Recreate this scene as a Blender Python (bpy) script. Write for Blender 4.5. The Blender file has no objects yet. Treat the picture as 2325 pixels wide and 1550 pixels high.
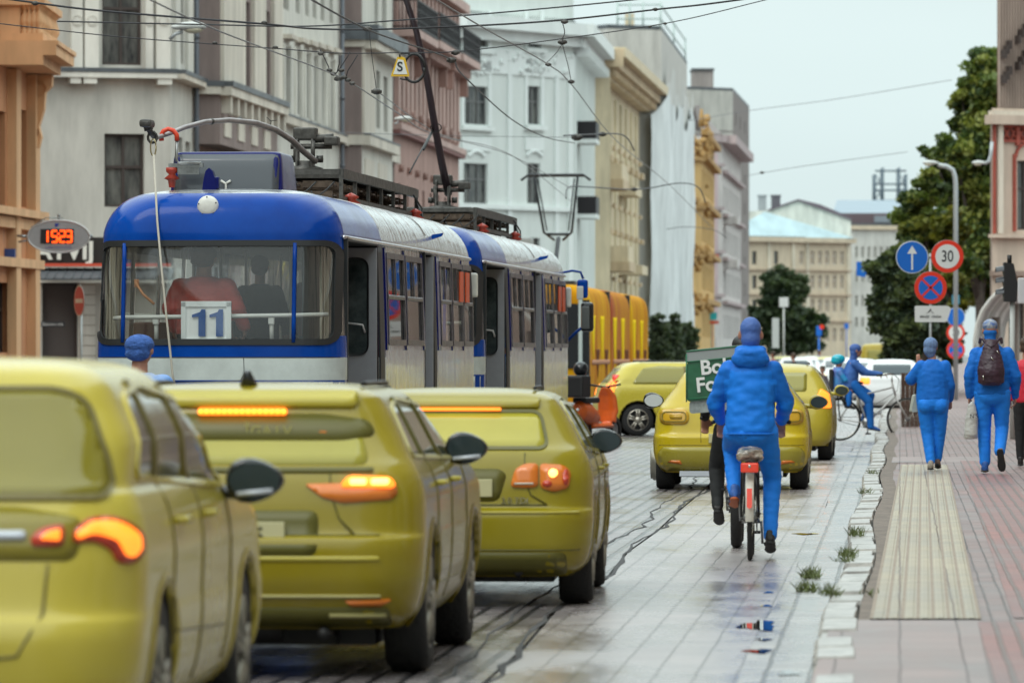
import bpy, bmesh, math, random
import numpy as np
from mathutils import Vector, Matrix
from mathutils.bvhtree import BVHTree
R = math.radians
C = bpy.context.scene.collection
sc = bpy.context.scene
random.seed(7); np.random.seed(7)

# ------------------------------------------------------------ camera, sky, sun, exposure
H, F, XC, YH = 1.58, 12916.7, 1162.5, 803.0      # eye height, focal length in photo pixels, principal point, horizon row
cd = bpy.data.cameras.new('camera'); cam = bpy.data.objects.new('camera', cd); C.objects.link(cam)
cam.location = (0, 0, H); cam.rotation_euler = (R(90), 0, 0)
cd.lens = 200; cd.sensor_width = 36; cd.sensor_fit = 'HORIZONTAL'; cd.shift_y = (YH - 775.0) / 2325.0
cd.clip_start = 0.5; cd.clip_end = 6000
cd.dof.use_dof = True; cd.dof.focus_distance = 56.0; cd.dof.aperture_fstop = 5.0
sc.camera = cam
SUN_EL, SUN_AZ = R(52), R(-140)
w = bpy.data.worlds.new('World'); sc.world = w; w.use_nodes = True
nt = w.node_tree; nt.nodes.clear()
def N(t, k, **kw):
    n = t.nodes.new(k)
    for a, b in kw.items(): setattr(n, a, b)
    return n
sky = N(nt, 'ShaderNodeTexSky', sky_type='NISHITA', sun_disc=False, sun_elevation=SUN_EL, sun_rotation=SUN_AZ, dust_density=4.0)
bg = N(nt, 'ShaderNodeBackground'); bg.inputs[1].default_value = 0.1
out = N(nt, 'ShaderNodeOutputWorld')
tc = N(nt, 'ShaderNodeTexCoord'); sep = N(nt, 'ShaderNodeSeparateXYZ')
nt.links.new(tc.outputs['Generated'], sep.inputs[0])
mr = N(nt, 'ShaderNodeMapRange'); mr.inputs[1].default_value = 0.02; mr.inputs[2].default_value = 0.62
mr.inputs[3].default_value = 0.0; mr.inputs[4].default_value = 1.0
nt.links.new(sep.outputs[2], mr.inputs[0])
ov = N(nt, 'ShaderNodeMix', data_type='RGBA')      # cloud cover: pale at the horizon, about twice as bright overhead
ov.inputs[6].default_value = (7.3, 8.7, 8.7, 1); ov.inputs[7].default_value = (18.5, 21.0, 20.8, 1)
nt.links.new(mr.outputs[0], ov.inputs[0])
mp = N(nt, 'ShaderNodeMapping'); mp.inputs[3].default_value = (3, 3, 12)
nz = N(nt, 'ShaderNodeTexNoise'); nz.inputs['Scale'].default_value = 1.6; nz.inputs['Detail'].default_value = 3
nt.links.new(tc.outputs['Generated'], mp.inputs[0]); nt.links.new(mp.outputs[0], nz.inputs[0])
mr2 = N(nt, 'ShaderNodeMapRange'); mr2.inputs[1].default_value = .3; mr2.inputs[2].default_value = .7; mr2.inputs[3].default_value = .95; mr2.inputs[4].default_value = 1.05
nt.links.new(nz.outputs[0], mr2.inputs[0])
mul = N(nt, 'ShaderNodeMix', data_type='RGBA', blend_type='MULTIPLY'); mul.inputs[0].default_value = 1
nt.links.new(ov.outputs[2], mul.inputs[6]); nt.links.new(mr2.outputs[0], mul.inputs[7])
mx = N(nt, 'ShaderNodeMix', data_type='RGBA'); mx.inputs[0].default_value = 0.93
nt.links.new(sky.outputs[0], mx.inputs[6]); nt.links.new(mul.outputs[2], mx.inputs[7])
nt.links.new(mx.outputs[2], bg.inputs[0]); nt.links.new(bg.outputs[0], out.inputs[0])
sl = bpy.data.lights.new('sun', 'SUN'); sl.energy = 0.9; sl.angle = R(25); sl.color = (1, .95, .88)
so = bpy.data.objects.new('sun', sl); C.objects.link(so)
so.rotation_euler = (R(90) - SUN_EL, 0, R(180) - SUN_AZ + R(0))
sc.view_settings.view_transform = 'Standard'; sc.view_settings.look = 'None'
sc.view_settings.exposure = 0.0; sc.view_settings.gamma = 1
sc.cycles.use_denoising = True
sc.cycles.max_bounces = 6; sc.cycles.diffuse_bounces = 3; sc.cycles.glossy_bounces = 4; sc.cycles.transmission_bounces = 4
sc.cycles.transparent_max_bounces = 12; sc.cycles.caustics_reflective = False; sc.cycles.caustics_refractive = False
sc.cycles.sample_clamp_indirect = 6

# ------------------------------------------------------------ helpers
def P(x, y, D): return Vector(((x - XC) * D / F, D, H + (YH - y) * D / F))
def LX(x, D): return (x - XC) * D / F
def DG(y, z=0.0): return (H - z) * F / (y - YH)

_M = {}
def mat(name, col, rough=.6, metal=0.0, var=.0, vs=3.0, bump=0.0, bs=30.0, coat=0.0, emit=0.0, spec=.5, stretch=None, col2=None, bdist=.02):
    if name in _M: return _M[name]
    m = bpy.data.materials.new(name); m.use_nodes = True; t = m.node_tree
    b = t.nodes['Principled BSDF']
    b.inputs['Base Color'].default_value = (*col, 1); b.inputs['Roughness'].default_value = rough
    b.inputs['Metallic'].default_value = metal; b.inputs['Coat Weight'].default_value = coat; b.inputs['Coat Roughness'].default_value = .04
    b.inputs['Specular IOR Level'].default_value = spec
    if emit:
        b.inputs['Emission Color'].default_value = (*col, 1); b.inputs['Emission Strength'].default_value = emit
    if var or bump or col2:
        c = N(t, 'ShaderNodeTexCoord'); mpn = N(t, 'ShaderNodeMapping')
        if stretch: mpn.inputs[3].default_value = stretch
        t.links.new(c.outputs['Object'], mpn.inputs[0])
    if var or col2:
        n = N(t, 'ShaderNodeTexNoise'); n.inputs['Scale'].default_value = vs; n.inputs['Detail'].default_value = 6; n.inputs['Roughness'].default_value = .65
        t.links.new(mpn.outputs[0], n.inputs[0])
        r = N(t, 'ShaderNodeMapRange'); r.inputs[1].default_value = .35; r.inputs[2].default_value = .68
        t.links.new(n.outputs[0], r.inputs[0])
        k = N(t, 'ShaderNodeMix', data_type='RGBA')
        c2 = col2 or tuple(max(0, a * (1 - var)) for a in col); c1 = col if col2 else tuple(min(1, a * (1 + var * .5)) for a in col)
        k.inputs[6].default_value = (*c1, 1); k.inputs[7].default_value = (*c2, 1)
        t.links.new(r.outputs[0], k.inputs[0]); t.links.new(k.outputs[2], b.inputs['Base Color'])
        rr = N(t, 'ShaderNodeMapRange'); rr.inputs[3].default_value = rough * .8; rr.inputs[4].default_value = min(1, rough * 1.25)
        t.links.new(n.outputs[0], rr.inputs[0]); t.links.new(rr.outputs[0], b.inputs['Roughness'])
    if bump:
        n2 = N(t, 'ShaderNodeTexNoise'); n2.inputs['Scale'].default_value = bs; n2.inputs['Detail'].default_value = 4
        t.links.new(mpn.outputs[0], n2.inputs[0])
        bb = N(t, 'ShaderNodeBump'); bb.inputs['Strength'].default_value = bump; bb.inputs['Distance'].default_value = bdist
        t.links.new(n2.outputs[0], bb.inputs['Height']); t.links.new(bb.outputs[0], b.inputs['Normal'])
    _M[name] = m; return m

def glass(name, tint=(.5, .55, .55), refl=.25, rough=.03, dirt=(.35, .38, .38), dirtf=.1):
    if name in _M: return _M[name]
    m = bpy.data.materials.new(name); m.use_nodes = True; t = m.node_tree; t.nodes.clear()
    o = N(t, 'ShaderNodeOutputMaterial'); tr = N(t, 'ShaderNodeBsdfTransparent'); tr.inputs[0].default_value = (*tint, 1)
    g = N(t, 'ShaderNodeBsdfGlossy'); g.inputs['Roughness'].default_value = rough; g.inputs[0].default_value = (.95, .95, .95, 1)
    df = N(t, 'ShaderNodeBsdfDiffuse'); df.inputs[0].default_value = (*dirt, 1)
    lw = N(t, 'ShaderNodeLayerWeight'); lw.inputs[0].default_value = .35
    mrn = N(t, 'ShaderNodeMapRange'); mrn.inputs[3].default_value = refl * .5; mrn.inputs[4].default_value = min(1, refl + .5)
    t.links.new(lw.outputs[1], mrn.inputs[0])
    m1 = N(t, 'ShaderNodeMixShader'); m2 = N(t, 'ShaderNodeMixShader'); m1.inputs[0].default_value = dirtf
    t.links.new(tr.outputs[0], m1.inputs[1]); t.links.new(df.outputs[0], m1.inputs[2])
    t.links.new(mrn.outputs[0], m2.inputs[0]); t.links.new(m1.outputs[0], m2.inputs[1]); t.links.new(g.outputs[0], m2.inputs[2])
    t.links.new(m2.outputs[0], o.inputs[0]); _M[name] = m; return m

class MB:
    """collects shapes and links them as ONE mesh object"""
    def __init__(s): s.v = []; s.f = []; s.mi = []; s.sm = []; s.m = 0
    def add(s, vs, fs, smooth=False):
        o = len(s.v); s.v += [tuple(v) for v in vs]; s.f += [tuple(i + o for i in f) for f in fs]
        s.mi += [s.m] * len(fs); s.sm += [smooth] * len(fs); return s
    def box(s, c, d, rot=None):
        x, y, z = d[0] / 2, d[1] / 2, d[2] / 2
        vs = [Vector(p) for p in ((-x,-y,-z),(x,-y,-z),(x,y,-z),(-x,y,-z),(-x,-y,z),(x,-y,z),(x,y,z),(-x,y,z))]
        if rot is not None: vs = [rot @ v for v in vs]
        c = Vector(c)
        return s.add([v + c for v in vs], [(0,3,2,1),(4,5,6,7),(0,1,5,4),(1,2,6,5),(2,3,7,6),(3,0,4,7)])
    def b2(s, a, b): return s.box([(a[i] + b[i]) / 2 for i in range(3)], [abs(b[i] - a[i]) for i in range(3)])
    def bbox(s, c, d, bev=.02):
        bm = bmesh.new(); bmesh.ops.create_cube(bm, size=1); bmesh.ops.scale(bm, vec=d, verts=bm.verts)
        bmesh.ops.bevel(bm, geom=bm.edges[:], offset=bev, segments=2, affect='EDGES', profile=.6)
        bmesh.ops.translate(bm, vec=Vector(c), verts=bm.verts)
        bm.verts.index_update(); s.add([v.co for v in bm.verts], [[v.index for v in f.verts] for f in bm.faces]); bm.free(); return s
    def tube(s, pts, r, n=8, cap=True, r2=None):
        pts = [Vector(p) for p in pts]; k = len(pts); rs = r if isinstance(r, (list, tuple)) else [r + ((r2 or r) - r) * i / max(1, k - 1) for i in range(k)]
        vs = []; prev = None
        for i, p in enumerate(pts):
            t = (pts[min(i + 1, k - 1)] - pts[max(i - 1, 0)]).normalized()
            if prev is None: a = t.orthogonal().normalized()
            else:
                a = prev - t * prev.dot(t); a = a.normalized() if a.length > 1e-6 else t.orthogonal().normalized()
            prev = a; b = t.cross(a)
            vs += [p + (a * math.cos(2 * math.pi * j / n) + b * math.sin(2 * math.pi * j / n)) * rs[i] for j in range(n)]
        fs = [(i * n + j, i * n + (j + 1) % n, (i + 1) * n + (j + 1) % n, (i + 1) * n + j) for i in range(k - 1) for j in range(n)]
        if cap: fs += [tuple(range(n - 1, -1, -1)), tuple((k - 1) * n + j for j in range(n))]
        return s.add(vs, fs, True)
    def cyl(s, a, b, r, n=16, r2=None): return s.tube([a, b], r, n, True, r2)
    def sphere(s, c, r, n=12, m=8, sc_=(1, 1, 1)):
        c = Vector(c); vs = []; fs = []
        for i in range(m + 1):
            th = math.pi * i / m
            for j in range(n):
                ph = 2 * math.pi * j / n
                vs.append(c + Vector((math.sin(th) * math.cos(ph) * r * sc_[0], math.sin(th) * math.sin(ph) * r * sc_[1], math.cos(th) * r * sc_[2])))
        for i in range(m):
            for j in range(n): fs.append((i * n + j, (i + 1) * n + j, (i + 1) * n + (j + 1) % n, i * n + (j + 1) % n))
        return s.add(vs, fs, True)
    def lathe(s, prof, axis='z', c=(0, 0, 0), n=24):
        c = Vector(c); vs = []
        for r, h in prof:
            for j in range(n):
                a = 2 * math.pi * j / n; u, v_ = r * math.cos(a), r * math.sin(a)
                vs.append(c + (Vector((u, v_, h)) if axis == 'z' else Vector((h, u, v_)) if axis == 'x' else Vector((u, h, v_))))
        k = len(prof); fs = [(i * n + j, i * n + (j + 1) % n, (i + 1) * n + (j + 1) % n, (i + 1) * n + j) for i in range(k - 1) for j in range(n)]
        return s.add(vs, fs, True)
    def prism(s, poly, o, u, v_, n_, th):
        """poly (a,b) in frame o,u,v; extruded by th along n"""
        o, u, v_, n_ = map(Vector, (o, u, v_, n_)); k = len(poly)
        a = [o + u * p[0] + v_ * p[1] for p in poly]; b = [p + n_ * th for p in a]
        return s.add(a + b, [tuple(range(k - 1, -1, -1)), tuple(range(k, 2 * k))] + [(i, (i + 1) % k, (i + 1) % k + k, i + k) for i in range(k)])
    def build(s, name, mats, parent=None, rec=True):
        me = bpy.data.meshes.new(name); me.from_pydata(s.v, [], s.f)
        for m in (mats if isinstance(mats, (list, tuple)) else [mats]): me.materials.append(m)
        me.polygons.foreach_set('material_index', s.mi); me.polygons.foreach_set('use_smooth', s.sm); me.update()
        if rec:
            bm = bmesh.new(); bm.from_mesh(me); bmesh.ops.recalc_face_normals(bm, faces=bm.faces); bm.to_mesh(me); bm.free()
        o = bpy.data.objects.new(name, me); C.objects.link(o)
        if parent: o.parent = parent
        return o
def link_mesh(name, me, parent=None):
    o = bpy.data.objects.new(name, me); C.objects.link(o)
    if parent: o.parent = parent
    return o
def tag(o, label, cat, group=None, kind=None):
    o['label'] = label; o['category'] = cat
    if group: o['group'] = group
    if kind: o['kind'] = kind
    return o
def thing(name, label, cat, loc=(0, 0, 0), rz=0.0, group=None):
    o = bpy.data.objects.new(name, None); C.objects.link(o); o.location = loc; o.rotation_euler = (0, 0, rz); o.empty_display_size = .2
    return tag(o, label, cat, group)
def struct(o): o['kind'] = 'structure'; return o
def dup(o, parent=None):
    c = o.copy(); C.objects.link(c)
    if parent: c.parent = parent
    for ch in list(o.children): dup(ch, c)
    return c
_TS = bpy.data.scenes.new('workbench')
def baked(o):
    _TS.collection.objects.link(o); vl = _TS.view_layers[0]; vl.update(); me = bpy.data.meshes.new_from_object(o.evaluated_get(vl.depsgraph)); bpy.data.objects.remove(o); return me
def textmesh(s, size, ext=.005, bold=0.0, align='CENTER'):
    cu = bpy.data.curves.new('lettering', 'FONT'); cu.body = s; cu.size = size; cu.extrude = ext; cu.offset = bold
    cu.align_x = align; cu.align_y = 'CENTER'
    me = baked(bpy.data.objects.new('t', cu)); bpy.data.curves.remove(cu); return me
def text(s, size, m, parent, loc, rot=(R(90), 0, 0), ext=.005, bold=0.0, sx=1.0, name='lettering'):
    me = textmesh(s, size, ext, bold); me.materials.clear(); me.materials.append(m)
    o = link_mesh(name, me, parent); o.location = loc; o.rotation_euler = rot; o.scale = (sx, 1, 1); return o
def rpoly(pts, r, seg=5):
    out_ = []; n = len(pts)
    for i in range(n):
        p, a, b = Vector(pts[i]).to_2d(), Vector(pts[i - 1]).to_2d(), Vector(pts[(i + 1) % n]).to_2d()
        rr = r[i] if isinstance(r, (list, tuple)) else r
        d1, d2 = a - p, b - p; q = min(rr, d1.length * .48, d2.length * .48)
        p1, p2 = p + d1.normalized() * q, p + d2.normalized() * q
        for k in range(seg + 1):
            t = k / seg; out_.append(tuple(p1 * (1 - t) ** 2 + p * 2 * t * (1 - t) + p2 * t * t))
    return out_
def rrect(x0, z0, x1, z1, r, seg=5): return rpoly([(x0, z0), (x1, z0), (x1, z1), (x0, z1)], r, seg)
def circ(cx, cz, r, n=28, rz=None): return [(cx + r * math.cos(2 * math.pi * i / n), cz + (rz or r) * math.sin(2 * math.pi * i / n)) for i in range(n)]
def offset_poly(p, d):
    n = len(p); area = sum(p[i][0] * p[(i + 1) % n][1] - p[(i + 1) % n][0] * p[i][1] for i in range(n)); sg = 1 if area > 0 else -1
    o = []
    for i in range(n):
        a, b = Vector(p[i - 1]), Vector(p[(i + 1) % n]); t = (b - a)
        if t.length < 1e-9: t = Vector((1, 0))
        t.normalize(); o.append((p[i][0] - t.y * d * sg, p[i][1] + t.x * d * sg))
    return o
def inpoly(p, a, b):
    c = False; n = len(p); j = n - 1
    for i in range(n):
        if (p[i][1] > b) != (p[j][1] > b) and a < (p[j][0] - p[i][0]) * (b - p[i][1]) / (p[j][1] - p[i][1]) + p[i][0]: c = not c
        j = i
    return c

# ---- panels wrapped on to a curved body: outlines in rear view (x,z) or side view (y,z) follow the body's own surface
class Skin:
    def __init__(s, me): s.b = BVHTree.FromPolygons([v.co for v in me.vertices], [tuple(p.vertices) for p in me.polygons])
    def hit(s, a, b, view):
        if view == 'rear': o, d = Vector((a, -6, b)), Vector((0, 1, 0))
        elif view == 'front': o, d = Vector((a, 40, b)), Vector((0, -1, 0))
        elif view == 'right': o, d = Vector((6, a, b)), Vector((-1, 0, 0))
        elif view == 'left': o, d = Vector((-6, a, b)), Vector((1, 0, 0))
        else: o, d = Vector((a, b, 9)), Vector((0, 0, -1))
        h = s.b.ray_cast(o, d)
        if h[0] is None:
            h = s.b.find_nearest(Vector((a, .3, b)) if view == 'rear' else Vector((a, 4, b)) if view == 'front' else Vector(((.9 if view == 'right' else -.9), a, b)))
            n = h[1]
            return h[0], (n if n.dot(d) < 0 else -n)
        n = h[1]; return h[0], (n if n.dot(d) < 0 else -n)
    def panel(s, mb, poly, view, off=.006, grid=.08, sink=.004):
        bm = bmesh.new(); vs = [bm.verts.new((p[0], p[1], 0)) for p in poly]
        try: bm.faces.new(vs)
        except ValueError: bm.free(); return
        for ax in (0, 1):
            lo, hi = min(p[ax] for p in poly), max(p[ax] for p in poly); n = int((hi - lo) / grid) + 1
            for i in range(1, n):
                co = [0, 0, 0]; co[ax] = lo + (hi - lo) * i / n; no = [0, 0, 0]; no[ax] = 1
                bmesh.ops.bisect_plane(bm, geom=bm.verts[:] + bm.edges[:] + bm.faces[:], plane_co=co, plane_no=no)
        bm.verts.index_update(); hs = [s.hit(v.co.x, v.co.y, view) for v in bm.verts]
        top = [p + n * off for p, n in hs]; bot = [p - n * sink for p, n in hs]; k = len(top)
        fs = [tuple(v.index for v in f.verts) for f in bm.faces]
        ed = [(e.verts[0].index, e.verts[1].index) for e in bm.edges if len(e.link_faces) == 1]
        mb.add(top + bot, fs, True); o = len(mb.v) - 2 * k
        mb.f += [(a + o, b + o, b + k + o, a + k + o) for a, b in ed]; mb.mi += [mb.m] * len(ed); mb.sm += [False] * len(ed); bm.free()
    def ring(s, mb, poly, view, wd=.03, off=.01, sink=.004, sub=.08):
        p2 = []
        for i in range(len(poly)):
            a, b = Vector(poly[i]), Vector(poly[(i + 1) % len(poly)]); k = max(1, int((b - a).length / sub))
            p2 += [tuple(a.lerp(b, t / k)) for t in range(k)]
        inn = offset_poly(p2, wd); n = len(p2)
        A = [s.hit(p[0], p[1], view) for p in p2]; B = [s.hit(p[0], p[1], view) for p in inn]
        vs = [p - m * sink for p, m in A] + [p + m * off for p, m in A] + [p + m * off for p, m in B] + [p - m * sink for p, m in B]
        mb.add(vs, [(r * n + i, r * n + (i + 1) % n, (r + 1) * n + (i + 1) % n, (r + 1) * n + i) for r in range(3) for i in range(n)], False)
    def line(s, mb, pts, view, r=.004, off=.001, sub=.06):
        q = []
        for i in range(len(pts) - 1):
            a, b = Vector(pts[i]), Vector(pts[i + 1]); k = max(1, int((b - a).length / sub)); q += [a.lerp(b, t / k) for t in range(k)]
        q.append(Vector(pts[-1])); mb.tube([s.hit(p[0], p[1], view)[0] + s.hit(p[0], p[1], view)[1] * off for p in q], r, 5)

def pchip(xs, ys, x):
    xs = np.array(xs, float); ys = np.array(ys, float); h = np.diff(xs); d = np.diff(ys) / h; m = np.zeros(len(xs))
    for i in range(1, len(xs) - 1):
        if d[i - 1] * d[i] > 0:
            w1, w2 = 2 * h[i] + h[i - 1], h[i] + 2 * h[i - 1]; m[i] = (w1 + w2) / (w1 / d[i - 1] + w2 / d[i])
    m[0], m[-1] = d[0], d[-1]; x = np.clip(x, xs[0], xs[-1]); i = np.clip(np.searchsorted(xs, x) - 1, 0, len(h) - 1)
    t = (x - xs[i]) / h[i]; return (1 + 2 * t) * (1 - t) ** 2 * ys[i] + t * (1 - t) ** 2 * h[i] * m[i] + t * t * (3 - 2 * t) * ys[i + 1] + t * t * (t - 1) * h[i] * m[i + 1]

def stack(table, nz=60, bow=.06, taper=0.0, tl=3.0, ys=None, nr=10, ncn=8, top=True, zs=None):
    """a vehicle shell: horizontal slices, each a rounded outline. table rows: z, half width, rear y, front y, rear corner, front corner"""
    T = np.array(table, float); s_ = np.arange(len(T), dtype=float)
    S = np.linspace(0, len(T) - 1, nz) if zs is None else zs
    cols = [pchip(s_, T[:, i], S) for i in range(T.shape[1])]
    ysn = ys if ys is not None else np.linspace(0, 1, 40)
    vs = []; n = 0
    for z, hw, r, f, cr, cf in zip(*cols):
        hw = max(hw, .01); cr = min(cr, hw * .95, (f - r) * .45); cf = min(cf, hw * .95, (f - r) * .45); half = []
        for i in range(nr + 1): x = (hw - cr) * i / nr; half.append((x, r + bow * (x / hw) ** 2 * min(1, hw)))
        yr0 = half[-1][1]; cy = yr0 + cr
        for i in range(1, ncn + 1):
            a = math.pi / 2 * i / ncn; half.append((hw - cr + cr * math.sin(a), cy - cr * math.cos(a)))
        fy = f - bow * ((hw - cf) / hw) ** 2 * min(1, hw); y0, y1 = cy, fy - cf
        for t in ysn[1:-1]: half.append((hw, y0 + (y1 - y0) * t))
        for i in range(0, ncn + 1):
            a = math.pi / 2 * i / ncn; half.append((hw - cf + cf * math.cos(a), y1 + cf * math.sin(a)))
        for i in range(nr - 1, -1, -1): x = (hw - cf) * i / nr; half.append((x, f - bow * (x / hw) ** 2 * min(1, hw)))
        if taper:
            L = []
            for x, y in half:
                k = max(0, 1 - (y - r) / tl); k2 = max(0, 1 - (f - y) / tl); L.append((x * (1 - taper * (k ** 2 + k2 ** 2)), y))
            half = L
        ring = half + [(-x, y) for x, y in reversed(half[1:-1])]; n = len(ring); vs += [(x, y, z) for x, y in ring]
    k = len(S); fs = [(i * n + j, i * n + (j + 1) % n, (i + 1) * n + (j + 1) % n, (i + 1) * n + j) for i in range(k - 1) for j in range(n)]
    return vs, fs, n, k
# ------------------------------------------------------------ ground, road, pavement
def wetmat(name, c1, c2, mortar, bw, bh, ms, r0, r1, rot=R(-3.9), bump=.25, wet_scale=.9, c3=None, offset=.5, brickbump=.004, streak=(1, .35, 1), spec=.5):
    m = bpy.data.materials.new(name); m.use_nodes = True; t = m.node_tree; b = t.nodes['Principled BSDF']; L = t.links.new
    c = N(t, 'ShaderNodeTexCoord'); mp_ = N(t, 'ShaderNodeMapping'); mp_.vector_type = 'POINT'; mp_.inputs[2].default_value = (0, 0, R(90) - rot * -1 if False else R(90) + abs(rot))
    L(c.outputs['Object'], mp_.inputs[0])
    wn = N(t, 'ShaderNodeTexNoise'); wn.inputs['Scale'].default_value = 1.3; wn.inputs['Detail'].default_value = 2; L(mp_.outputs[0], wn.inputs[0])
    wa = N(t, 'ShaderNodeMix', data_type='RGBA', blend_type='LINEAR_LIGHT'); wa.inputs[0].default_value = .012
    L(mp_.outputs[0], wa.inputs[6]); L(wn.outputs[1], wa.inputs[7])
    br = N(t, 'ShaderNodeTexBrick'); br.offset = offset; br.inputs['Scale'].default_value = 1; br.inputs['Brick Width'].default_value = bw; br.inputs['Row Height'].default_value = bh
    br.inputs['Mortar Size'].default_value = ms; br.inputs['Mortar Smooth'].default_value = .3; br.inputs['Color1'].default_value = (*c1, 1); br.inputs['Color2'].default_value = (*c2, 1); br.inputs['Mortar'].default_value = (*mortar, 1)
    L(wa.outputs[2], br.inputs[0])
    n1 = N(t, 'ShaderNodeTexNoise'); n1.inputs['Scale'].default_value = wet_scale; n1.inputs['Detail'].default_value = 7; n1.inputs['Roughness'].default_value = .7
    m2 = N(t, 'ShaderNodeMapping'); m2.inputs[2].default_value = (0, 0, abs(rot)); m2.inputs[3].default_value = streak; L(c.outputs['Object'], m2.inputs[0]); L(m2.outputs[0], n1.inputs[0])
    cm = N(t, 'ShaderNodeMix', data_type='RGBA', blend_type='MULTIPLY'); cm.inputs[0].default_value = .8
    cr = N(t, 'ShaderNodeMapRange'); cr.inputs[1].default_value = .3; cr.inputs[2].default_value = .75; cr.inputs[3].default_value = .42; cr.inputs[4].default_value = 1.35
    L(n1.outputs[0], cr.inputs[0]); L(br.outputs[0], cm.inputs[6]); L(cr.outputs[0], cm.inputs[7]); L(cm.outputs[2], b.inputs['Base Color'])
    rr = N(t, 'ShaderNodeMapRange'); rr.inputs[1].default_value = .38; rr.inputs[2].default_value = .66; rr.inputs[3].default_value = r0; rr.inputs[4].default_value = r1
    L(n1.outputs[0], rr.inputs[0]); L(rr.outputs[0], b.inputs['Roughness']); b.inputs['Specular IOR Level'].default_value = spec
    n3 = N(t, 'ShaderNodeTexNoise'); n3.inputs['Scale'].default_value = 22; n3.inputs['Detail'].default_value = 5; L(mp_.outputs[0], n3.inputs[0])
    b1 = N(t, 'ShaderNodeBump'); b1.inputs['Strength'].default_value = bump; b1.inputs['Distance'].default_value = .006; L(n3.outputs[0], b1.inputs['Height'])
    b2 = N(t, 'ShaderNodeBump'); b2.invert = True; b2.inputs['Strength'].default_value = .7; b2.inputs['Distance'].default_value = brickbump
    L(br.outputs['Fac'], b2.inputs['Height']); L(b1.outputs[0], b2.inputs['Normal']); L(b2.outputs[0], b.inputs['Normal'])
    return m
PAVE = wetmat('wet_paver', (.34, .30, .295), (.26, .23, .23), (.10, .09, .088), .3, .2, .006, .16, .42, brickbump=.012, spec=1.0)
COB = wetmat('wet_cobble', (.27, .235, .235), (.17, .15, .155), (.015, .015, .018), .22, .15, .022, .14, .42, brickbump=.06, bump=.6, spec=1.0)
SIDE = wetmat('pavement_slab', (.33, .225, .21), (.22, .16, .155), (.10, .07, .065), .2, .1, .008, .4, .62, bump=.3, streak=(1, .5, 1), spec=.35, brickbump=.008)
SIDE2 = wetmat('pavement_large_slab', (.33, .25, .24), (.27, .21, .20), (.13, .095, .09), .6, .3, .006, .38, .6, bump=.25, offset=0, spec=.35)
REDC = wetmat('red_cobble', (.36, .17, .155), (.27, .14, .135), (.17, .12, .11), .13, .1, .016, .4, .6, bump=.5, brickbump=.02, spec=.35)
TACT = wetmat('tactile_slab', (.44, .385, .28), (.37, .32, .24), (.20, .15, .11), .3, .3, .008, .4, .6, bump=.3, offset=0, spec=.35)
GUT = wetmat('gutter_stone', (.36, .34, .33), (.26, .245, .24), (.06, .055, .05), .35, .22, .012, .14, .42, bump=.25, brickbump=.015, wet_scale=1.3)
def Kb(D): return -0.40 + .068 * D + .03 * math.sin(D * .35)
def Jn(D): return -1.85 + .0615 * D + .05 * math.sin(D * .5)
def sheet(name, fl, fr, D0, D1, z, m, n=80, cols=4, kind=True, label=None):
    mb = MB(); vs = []
    for i in range(n + 1):
        D = D0 + (D1 - D0) * (i / n) ** 1.6
        for j in range(cols + 1):
            x = fl(D) + (fr(D) - fl(D)) * j / cols; vs.append((x, D, z(x, D) if callable(z) else z))
    mb.add(vs, [(i * (cols + 1) + j, i * (cols + 1) + j + 1, (i + 1) * (cols + 1) + j + 1, (i + 1) * (cols + 1) + j) for i in range(n) for j in range(cols)], True)
    o = mb.build(name, m); struct(o); return o
g = MB(); g.add([(-1500, -60, -.02), (1500, -60, -.02), (1500, 4000, -.02), (-1500, 4000, -.02)], [(0, 1, 2, 3)])
struct(g.build('ground', mat('ground_asphalt', (.09, .085, .085), .45, var=.4, vs=.4, bump=.3, bs=12)))
sheet('cobbled_lane', lambda D: -26, lambda D: Jn(D), 8, 900, 0.0, COB)
sheet('paved_lane', lambda D: Jn(D) + .02, lambda D: Kb(D) - .375, 8, 900, 0.0, PAVE)
sheet('gutter', lambda D: Kb(D) - .38, lambda D: Kb(D), 8, 900, -.001, GUT, n=160)
# sunken joint between the cobbles and the pavers, and the tram rails
mb = MB(); pts = []
for i in range(160):
    D = 12 + i * .8; pts.append((Jn(D) + random.uniform(-.025, .035), D, .003))
pt2 = [(p[0] - .22 + random.uniform(-.02, .02), p[1], .003) for p in pts[::1]]
for pp, wd in ((pts, .02), (pt2, .012)):
    vs = []
    for p in pp: q = wd * random.uniform(.3, 1.3); vs += [(p[0] - q, p[1], p[2] + .001), (p[0] + q, p[1], p[2] + .001)]
    mb.add(vs, [(2 * i, 2 * i + 1, 2 * i + 3, 2 * i + 2) for i in range(len(pp) - 1)])
struct(mb.build('road_joint', mat('joint_dark', (.02, .018, .02), .7)))
mb = MB()
for off in (-.72, .72):
    x0, y0 = -2.87 + off, 20
    for e0, e1, zz, k in ((-.05, .05, .004, 0), (-.012, .03, .006, 1)):
        mb.m = k; mb.add([(-2.87 + off + e0 + (D - 56) * .0867, D, zz) for D in (12, 400)] + [(-2.87 + off + e1 + (D - 56) * .0867, D, zz) for D in (400, 12)], [(0, 1, 2, 3)])
for off in (-.72, .72):
    for e0, e1, zz, k in ((-.05, .05, .004, 0), (-.012, .03, .006, 1)):
        mb.m = k; mb.add([(.75 + off + e0 + (D - 150) * .0765, D, zz) for D in (12, 400)] + [(.75 + off + e1 + (D - 150) * .0765, D, zz) for D in (400, 12)], [(0, 1, 2, 3)])
struct(mb.build('tram_rails', [mat('rail_steel', (.25, .24, .24), .3, .8), mat('rail_groove', (.015, .015, .017), .6)]))
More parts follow.
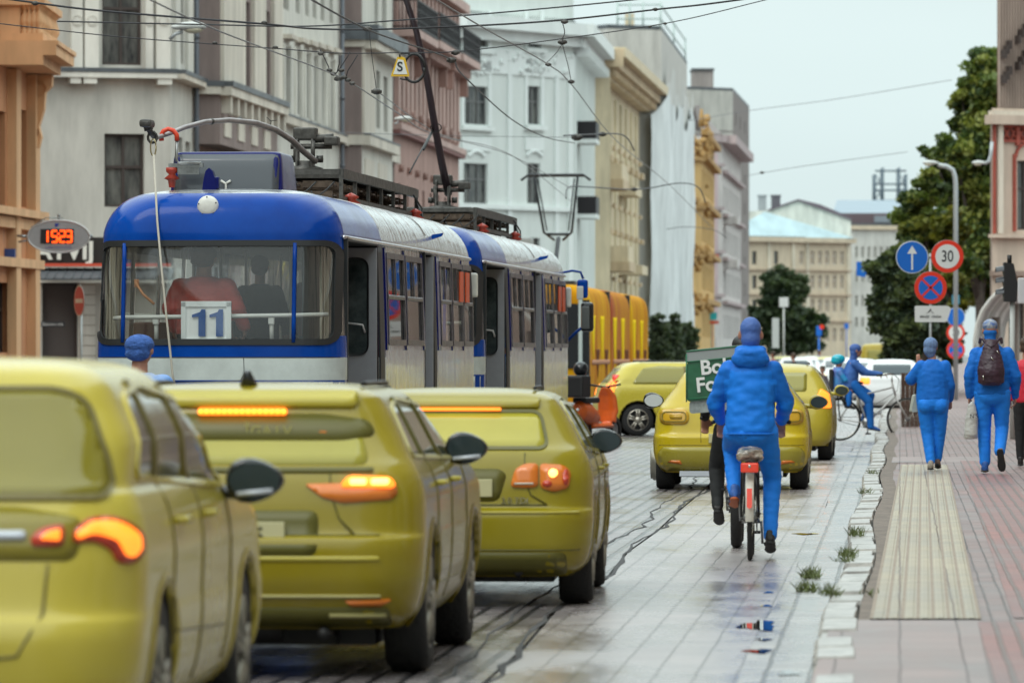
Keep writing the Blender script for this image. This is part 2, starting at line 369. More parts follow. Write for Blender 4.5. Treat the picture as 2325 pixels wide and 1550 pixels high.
# puddles lie in the dips beside the kerb
mb = MB()
def puddle(x, y, rx, ry):
    D = DG(y); c = LX(x, D); n = 26; ph = random.random() * 6; vs = []
    for i in range(n):
        a = 2 * math.pi * i / n; k = 1 + .28 * math.sin(3 * a + ph) + .16 * math.sin(7 * a + 2 * ph)
        vs.append((c + rx * k * math.cos(a) + .068 * ry * math.sin(a), D + ry * k * math.sin(a), .004))
    mb.add(vs, [tuple(range(n))])
for a in ((1828, 1212, .10, .22), (1722, 1420, .10, .55), (1722, 1478, .07, .18), (1745, 1345, .03, .12), (1740, 1375, .035, .12), (1735, 1452, .04, .1), (1790, 1528, .05, .2)): puddle(*a)
struct(mb.build('puddles', mat('puddle_water', (.02, .02, .022), .03, spec=.45)))
# kerb stones: one row of separate rough blocks
mb = MB(); D = 9.0
while D < 330:
    L_ = random.uniform(.7, 1.35) * (1 if D < 120 else 3); x0, x1 = Kb(D), Kb(D + L_); wd = random.uniform(.19, .21); zt = .15 + random.uniform(-.012, .012); e = random.uniform(-.008, .008)
    g_ = .004
    vs = [(x0 + e, D + g_, -.02), (x0 + wd + e, D + g_, -.02), (x1 + wd + e, D + L_ - g_, -.02), (x1 + e, D + L_ - g_, -.02)]
    tp = [(x0 + e + .02, D + g_ + .012, zt), (x0 + wd + e - .01, D + g_ + .012, zt + .004), (x1 + wd + e - .01, D + L_ - g_ - .012, zt), (x1 + e + .02, D + L_ - g_ - .012, zt - .004)]
    md = [(x0 + e, D + g_, zt - .03), (x0 + wd + e, D + g_, zt - .02), (x1 + wd + e, D + L_ - g_, zt - .02), (x1 + e, D + L_ - g_, zt - .03)]
    mb.add(vs + md + tp, [(i, (i + 1) % 4, (i + 1) % 4 + 4, i + 4) for i in range(4)] + [(i + 4, (i + 1) % 4 + 4, (i + 1) % 4 + 8, i + 8) for i in range(4)] + [(8, 9, 10, 11)])
    D += L_
struct(mb.build('kerb', mat('kerb_granite', (.40, .385, .36), .35, var=.45, vs=6, bump=.35, bs=40)))
zs_ = lambda x, D: .145 + .02 * (x - Kb(D))
SL = .0723
T0 = lambda D: -.29 + SL * D
sheet('verge_dirt', lambda D: Kb(D) + .21, lambda D: Kb(D) + .36 + .008 * math.sin(D * 1.7), 8, 330, .147, mat('dirt', (.16, .115, .085), .6, var=.5, vs=9, bump=.8, bs=30), n=200)
sheet('pavement', lambda D: Kb(D) + .33, lambda D: Kb(D) + 30, 8, 900, lambda x, D: .141 + .006 * min(4, x - Kb(D)), SIDE, cols=30)
# ribbed guidance strip for the blind: raised bars
mb = MB(); Da, Db = 30.6, 73.0
def strip(mb, u0, u1, z0, za, D0, D1, n=40):
    vs = []
    for i in range(n + 1):
        D = D0 + (D1 - D0) * i / n
        for u, zz in ((u0, z0), (u0 + .008, za), (u1 - .008, za), (u1, z0)): vs.append((T0(D) + u, D, zz))
    mb.add(vs, [(i * 4 + j, i * 4 + j + 1, i * 4 + j + 5, i * 4 + j + 4) for i in range(n) for j in range(3)])
strip(mb, 0, .60, .15, .158, Da, Db)
for k in range(7): strip(mb, .03 + k * .083, .03 + k * .083 + .045, .158, .1605, Da, Db)
struct(mb.build('tactile_paving', TACT))
mb = MB()
for k in range(8): mb.add([(T0(D) + .003 + k * .083 + e, D, .1595) for D, e in ((Da, 0), (Da, .018), (Db, .018), (Db, 0))], [(0, 1, 2, 3)])
struct(mb.build('tactile_paving_joint', mat('tact_joint', (.30, .23, .17), .6, var=.4, vs=20)))
mb = MB()
def flatstrip(u0, u1, D0, D1, z, m, name):
    sheet(name, lambda D: T0(D) + u0, lambda D: T0(D) + u1, D0, D1, z, m, n=30, cols=2)
flatstrip(.78, 1.30, 30.8, 76, .153, REDC, 'red_cobble_band')
flatstrip(.58, 3.2, 10, 30.4, .153, REDC, 'red_cobble_area')
flatstrip(-.2, .60, 20, 30.55, .1525, SIDE2, 'slab_band')
flatstrip(-.13, 8, 75, 79, .150, SIDE2, 'slab_crossing_band')
# grass tufts growing in the joint behind the kerb
mb = MB()
for (px, py, n, hh) in ((1840, 1310, 150, .07), (1832, 1340, 110, .06), (1885, 1350, 90, .06), (1925, 1262, 110, .06), (1943, 1215, 80, .07), (1918, 1275, 60, .05), (1978, 1350, 18, .04), (1700, 1545, 0, 0), (1965, 1120, 40, .06), (1982, 1075, 40, .06)):
    z0 = .15 if px > 1860 else .0; D = DG(py, z0); cx = LX(px, D)
    for i in range(n):
        a = random.random() * 6.28; r_ = random.random() ** .6; x = cx + .07 * r_ * math.cos(a); y = D + .35 * r_ * math.sin(a); h = hh * random.uniform(.5, 1.3); q = random.uniform(-.04, .04); a2 = random.random() * 3.14
        dx, dy = .004 * math.cos(a2), .004 * math.sin(a2)
        mb.add([(x - dx, y - dy, z0), (x + dx, y + dy, z0), (x + q + dx * .6, y + q, z0 + h * .7), (x + 1.6 * q, y + q * 1.5, z0 + h)], [(0, 1, 2), (0, 2, 3)])
o = mb.build('grass', mat('grass_blade', (.10, .13, .03), .6, var=.5, vs=8), rec=False); tag(o, 'tufts of green weeds growing along the granite kerb', 'grass', kind='stuff')
# ------------------------------------------------------------ buildings
LL = lambda D: -21.65 + .0765 * D
def on_line(x, off=0.0):
    q = (x - XC) / F; D = (21.65 - off) / (.0765 - q); return (q * D, D)
def at(x, D): return (LX(x, D), D)
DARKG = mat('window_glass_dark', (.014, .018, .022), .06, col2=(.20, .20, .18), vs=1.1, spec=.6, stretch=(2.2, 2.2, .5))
def pane_mat():
    m = DARKG; return m
class Facade:
    """one wall between two plan points; local x runs left to right as seen from the street, z up, -y outward"""
    def __init__(s, A, B, z0, z1, parent, wm):
        s.A, s.B = Vector(A), Vector(B); s.L = (s.B - s.A).length; s.z0, s.z1 = z0, z1; s.parent = parent; s.wm = wm; s.op = []; s.rz = math.atan2(*(s.B - s.A).yx)
        s.trim = {}; s.extra = []
    def uz(s, x, y):
        q = (x - XC) / F; d = s.B - s.A      # A + u d = (q t, t)
        u = (q * s.A.y - s.A.x) / (d.x - q * d.y); t = s.A.y + u * d.y
        return u * s.L, H + (YH - y) * t / F
    def u(s, x): return s.uz(x, 0)[0]
    def z(s, x, y): return s.uz(x, y)[1]
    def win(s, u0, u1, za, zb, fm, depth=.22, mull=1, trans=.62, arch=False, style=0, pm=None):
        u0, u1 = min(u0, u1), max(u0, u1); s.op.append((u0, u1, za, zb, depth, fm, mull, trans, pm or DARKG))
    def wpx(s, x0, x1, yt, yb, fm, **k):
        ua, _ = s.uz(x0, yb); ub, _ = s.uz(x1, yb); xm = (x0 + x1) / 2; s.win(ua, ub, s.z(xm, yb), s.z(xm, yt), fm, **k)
    def tb(s, name, m): 
        if name not in s.trim: s.trim[name] = (MB(), m)
        return s.trim[name][0]
    def bar(s, name, m, u0, u1, za, zb, out_, inn=0.0):
        if name in ('joint_line', 'panel_joint', 'rib', 'balcony_rail'): s.tb(name, m).b2((u0, -out_, za), (u1, inn, zb)); return
        mb = MB(); mb.b2((u0, -out_, za), (u1, inn, zb)); s.place(mb.build(name, m))
    def place(s, o): o.location = (s.A.x, s.A.y, 0); o.rotation_euler = (0, 0, s.rz); o.parent = s.parent; return o
    def done(s, reveal=None):
        us = sorted({0, s.L} | {a for o in s.op for a in (max(0, o[0]), min(s.L, o[1]))}); zz = sorted({s.z0, s.z1} | {a for o in s.op for a in (max(s.z0, o[2]), min(s.z1, o[3]))})
        mb = MB()
        for i in range(len(us) - 1):
            j = 0
            while j < len(zz) - 1:
                def hole(j): 
                    cu, cz = (us[i] + us[i + 1]) / 2, (zz[j] + zz[j + 1]) / 2; return any(o[0] < cu < o[1] and o[2] < cz < o[3] for o in s.op)
                if hole(j): j += 1; continue
                k = j
                while k + 1 < len(zz) - 1 and not hole(k + 1): k += 1
                mb.add([(us[i], 0, zz[j]), (us[i + 1], 0, zz[j]), (us[i + 1], 0, zz[k + 1]), (us[i], 0, zz[k + 1])], [(0, 1, 2, 3)]); j = k + 1
        for (a, b, c, d, dp, *_r) in s.op:
            mb.add([(a, 0, c), (b, 0, c), (b, 0, d), (a, 0, d), (a, dp, c), (b, dp, c), (b, dp, d), (a, dp, d)], [(0, 1, 5, 4), (1, 2, 6, 5), (2, 3, 7, 6), (3, 0, 4, 7)])
        s.place(mb.build('wall', s.wm, rec=False))
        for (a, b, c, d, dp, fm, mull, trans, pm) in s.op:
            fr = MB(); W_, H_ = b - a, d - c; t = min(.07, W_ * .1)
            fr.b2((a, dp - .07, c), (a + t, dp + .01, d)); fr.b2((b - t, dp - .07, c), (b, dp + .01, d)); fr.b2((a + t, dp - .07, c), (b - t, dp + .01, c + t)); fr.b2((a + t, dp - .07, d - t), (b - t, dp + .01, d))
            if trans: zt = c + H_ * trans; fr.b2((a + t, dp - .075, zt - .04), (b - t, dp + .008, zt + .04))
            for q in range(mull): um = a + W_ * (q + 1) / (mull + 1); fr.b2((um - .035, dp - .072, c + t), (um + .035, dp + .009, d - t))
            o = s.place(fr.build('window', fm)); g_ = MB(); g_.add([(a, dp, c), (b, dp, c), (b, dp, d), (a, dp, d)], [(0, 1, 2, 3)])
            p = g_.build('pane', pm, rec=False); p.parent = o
        for name, (mb, m) in s.trim.items(): s.place(mb.build(name, m))
def bld(label, loc, name='building', cat='building', group='buildings lining the street'): 
    o = thing(name, label, cat, (0, 0, 0), 0, group); return o
def closing(parent, pts, wm, rm, z1, back=14, name='roof', over=.0, z0=0):
    """plain back walls and a flat roof over the plan polyline pts (street side, left to right)"""
    n = len(pts); a, b = Vector(pts[0]), Vector(pts[-1]); bp = [Vector((b.x - back, b.y + back * .1)), Vector((min(a.x, b.x) - back, max(a.y, b.y) * .5 + a.y * .5 + 1))]
    poly = [Vector(p) for p in pts] + bp; k = len(poly); mb = MB()
    for i in range(n - 1, k):
        p, q = poly[i], poly[(i + 1) % k]; mb.add([(p.x, p.y, z0), (q.x, q.y, z0), (q.x, q.y, z1), (p.x, p.y, z1)], [(0, 1, 2, 3)])
    mb.build('rear_wall', wm, parent, rec=False)
    mb = MB(); mb.add([(p.x, p.y, z1 + .02) for p in poly] + [(p.x, p.y, z1 + .3) for p in poly], [tuple(range(k)), tuple(range(k, 2 * k))] + [(i, (i + 1) % k, (i + 1) % k + k, i + k) for i in range(k)]); mb.build(name, rm, parent)
def stucco(n, c, var=.26, rough=.85): return mat('stucco_' + n, c, rough, var=var, vs=1.1, bump=.15, bs=14, stretch=(1, 1, .22))
GRM = mat('roof_metal_grey', (.10, .11, .12), .45, .3, var=.3, vs=2)
WFD = mat('frame_dark_brown', (.05, .035, .03), .5); WFW = mat('frame_white', (.55, .54, .5), .5); WFG = mat('frame_grey', (.14, .14, .14), .5)
CRM = stucco('cream_trim', (.58, .52, .44)); 
# --- B0 orange-tan house on the left edge
W0 = stucco('tan', (.58, .26, .12), .2); W0b = stucco('tan_trim', (.72, .42, .22), .2)
b = bld('orange-tan ornate house with balustrade balcony at the left edge', 0)
c0 = on_line(75); a0 = on_line(-260)
f = Facade(a0, c0, 0, 17, b, W0)
zb = f.z(60, 160)
for x0, x1 in ((-200, -150), (-110, -60), (-25, 12), (-300, -240)):
    f.wpx(x0, x1, 250, 470, WFD)
f.wpx(-40, 20, 640, 800, WFD, mull=0); f.wpx(45, 60, 250, 470, WFD, mull=0, trans=0)
for x in (-30, 22, 66): 
    u = f.u(x); f.bar('pilaster', W0b, u - .35, u + .3, 0, zb - .1, .22)
f.bar('cornice', W0b, 0, f.L + .25, f.z(60, 497), f.z(60, 480), .35); f.bar('cornice', W0b, 0, f.L + .2, f.z(60, 500) - .25, f.z(60, 500) , .2)
f.bar('cornice', W0b, 0, f.L + .2, f.z(60, 610), f.z(60, 590), .25)
f.done(); closing(b, [a0, c0], W0, GRM, 17, 20)
# its corner balcony
mb = MB(); xe, De = c0[0] + .95, c0[1]; z1 = H + (803 - 160) * De / F; z2 = H + (803 - 128) * De / F; z3 = H + (803 - 40) * De / F
mb.b2((xe - 3.2, De - 5, z1 + .1), (xe, De + .3, z2)); mb.b2((xe - 3.2, De - 5, z2), (xe + .05, De + .35, z2 + .1)); mb.b2((xe - 3.2, De - 5, z1 - .12), (xe - .3, De + .1, z1 + .1))
mb.b2((xe - 3.2, De - 4.8, z2 + .1), (xe - .32, De + .25, z2 + .28))
mb.b2((xe - 3.2, De - 4.85, z3), (xe - .28, De + .3, z3 + .16)); mb.b2((xe - 3.2, De - 4.7, z2 + .28), (xe - .85, De - 4.45, z3)); mb.build('balcony', W0b, b)
for k in range(4):
    for yy in (De - 4.7,):
        m2 = MB(); hh = (z3 - z2 - .28); m2.lathe([(.09, 0), (.09, .06), (.045, .12), (.1, hh * .35), (.11, hh * .45), (.05, hh * .75), (.04, hh * .85), (.09, hh * .93), (.09, hh)], c=(xe - .42 - .0 - k * .2 * .55, yy + k * .02, z2 + .28), n=12); m2.build('baluster', W0b, b)
for k in range(9):
    m2 = MB(); hh = (z3 - z2 - .28); m2.lathe([(.09, 0), (.09, .06), (.045, .12), (.1, hh * .35), (.11, hh * .45), (.05, hh * .75), (.04, hh * .85), (.09, hh * .93), (.09, hh)], c=(xe - .42, De - 4.1 + k * .5, z2 + .28), n=10); m2.build('baluster', W0b, b)
mb = MB(); prof = [(0, 0), (.62, 0), (.6, -.25), (.45, -.4), (.42, -.8), (.3, -1.2), (.36, -1.45), (.3, -1.7), (.12, -1.75), (.14, -2.2), (.06, -2.6), (0, -2.65)]
mb.prism(prof, (c0[0] - .1, De - .75, z1 - .15), (1, 0, 0), (0, 0, 1), (0, 1, 0), .5)
for cz, cx_, r_ in ((-.32, .32, .16), (-1.35, .2, .11), (-1.9, .08, .09)): mb.lathe([(r_, -.02), (r_, .58), (r_ * .5, .6), (0, .6)], 'y', (c0[0] - .1 + cx_, De - .79, z1 - .15 + cz), 14)
mb.build('console_bracket', W0b, b)
mb = MB(); o_ = at(25, De - 4); mb.b2((o_[0] - 1.2, o_[1] - .1, H + (803 - 603) * De / F), (o_[0] + .1, o_[1] + .1, H + (803 - 572) * De / F)); mb.b2((o_[0] - 1.2, o_[1] - .2, H + (803 - 560) * De / F), (o_[0] - .15, o_[1], H + (803 - 480) * De / F))
tag(mb.build('shop_sign', mat('blue_sign', (.02, .06, .25), .4)), 'small blue shop sign boards on the orange-tan house', 'sign')
mb = MB(); p = P(50, 656, De - .3); mb.bbox(p, (.22, .1, .2), .02); tag(mb.build('wall_lamp', mat('lamp_grey', (.3, .3, .3), .5)), 'small grey box lamp on the orange-tan pillar', 'lamp')

# --- B1 pale corner house
W1 = stucco('pale_grey', (.53, .51, .46)); W1b = stucco('pale_trim', (.68, .655, .59))
b = bld('pale grey corner house with dark awning and black shop fascia', 0)
p0, p1, p2 = at(50, 156), at(388, 158), on_line(440)
f = Facade((p0[0] - 3, p0[1] - .1), p1, 0, 17, b, W1)
f.wpx(232, 322, -60, 148, WFD); f.wpx(237, 328, 304, 470, WFD, mull=1, trans=.55); f.wpx(96, 178, 642, 830, WFD, mull=0, trans=0, pm=mat('door_grey', (.10, .085, .08), .6))
zl = f.z(250, 178); zt = f.z(250, 166)
f.bar('cornice', W1b, 0, f.L + .1, zl, zt, .4); f.bar('ledge_cover', GRM, 0, f.L + .1, zt, zt + .12, .42)
for xa, xb in ((154, 178), (184, 214), (352, 384)): f.bar('bracket', W1b, f.u(xa), f.u(xb), f.z(250, 192), zl - .002, .36)
for xa, xb in ((160, 185), (190, 222), (328, 345), (352, 384)):
    f.bar('pilaster', W1b, f.u(xa), f.u(xb), zt + .12, 17, .16)
    m_ = f.tb('roundel', W1b); uu = (f.u(xa) + f.u(xb)) / 2; m_.lathe([(.14, -.19), (.14, -.15), (.1, -.19), (.06, -.17), (0, -.19)], 'y', (uu, 0, f.z(xa, 48)), 14)
f.bar('quoin', W1b, f.u(178), f.u(215), 0, f.z(200, 640), .05)
for k in range(12): f.bar('joint_line', mat('joint_line', (.3, .26, .2), .8), f.u(179), f.u(216), .4 + k * .28, .42 + k * .28, .055)
f.bar('cornice', W1b, f.u(88), f.L, f.z(150, 642), f.z(150, 632), .28)
f.done()
f = Facade(p1, p2, 0, 17, b, W1)
f.win(f.u(405) , f.u(416), f.z(410, 145), f.z(410, -60), WFD, mull=0); f.win(f.u(405), f.u(414), f.z(410, 440), f.z(410, 312), WFD, mull=0); f.win(f.u(421), f.u(432), f.z(425, 440), f.z(425, 322), WFD, mull=0)
zl2, zt2 = zl, zt; f.bar('cornice', CRM, 0, f.L + .1, zl2, zt2, .4); f.bar('ledge_cover', GRM, 0, f.L + .1, zt2, zt2 + .12, .42)
f.bar('pilaster', W1b, f.u(392), f.u(402), zt + .12, 17, .1); f.bar('pilaster', W1b, f.u(420), f.u(432), zt + .12, 17, .1)
f.done(); closing(b, [(p0[0] - 3, p0[1] - .1), p1, p2], W1, GRM, 17, 14)
mb = MB(); fa = P(90, 602, 156); mb.b2((fa.x, 155.2, fa.z), (LX(392, 156), 156.4, H + (803 - 540) * 156 / F)); so_ = mb.build('shop_fascia', mat('fascia_black', (.015, .013, .012), .5)); tag(so_, 'black shop fascia with white letters above the awning', 'sign')
text('ATVIJ', .68, mat('letter_white', (.75, .73, .66), .5), so_, (LX(152, 156), 155.15, H + (803 - 572) * 156 / F), ext=.03, bold=.02)
mb = MB(); mb.b2((fa.x, 155.1, H + (803 - 606) * 156 / F), (LX(392, 156), 155.25, H + (803 - 599) * 156 / F)); mb.build('red_stripe', mat('stripe_red', (.6, .08, .04), .5), so_)
mb = MB(); x0, x1 = LX(88, 155), LX(392, 155); za, zb_ = H + (803 - 632) * 155 / F, H + (803 - 608) * 155 / F
mb.add([(x0, 154.2, za), (x1, 154.2, za), (x1, 155.6, zb_), (x0, 155.6, zb_), (x0, 154.2, za - .04), (x1, 154.2, za - .04), (x1, 155.6, za - .04), (x0, 155.6, za - .04)], [(0, 1, 2, 3), (4, 5, 6, 7), (0, 1, 5, 4), (1, 2, 6, 5), (0, 3, 7, 4)])
for k in range(16): xx = x0 + (x1 - x0) * k / 15; mb.tube([(xx, 154.19, za + .01), (xx, 155.6, zb_ + .012)], .02, 5)
tag(mb.build('awning', mat('awning_slate', (.09, .10, .11), .5, var=.2)), 'dark ridged awning under the black shop fascia', 'awning')
mb = MB(); p = P(120, 736, 155.7); mb.bbox(p, (.66, .04, .14), .01); sp = mb.build('street_name_plate', mat('plate_dark', (.03, .035, .04), .5)); tag(sp, 'dark street name plate on the pale corner house', 'sign')
text('Dzirnavu iela', .11, mat('letter_white2', (.7, .7, .68), .5), sp, (p.x, p.y - .025, p.z), ext=.002)

def pipe(x, D, z1, label, parent, col=(.12, .13, .15)):
    mb = MB(); mb.tube([(x, D, 0), (x, D, z1)], .075, 8)
    for k in range(6): mb.cyl((x, D, 1 + k * 2.4), (x, D, 1.12 + k * 2.4), .095, 8)
    return mb.build('drainpipe', mat('pipe_grey', col, .5, .3), parent)
# --- B2 mauve house with bay
W2 = stucco('mauve', (.24, .185, .17)); W2b = stucco('cream_pilaster', (.62, .57, .49))
b = bld('mauve-brown house whose projecting bay has cream pilasters', 0)
q0, q3 = on_line(440), on_line(636); q1, q2 = on_line(500, .75), on_line(630, .75)
f = Facade(q0, q3, 0, 17, b, W2); zb2 = 7.6
f.wpx(455, 480, 380, 600, WFD, mull=0); f.win(4, 9.5, 0, 6.8, WFD, mull=3); f.bar('pilaster', W2b, 1.4, 2.2, 0, 7.4, .08); f.bar('pilaster', W2b, 11, 12, 0, 7.4, .08)
f.done(); closing(b, [q0, q3], W2, GRM, 17)
qa = (q0[0], q0[1]); 
f = Facade((qa[0] - .05, q1[1] - .25), (q1[0], q1[1] - .05), zb2, 17, b, W2); zz = 9.25
f.bar('ledge', W2b, 0, f.L, zz - .22, zz, .2); f.bar('ledge_cover', GRM, 0, f.L + .1, zz, zz + .16, .22); f.done()
f = Facade((q1[0], q1[1] - .05), q2, zb2, 17, b, W2)
f.wpx(556, 567, 5, 212, WFD, mull=0); f.wpx(599, 612, 25, 225, WFD, mull=0)
for xa, xb in ((500, 549), (570, 596), (615, 634)): f.bar('pilaster', W2b, f.u(xa), f.u(xb), zz + .1, 17, .12)
f.bar('ledge', W2b, -.1, f.L, zz - .25, zz, .35); f.bar('ledge_cover', GRM, -.1, f.L, zz, zz + .16, .4)
for k in range(9): uu = .3 + k * (f.L - .8) / 8; f.bar('bracket', W2b, uu, uu + .35, zz - .75, zz - .25, .28)
for k in range(4): uu = .8 + k * (f.L - 1.2) / 4; f.bar('panel', W2b, uu, uu + 1.5, zb2 + .25, zz - .85, .04)
f.done()
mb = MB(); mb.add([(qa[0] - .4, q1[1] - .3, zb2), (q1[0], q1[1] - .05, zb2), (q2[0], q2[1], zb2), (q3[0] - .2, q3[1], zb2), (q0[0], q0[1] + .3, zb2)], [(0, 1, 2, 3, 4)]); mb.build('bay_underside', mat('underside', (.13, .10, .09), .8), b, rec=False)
pipe(q0[0] + .1, q0[1] - .4, 17, '', b)
# --- B3 cream-white house
W3 = stucco('warm_white', (.62, .60, .54)); b = bld('warm white house with narrow windows between two mauve houses', 0)
r0, r1 = on_line(630), on_line(770); f = Facade(r0, r1, 0, 15.6, b, W3)
for x, w_ in ((650, 12), (676, 10), (697, 9), (714, 9), (732, 9), (752, 8)):
    f.wpx(x - w_ * .5, x + w_ * .5, 105 + (x - 640) * .3, 245 + (x - 640) * .42, WFD, mull=0)
    u = f.u(x); f.bar('hood', CRM, u - .9, u + .9, f.z(x, 88 + (x - 640) * .3), f.z(x, 78 + (x - 640) * .3), .3); f.bar('surround', W1b, u - 1.05, u - .75, 9.5, f.z(x, 100 + (x - 640) * .3), .07); f.bar('surround', W1b, u + .75, u + 1.05, 9.5, f.z(x, 100 + (x - 640) * .3), .07)
    f.wpx(x - w_ * .5, x + w_ * .5, -80, 20 + (x - 640) * .3, WFD, mull=0); f.wpx(x - w_ * .4, x + w_ * .4, 372 + (x - 640) * .3, 500, WFD, mull=0)
f.bar('cornice', CRM, 0, f.L, 9.05, 9.3, .3); f.bar('ledge_cover', GRM, 0, f.L, 9.3, 9.36, .32); f.done(); closing(b, [r0, r1], W3, GRM, 15.6)
pipe(r1[0] + .12, r1[1] - .3, 15, '', b)
# --- B4 mauve house with bay and dark shelf
b = bld('mauve house with a narrow bay beside the pink house', 0)
s0, s3, s1, s2 = on_line(770), on_line(895), on_line(822, .7), on_line(891, .7)
f = Facade(s0, s3, 0, 18, b, W2); f.bar('ledge', W2b, 0, f.L, 9.0, 9.3, .25); f.win(3, 5, .2, 4, WFD); f.win(8, 10, .2, 4, WFD); f.done(); closing(b, [s0, s3], W2, GRM, 18)
f = Facade((s0[0] + .02, s1[1] - .2), (s1[0], s1[1] - .1), 0, 18, b, W2); f.bar('ledge', W2b, 0, f.L + .05, 9.05, 9.4, .12); f.bar('cornice', W2b, 0, f.L + .1, 12.55, 12.8, .15); f.bar('ledge_cover', GRM, 0, f.L + .1, 12.8, 13.35, .3); f.done()
f = Facade((s1[0], s1[1] - .1), s2, 0, 18, b, W3)
f.wpx(854, 863, 162, 292, WFD, mull=0); f.wpx(871, 880, 175, 300, WFD, mull=0); f.wpx(850, 858, -60, 70, WFD, mull=0); f.wpx(868, 878, -60, 75, WFD, mull=0)
f.bar('pilaster', W2b, 0, f.u(846), 9.4, 12.5, .1); f.bar('ledge', W2b, 0, f.L, 9.05, 9.4, .3); f.bar('ledge_cover', GRM, 0, f.L, 9.4, 9.46, .32); f.bar('cornice', W2b, 0, f.L + .1, 12.5, 12.8, .5); f.bar('ledge_cover', GRM, -.1, f.L + .1, 12.8, 13.35, .6)
for k in range(2): f.bar('panel', W2b, .8 + k * 5, 4 + k * 5, 6, 8.6, .05)
f.done()
# --- B5 pink house with balconies
W5 = stucco('pink', (.38, .235, .20)); W5b = stucco('pink_rib', (.50, .35, .31)); b = bld('salmon pink house with iron balconies and ribbed upper wall', 0)
t0, t1 = on_line(892), on_line(1042); f = Facade(t0, t1, 0, 19.5, b, W5)
zl = 10.5
for k in range(16):
    u = .8 + k * (f.L - 1.2) / 16; f.bar('pilaster', W5b, u, u + .8, zl + .3, 16.4, .16)
for k in range(8): 
    u = 1.9 + k * (f.L - 2.5) / 8; f.win(u, u + 1.0, 11.6, 15.6, WFD, mull=0, depth=.35)
    f.win(u + .2, u + 1.2, 5.4, 8.3, WFD, mull=0, depth=.3)
    m_ = f.tb('roundel', W5b); m_.lathe([(.22, -.3), (.22, 0), (.1, -.34), (0, -.34)], 'y', (u + 1.2, 0, 11.1), 10); m_.lathe([(.15, -.2), (.15, 0), (0, -.22)], 'y', (u + .7, 0, 8.9), 10)
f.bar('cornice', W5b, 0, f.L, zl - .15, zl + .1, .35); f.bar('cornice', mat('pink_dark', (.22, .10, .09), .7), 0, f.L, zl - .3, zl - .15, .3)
for xa, xb, ya, yb in ((890, 940, 65, 82), (944, 992, 92, 108), (1000, 1040, 122, 138)):
    ua, ub = f.u(xa), f.u(xb); z0_ = f.z(xa, ya); dd = 1.0
    f.bar('balcony', W5b, ua, ub, z0_ - .3, z0_, dd); f.bar('balcony', W5, ua + .3, ub - .3, z0_ - .7, z0_ - .3, .6)
    for w_ in (ua + .5, ub - 1.0): f.bar('bracket', W5, w_, w_ + .4, z0_ - 1.5, z0_ - .7, .5)
    m_ = f.tb('railing', mat('iron_black', (.02, .018, .02), .5, .5)); 
    for k in range(int((ub - ua) / .14)): u = ua + k * .14; m_.b2((u, -dd, z0_), (u + .035, -dd + .03, z0_ + 1.1)); m_.box((u + .07, -dd + .015, z0_ + .35), (.12, .02, .12), Matrix.Rotation(R(45), 3, 'Y')); m_.box((u + .07, -dd + .015, z0_ + .75), (.12, .02, .12), Matrix.Rotation(R(45), 3, 'Y'))
    for k in range(int(dd / .14) + 1):
        for uu in (ua, ub): m_.b2((uu, -dd + k * .14, z0_), (uu + .03, -dd + k * .14 + .03, z0_ + 1.1))
    for zz_ in (z0_ + .05, z0_ + 1.08): m_.b2((ua, -dd - .01, zz_), (ub, -dd + .04, zz_ + .06)); m_.b2((ua, -dd, zz_), (ua + .04, 0, zz_ + .06)); m_.b2((ub, -dd, zz_), (ub + .04, 0, zz_ + .06))
f.bar('cornice', W5b, 0, f.L, 16.6, 17, .5); f.done(); closing(b, [t0, t1], W5, GRM, 19.5)
# --- B6 pale ice-white corner house
W6 = stucco('ice_white', (.66, .70, .67), .08); W6b = stucco('ice_trim', (.74, .78, .76), .06); b = bld('tall ice-white corner house with relief panels under its windows', 0)
u0_, u1_, u2_ = at(1028, 314), at(1302, 324), on_line(1352); f = Facade(u0_, u1_, 0, 20.3, b, W6)
for x0, x1 in ((1053, 1107), (1197, 1226)):
    for yt, yb in ((22, 107), (196, 283), (371, 462), (540, 640), (-150, -60)): f.wpx(x0, x1, yt, yb, WFG, mull=(2 if x1 - x0 > 40 else 1), trans=.6)
    for yc in (283, 107): 
        f.bar('sill', W6b, f.u(x0 - 8), f.u(x1 + 8), f.z(x0, yc + 12), f.z(x0, yc + 3), .3)
        f.bar('apron', W6b, f.u(x0 - 6), f.u(x1 + 6), f.z(x0, yc + 58), f.z(x0, yc + 28), .1)
    m_ = f.tb('relief', W6b); uc = (f.u(x0) + f.u(x1)) / 2; zc = f.z(x0, 155)
    for k in range(26): a = k * .7; rr = .12 + .55 * random.random(); m_.sphere((uc + rr * 1.1 * math.cos(a), -.06, zc + rr * .7 * math.sin(a)), random.uniform(.06, .13), 7, 5)
    zc = f.z(x0, 352)
    for k in range(9): m_.sphere((uc - .7 + k * .175, -.05, zc + .25 * math.cos((k - 4) * .38)), .13, 7, 5)
    f.bar('surround', W6b, f.u(x0 - 7), f.u(x0) - .02, f.z(x0, 283), f.z(x0, 20), .08); f.bar('surround', W6b, f.u(x1) + .02, f.u(x1 + 7), f.z(x0, 283), f.z(x0, 20), .08)
for x in (1036, 1155, 1262, 1292): f.bar('pilaster', W6b, f.u(x) - .2, f.u(x) + .2, 0, 18.4, .12)
f.bar('frieze', W6b, 0, f.L, 17.2, 18.6, .1)
m_ = f.tb('relief', W6b)
for k in range(40): m_.sphere((random.uniform(2.4, f.L - .3), -.1, random.uniform(17.3, 18.5)), random.uniform(.08, .2), 6, 4)
f.bar('cornice', W6b, -.2, f.L + .8, 19.6, 20.3, 1.1); f.bar('cornice', W6b, 0, f.L + .4, 19.0, 19.6, .5)
f.bar('belt', W6b, 0, f.L, f.z(1200, 478), f.z(1200, 468), .25); f.done()
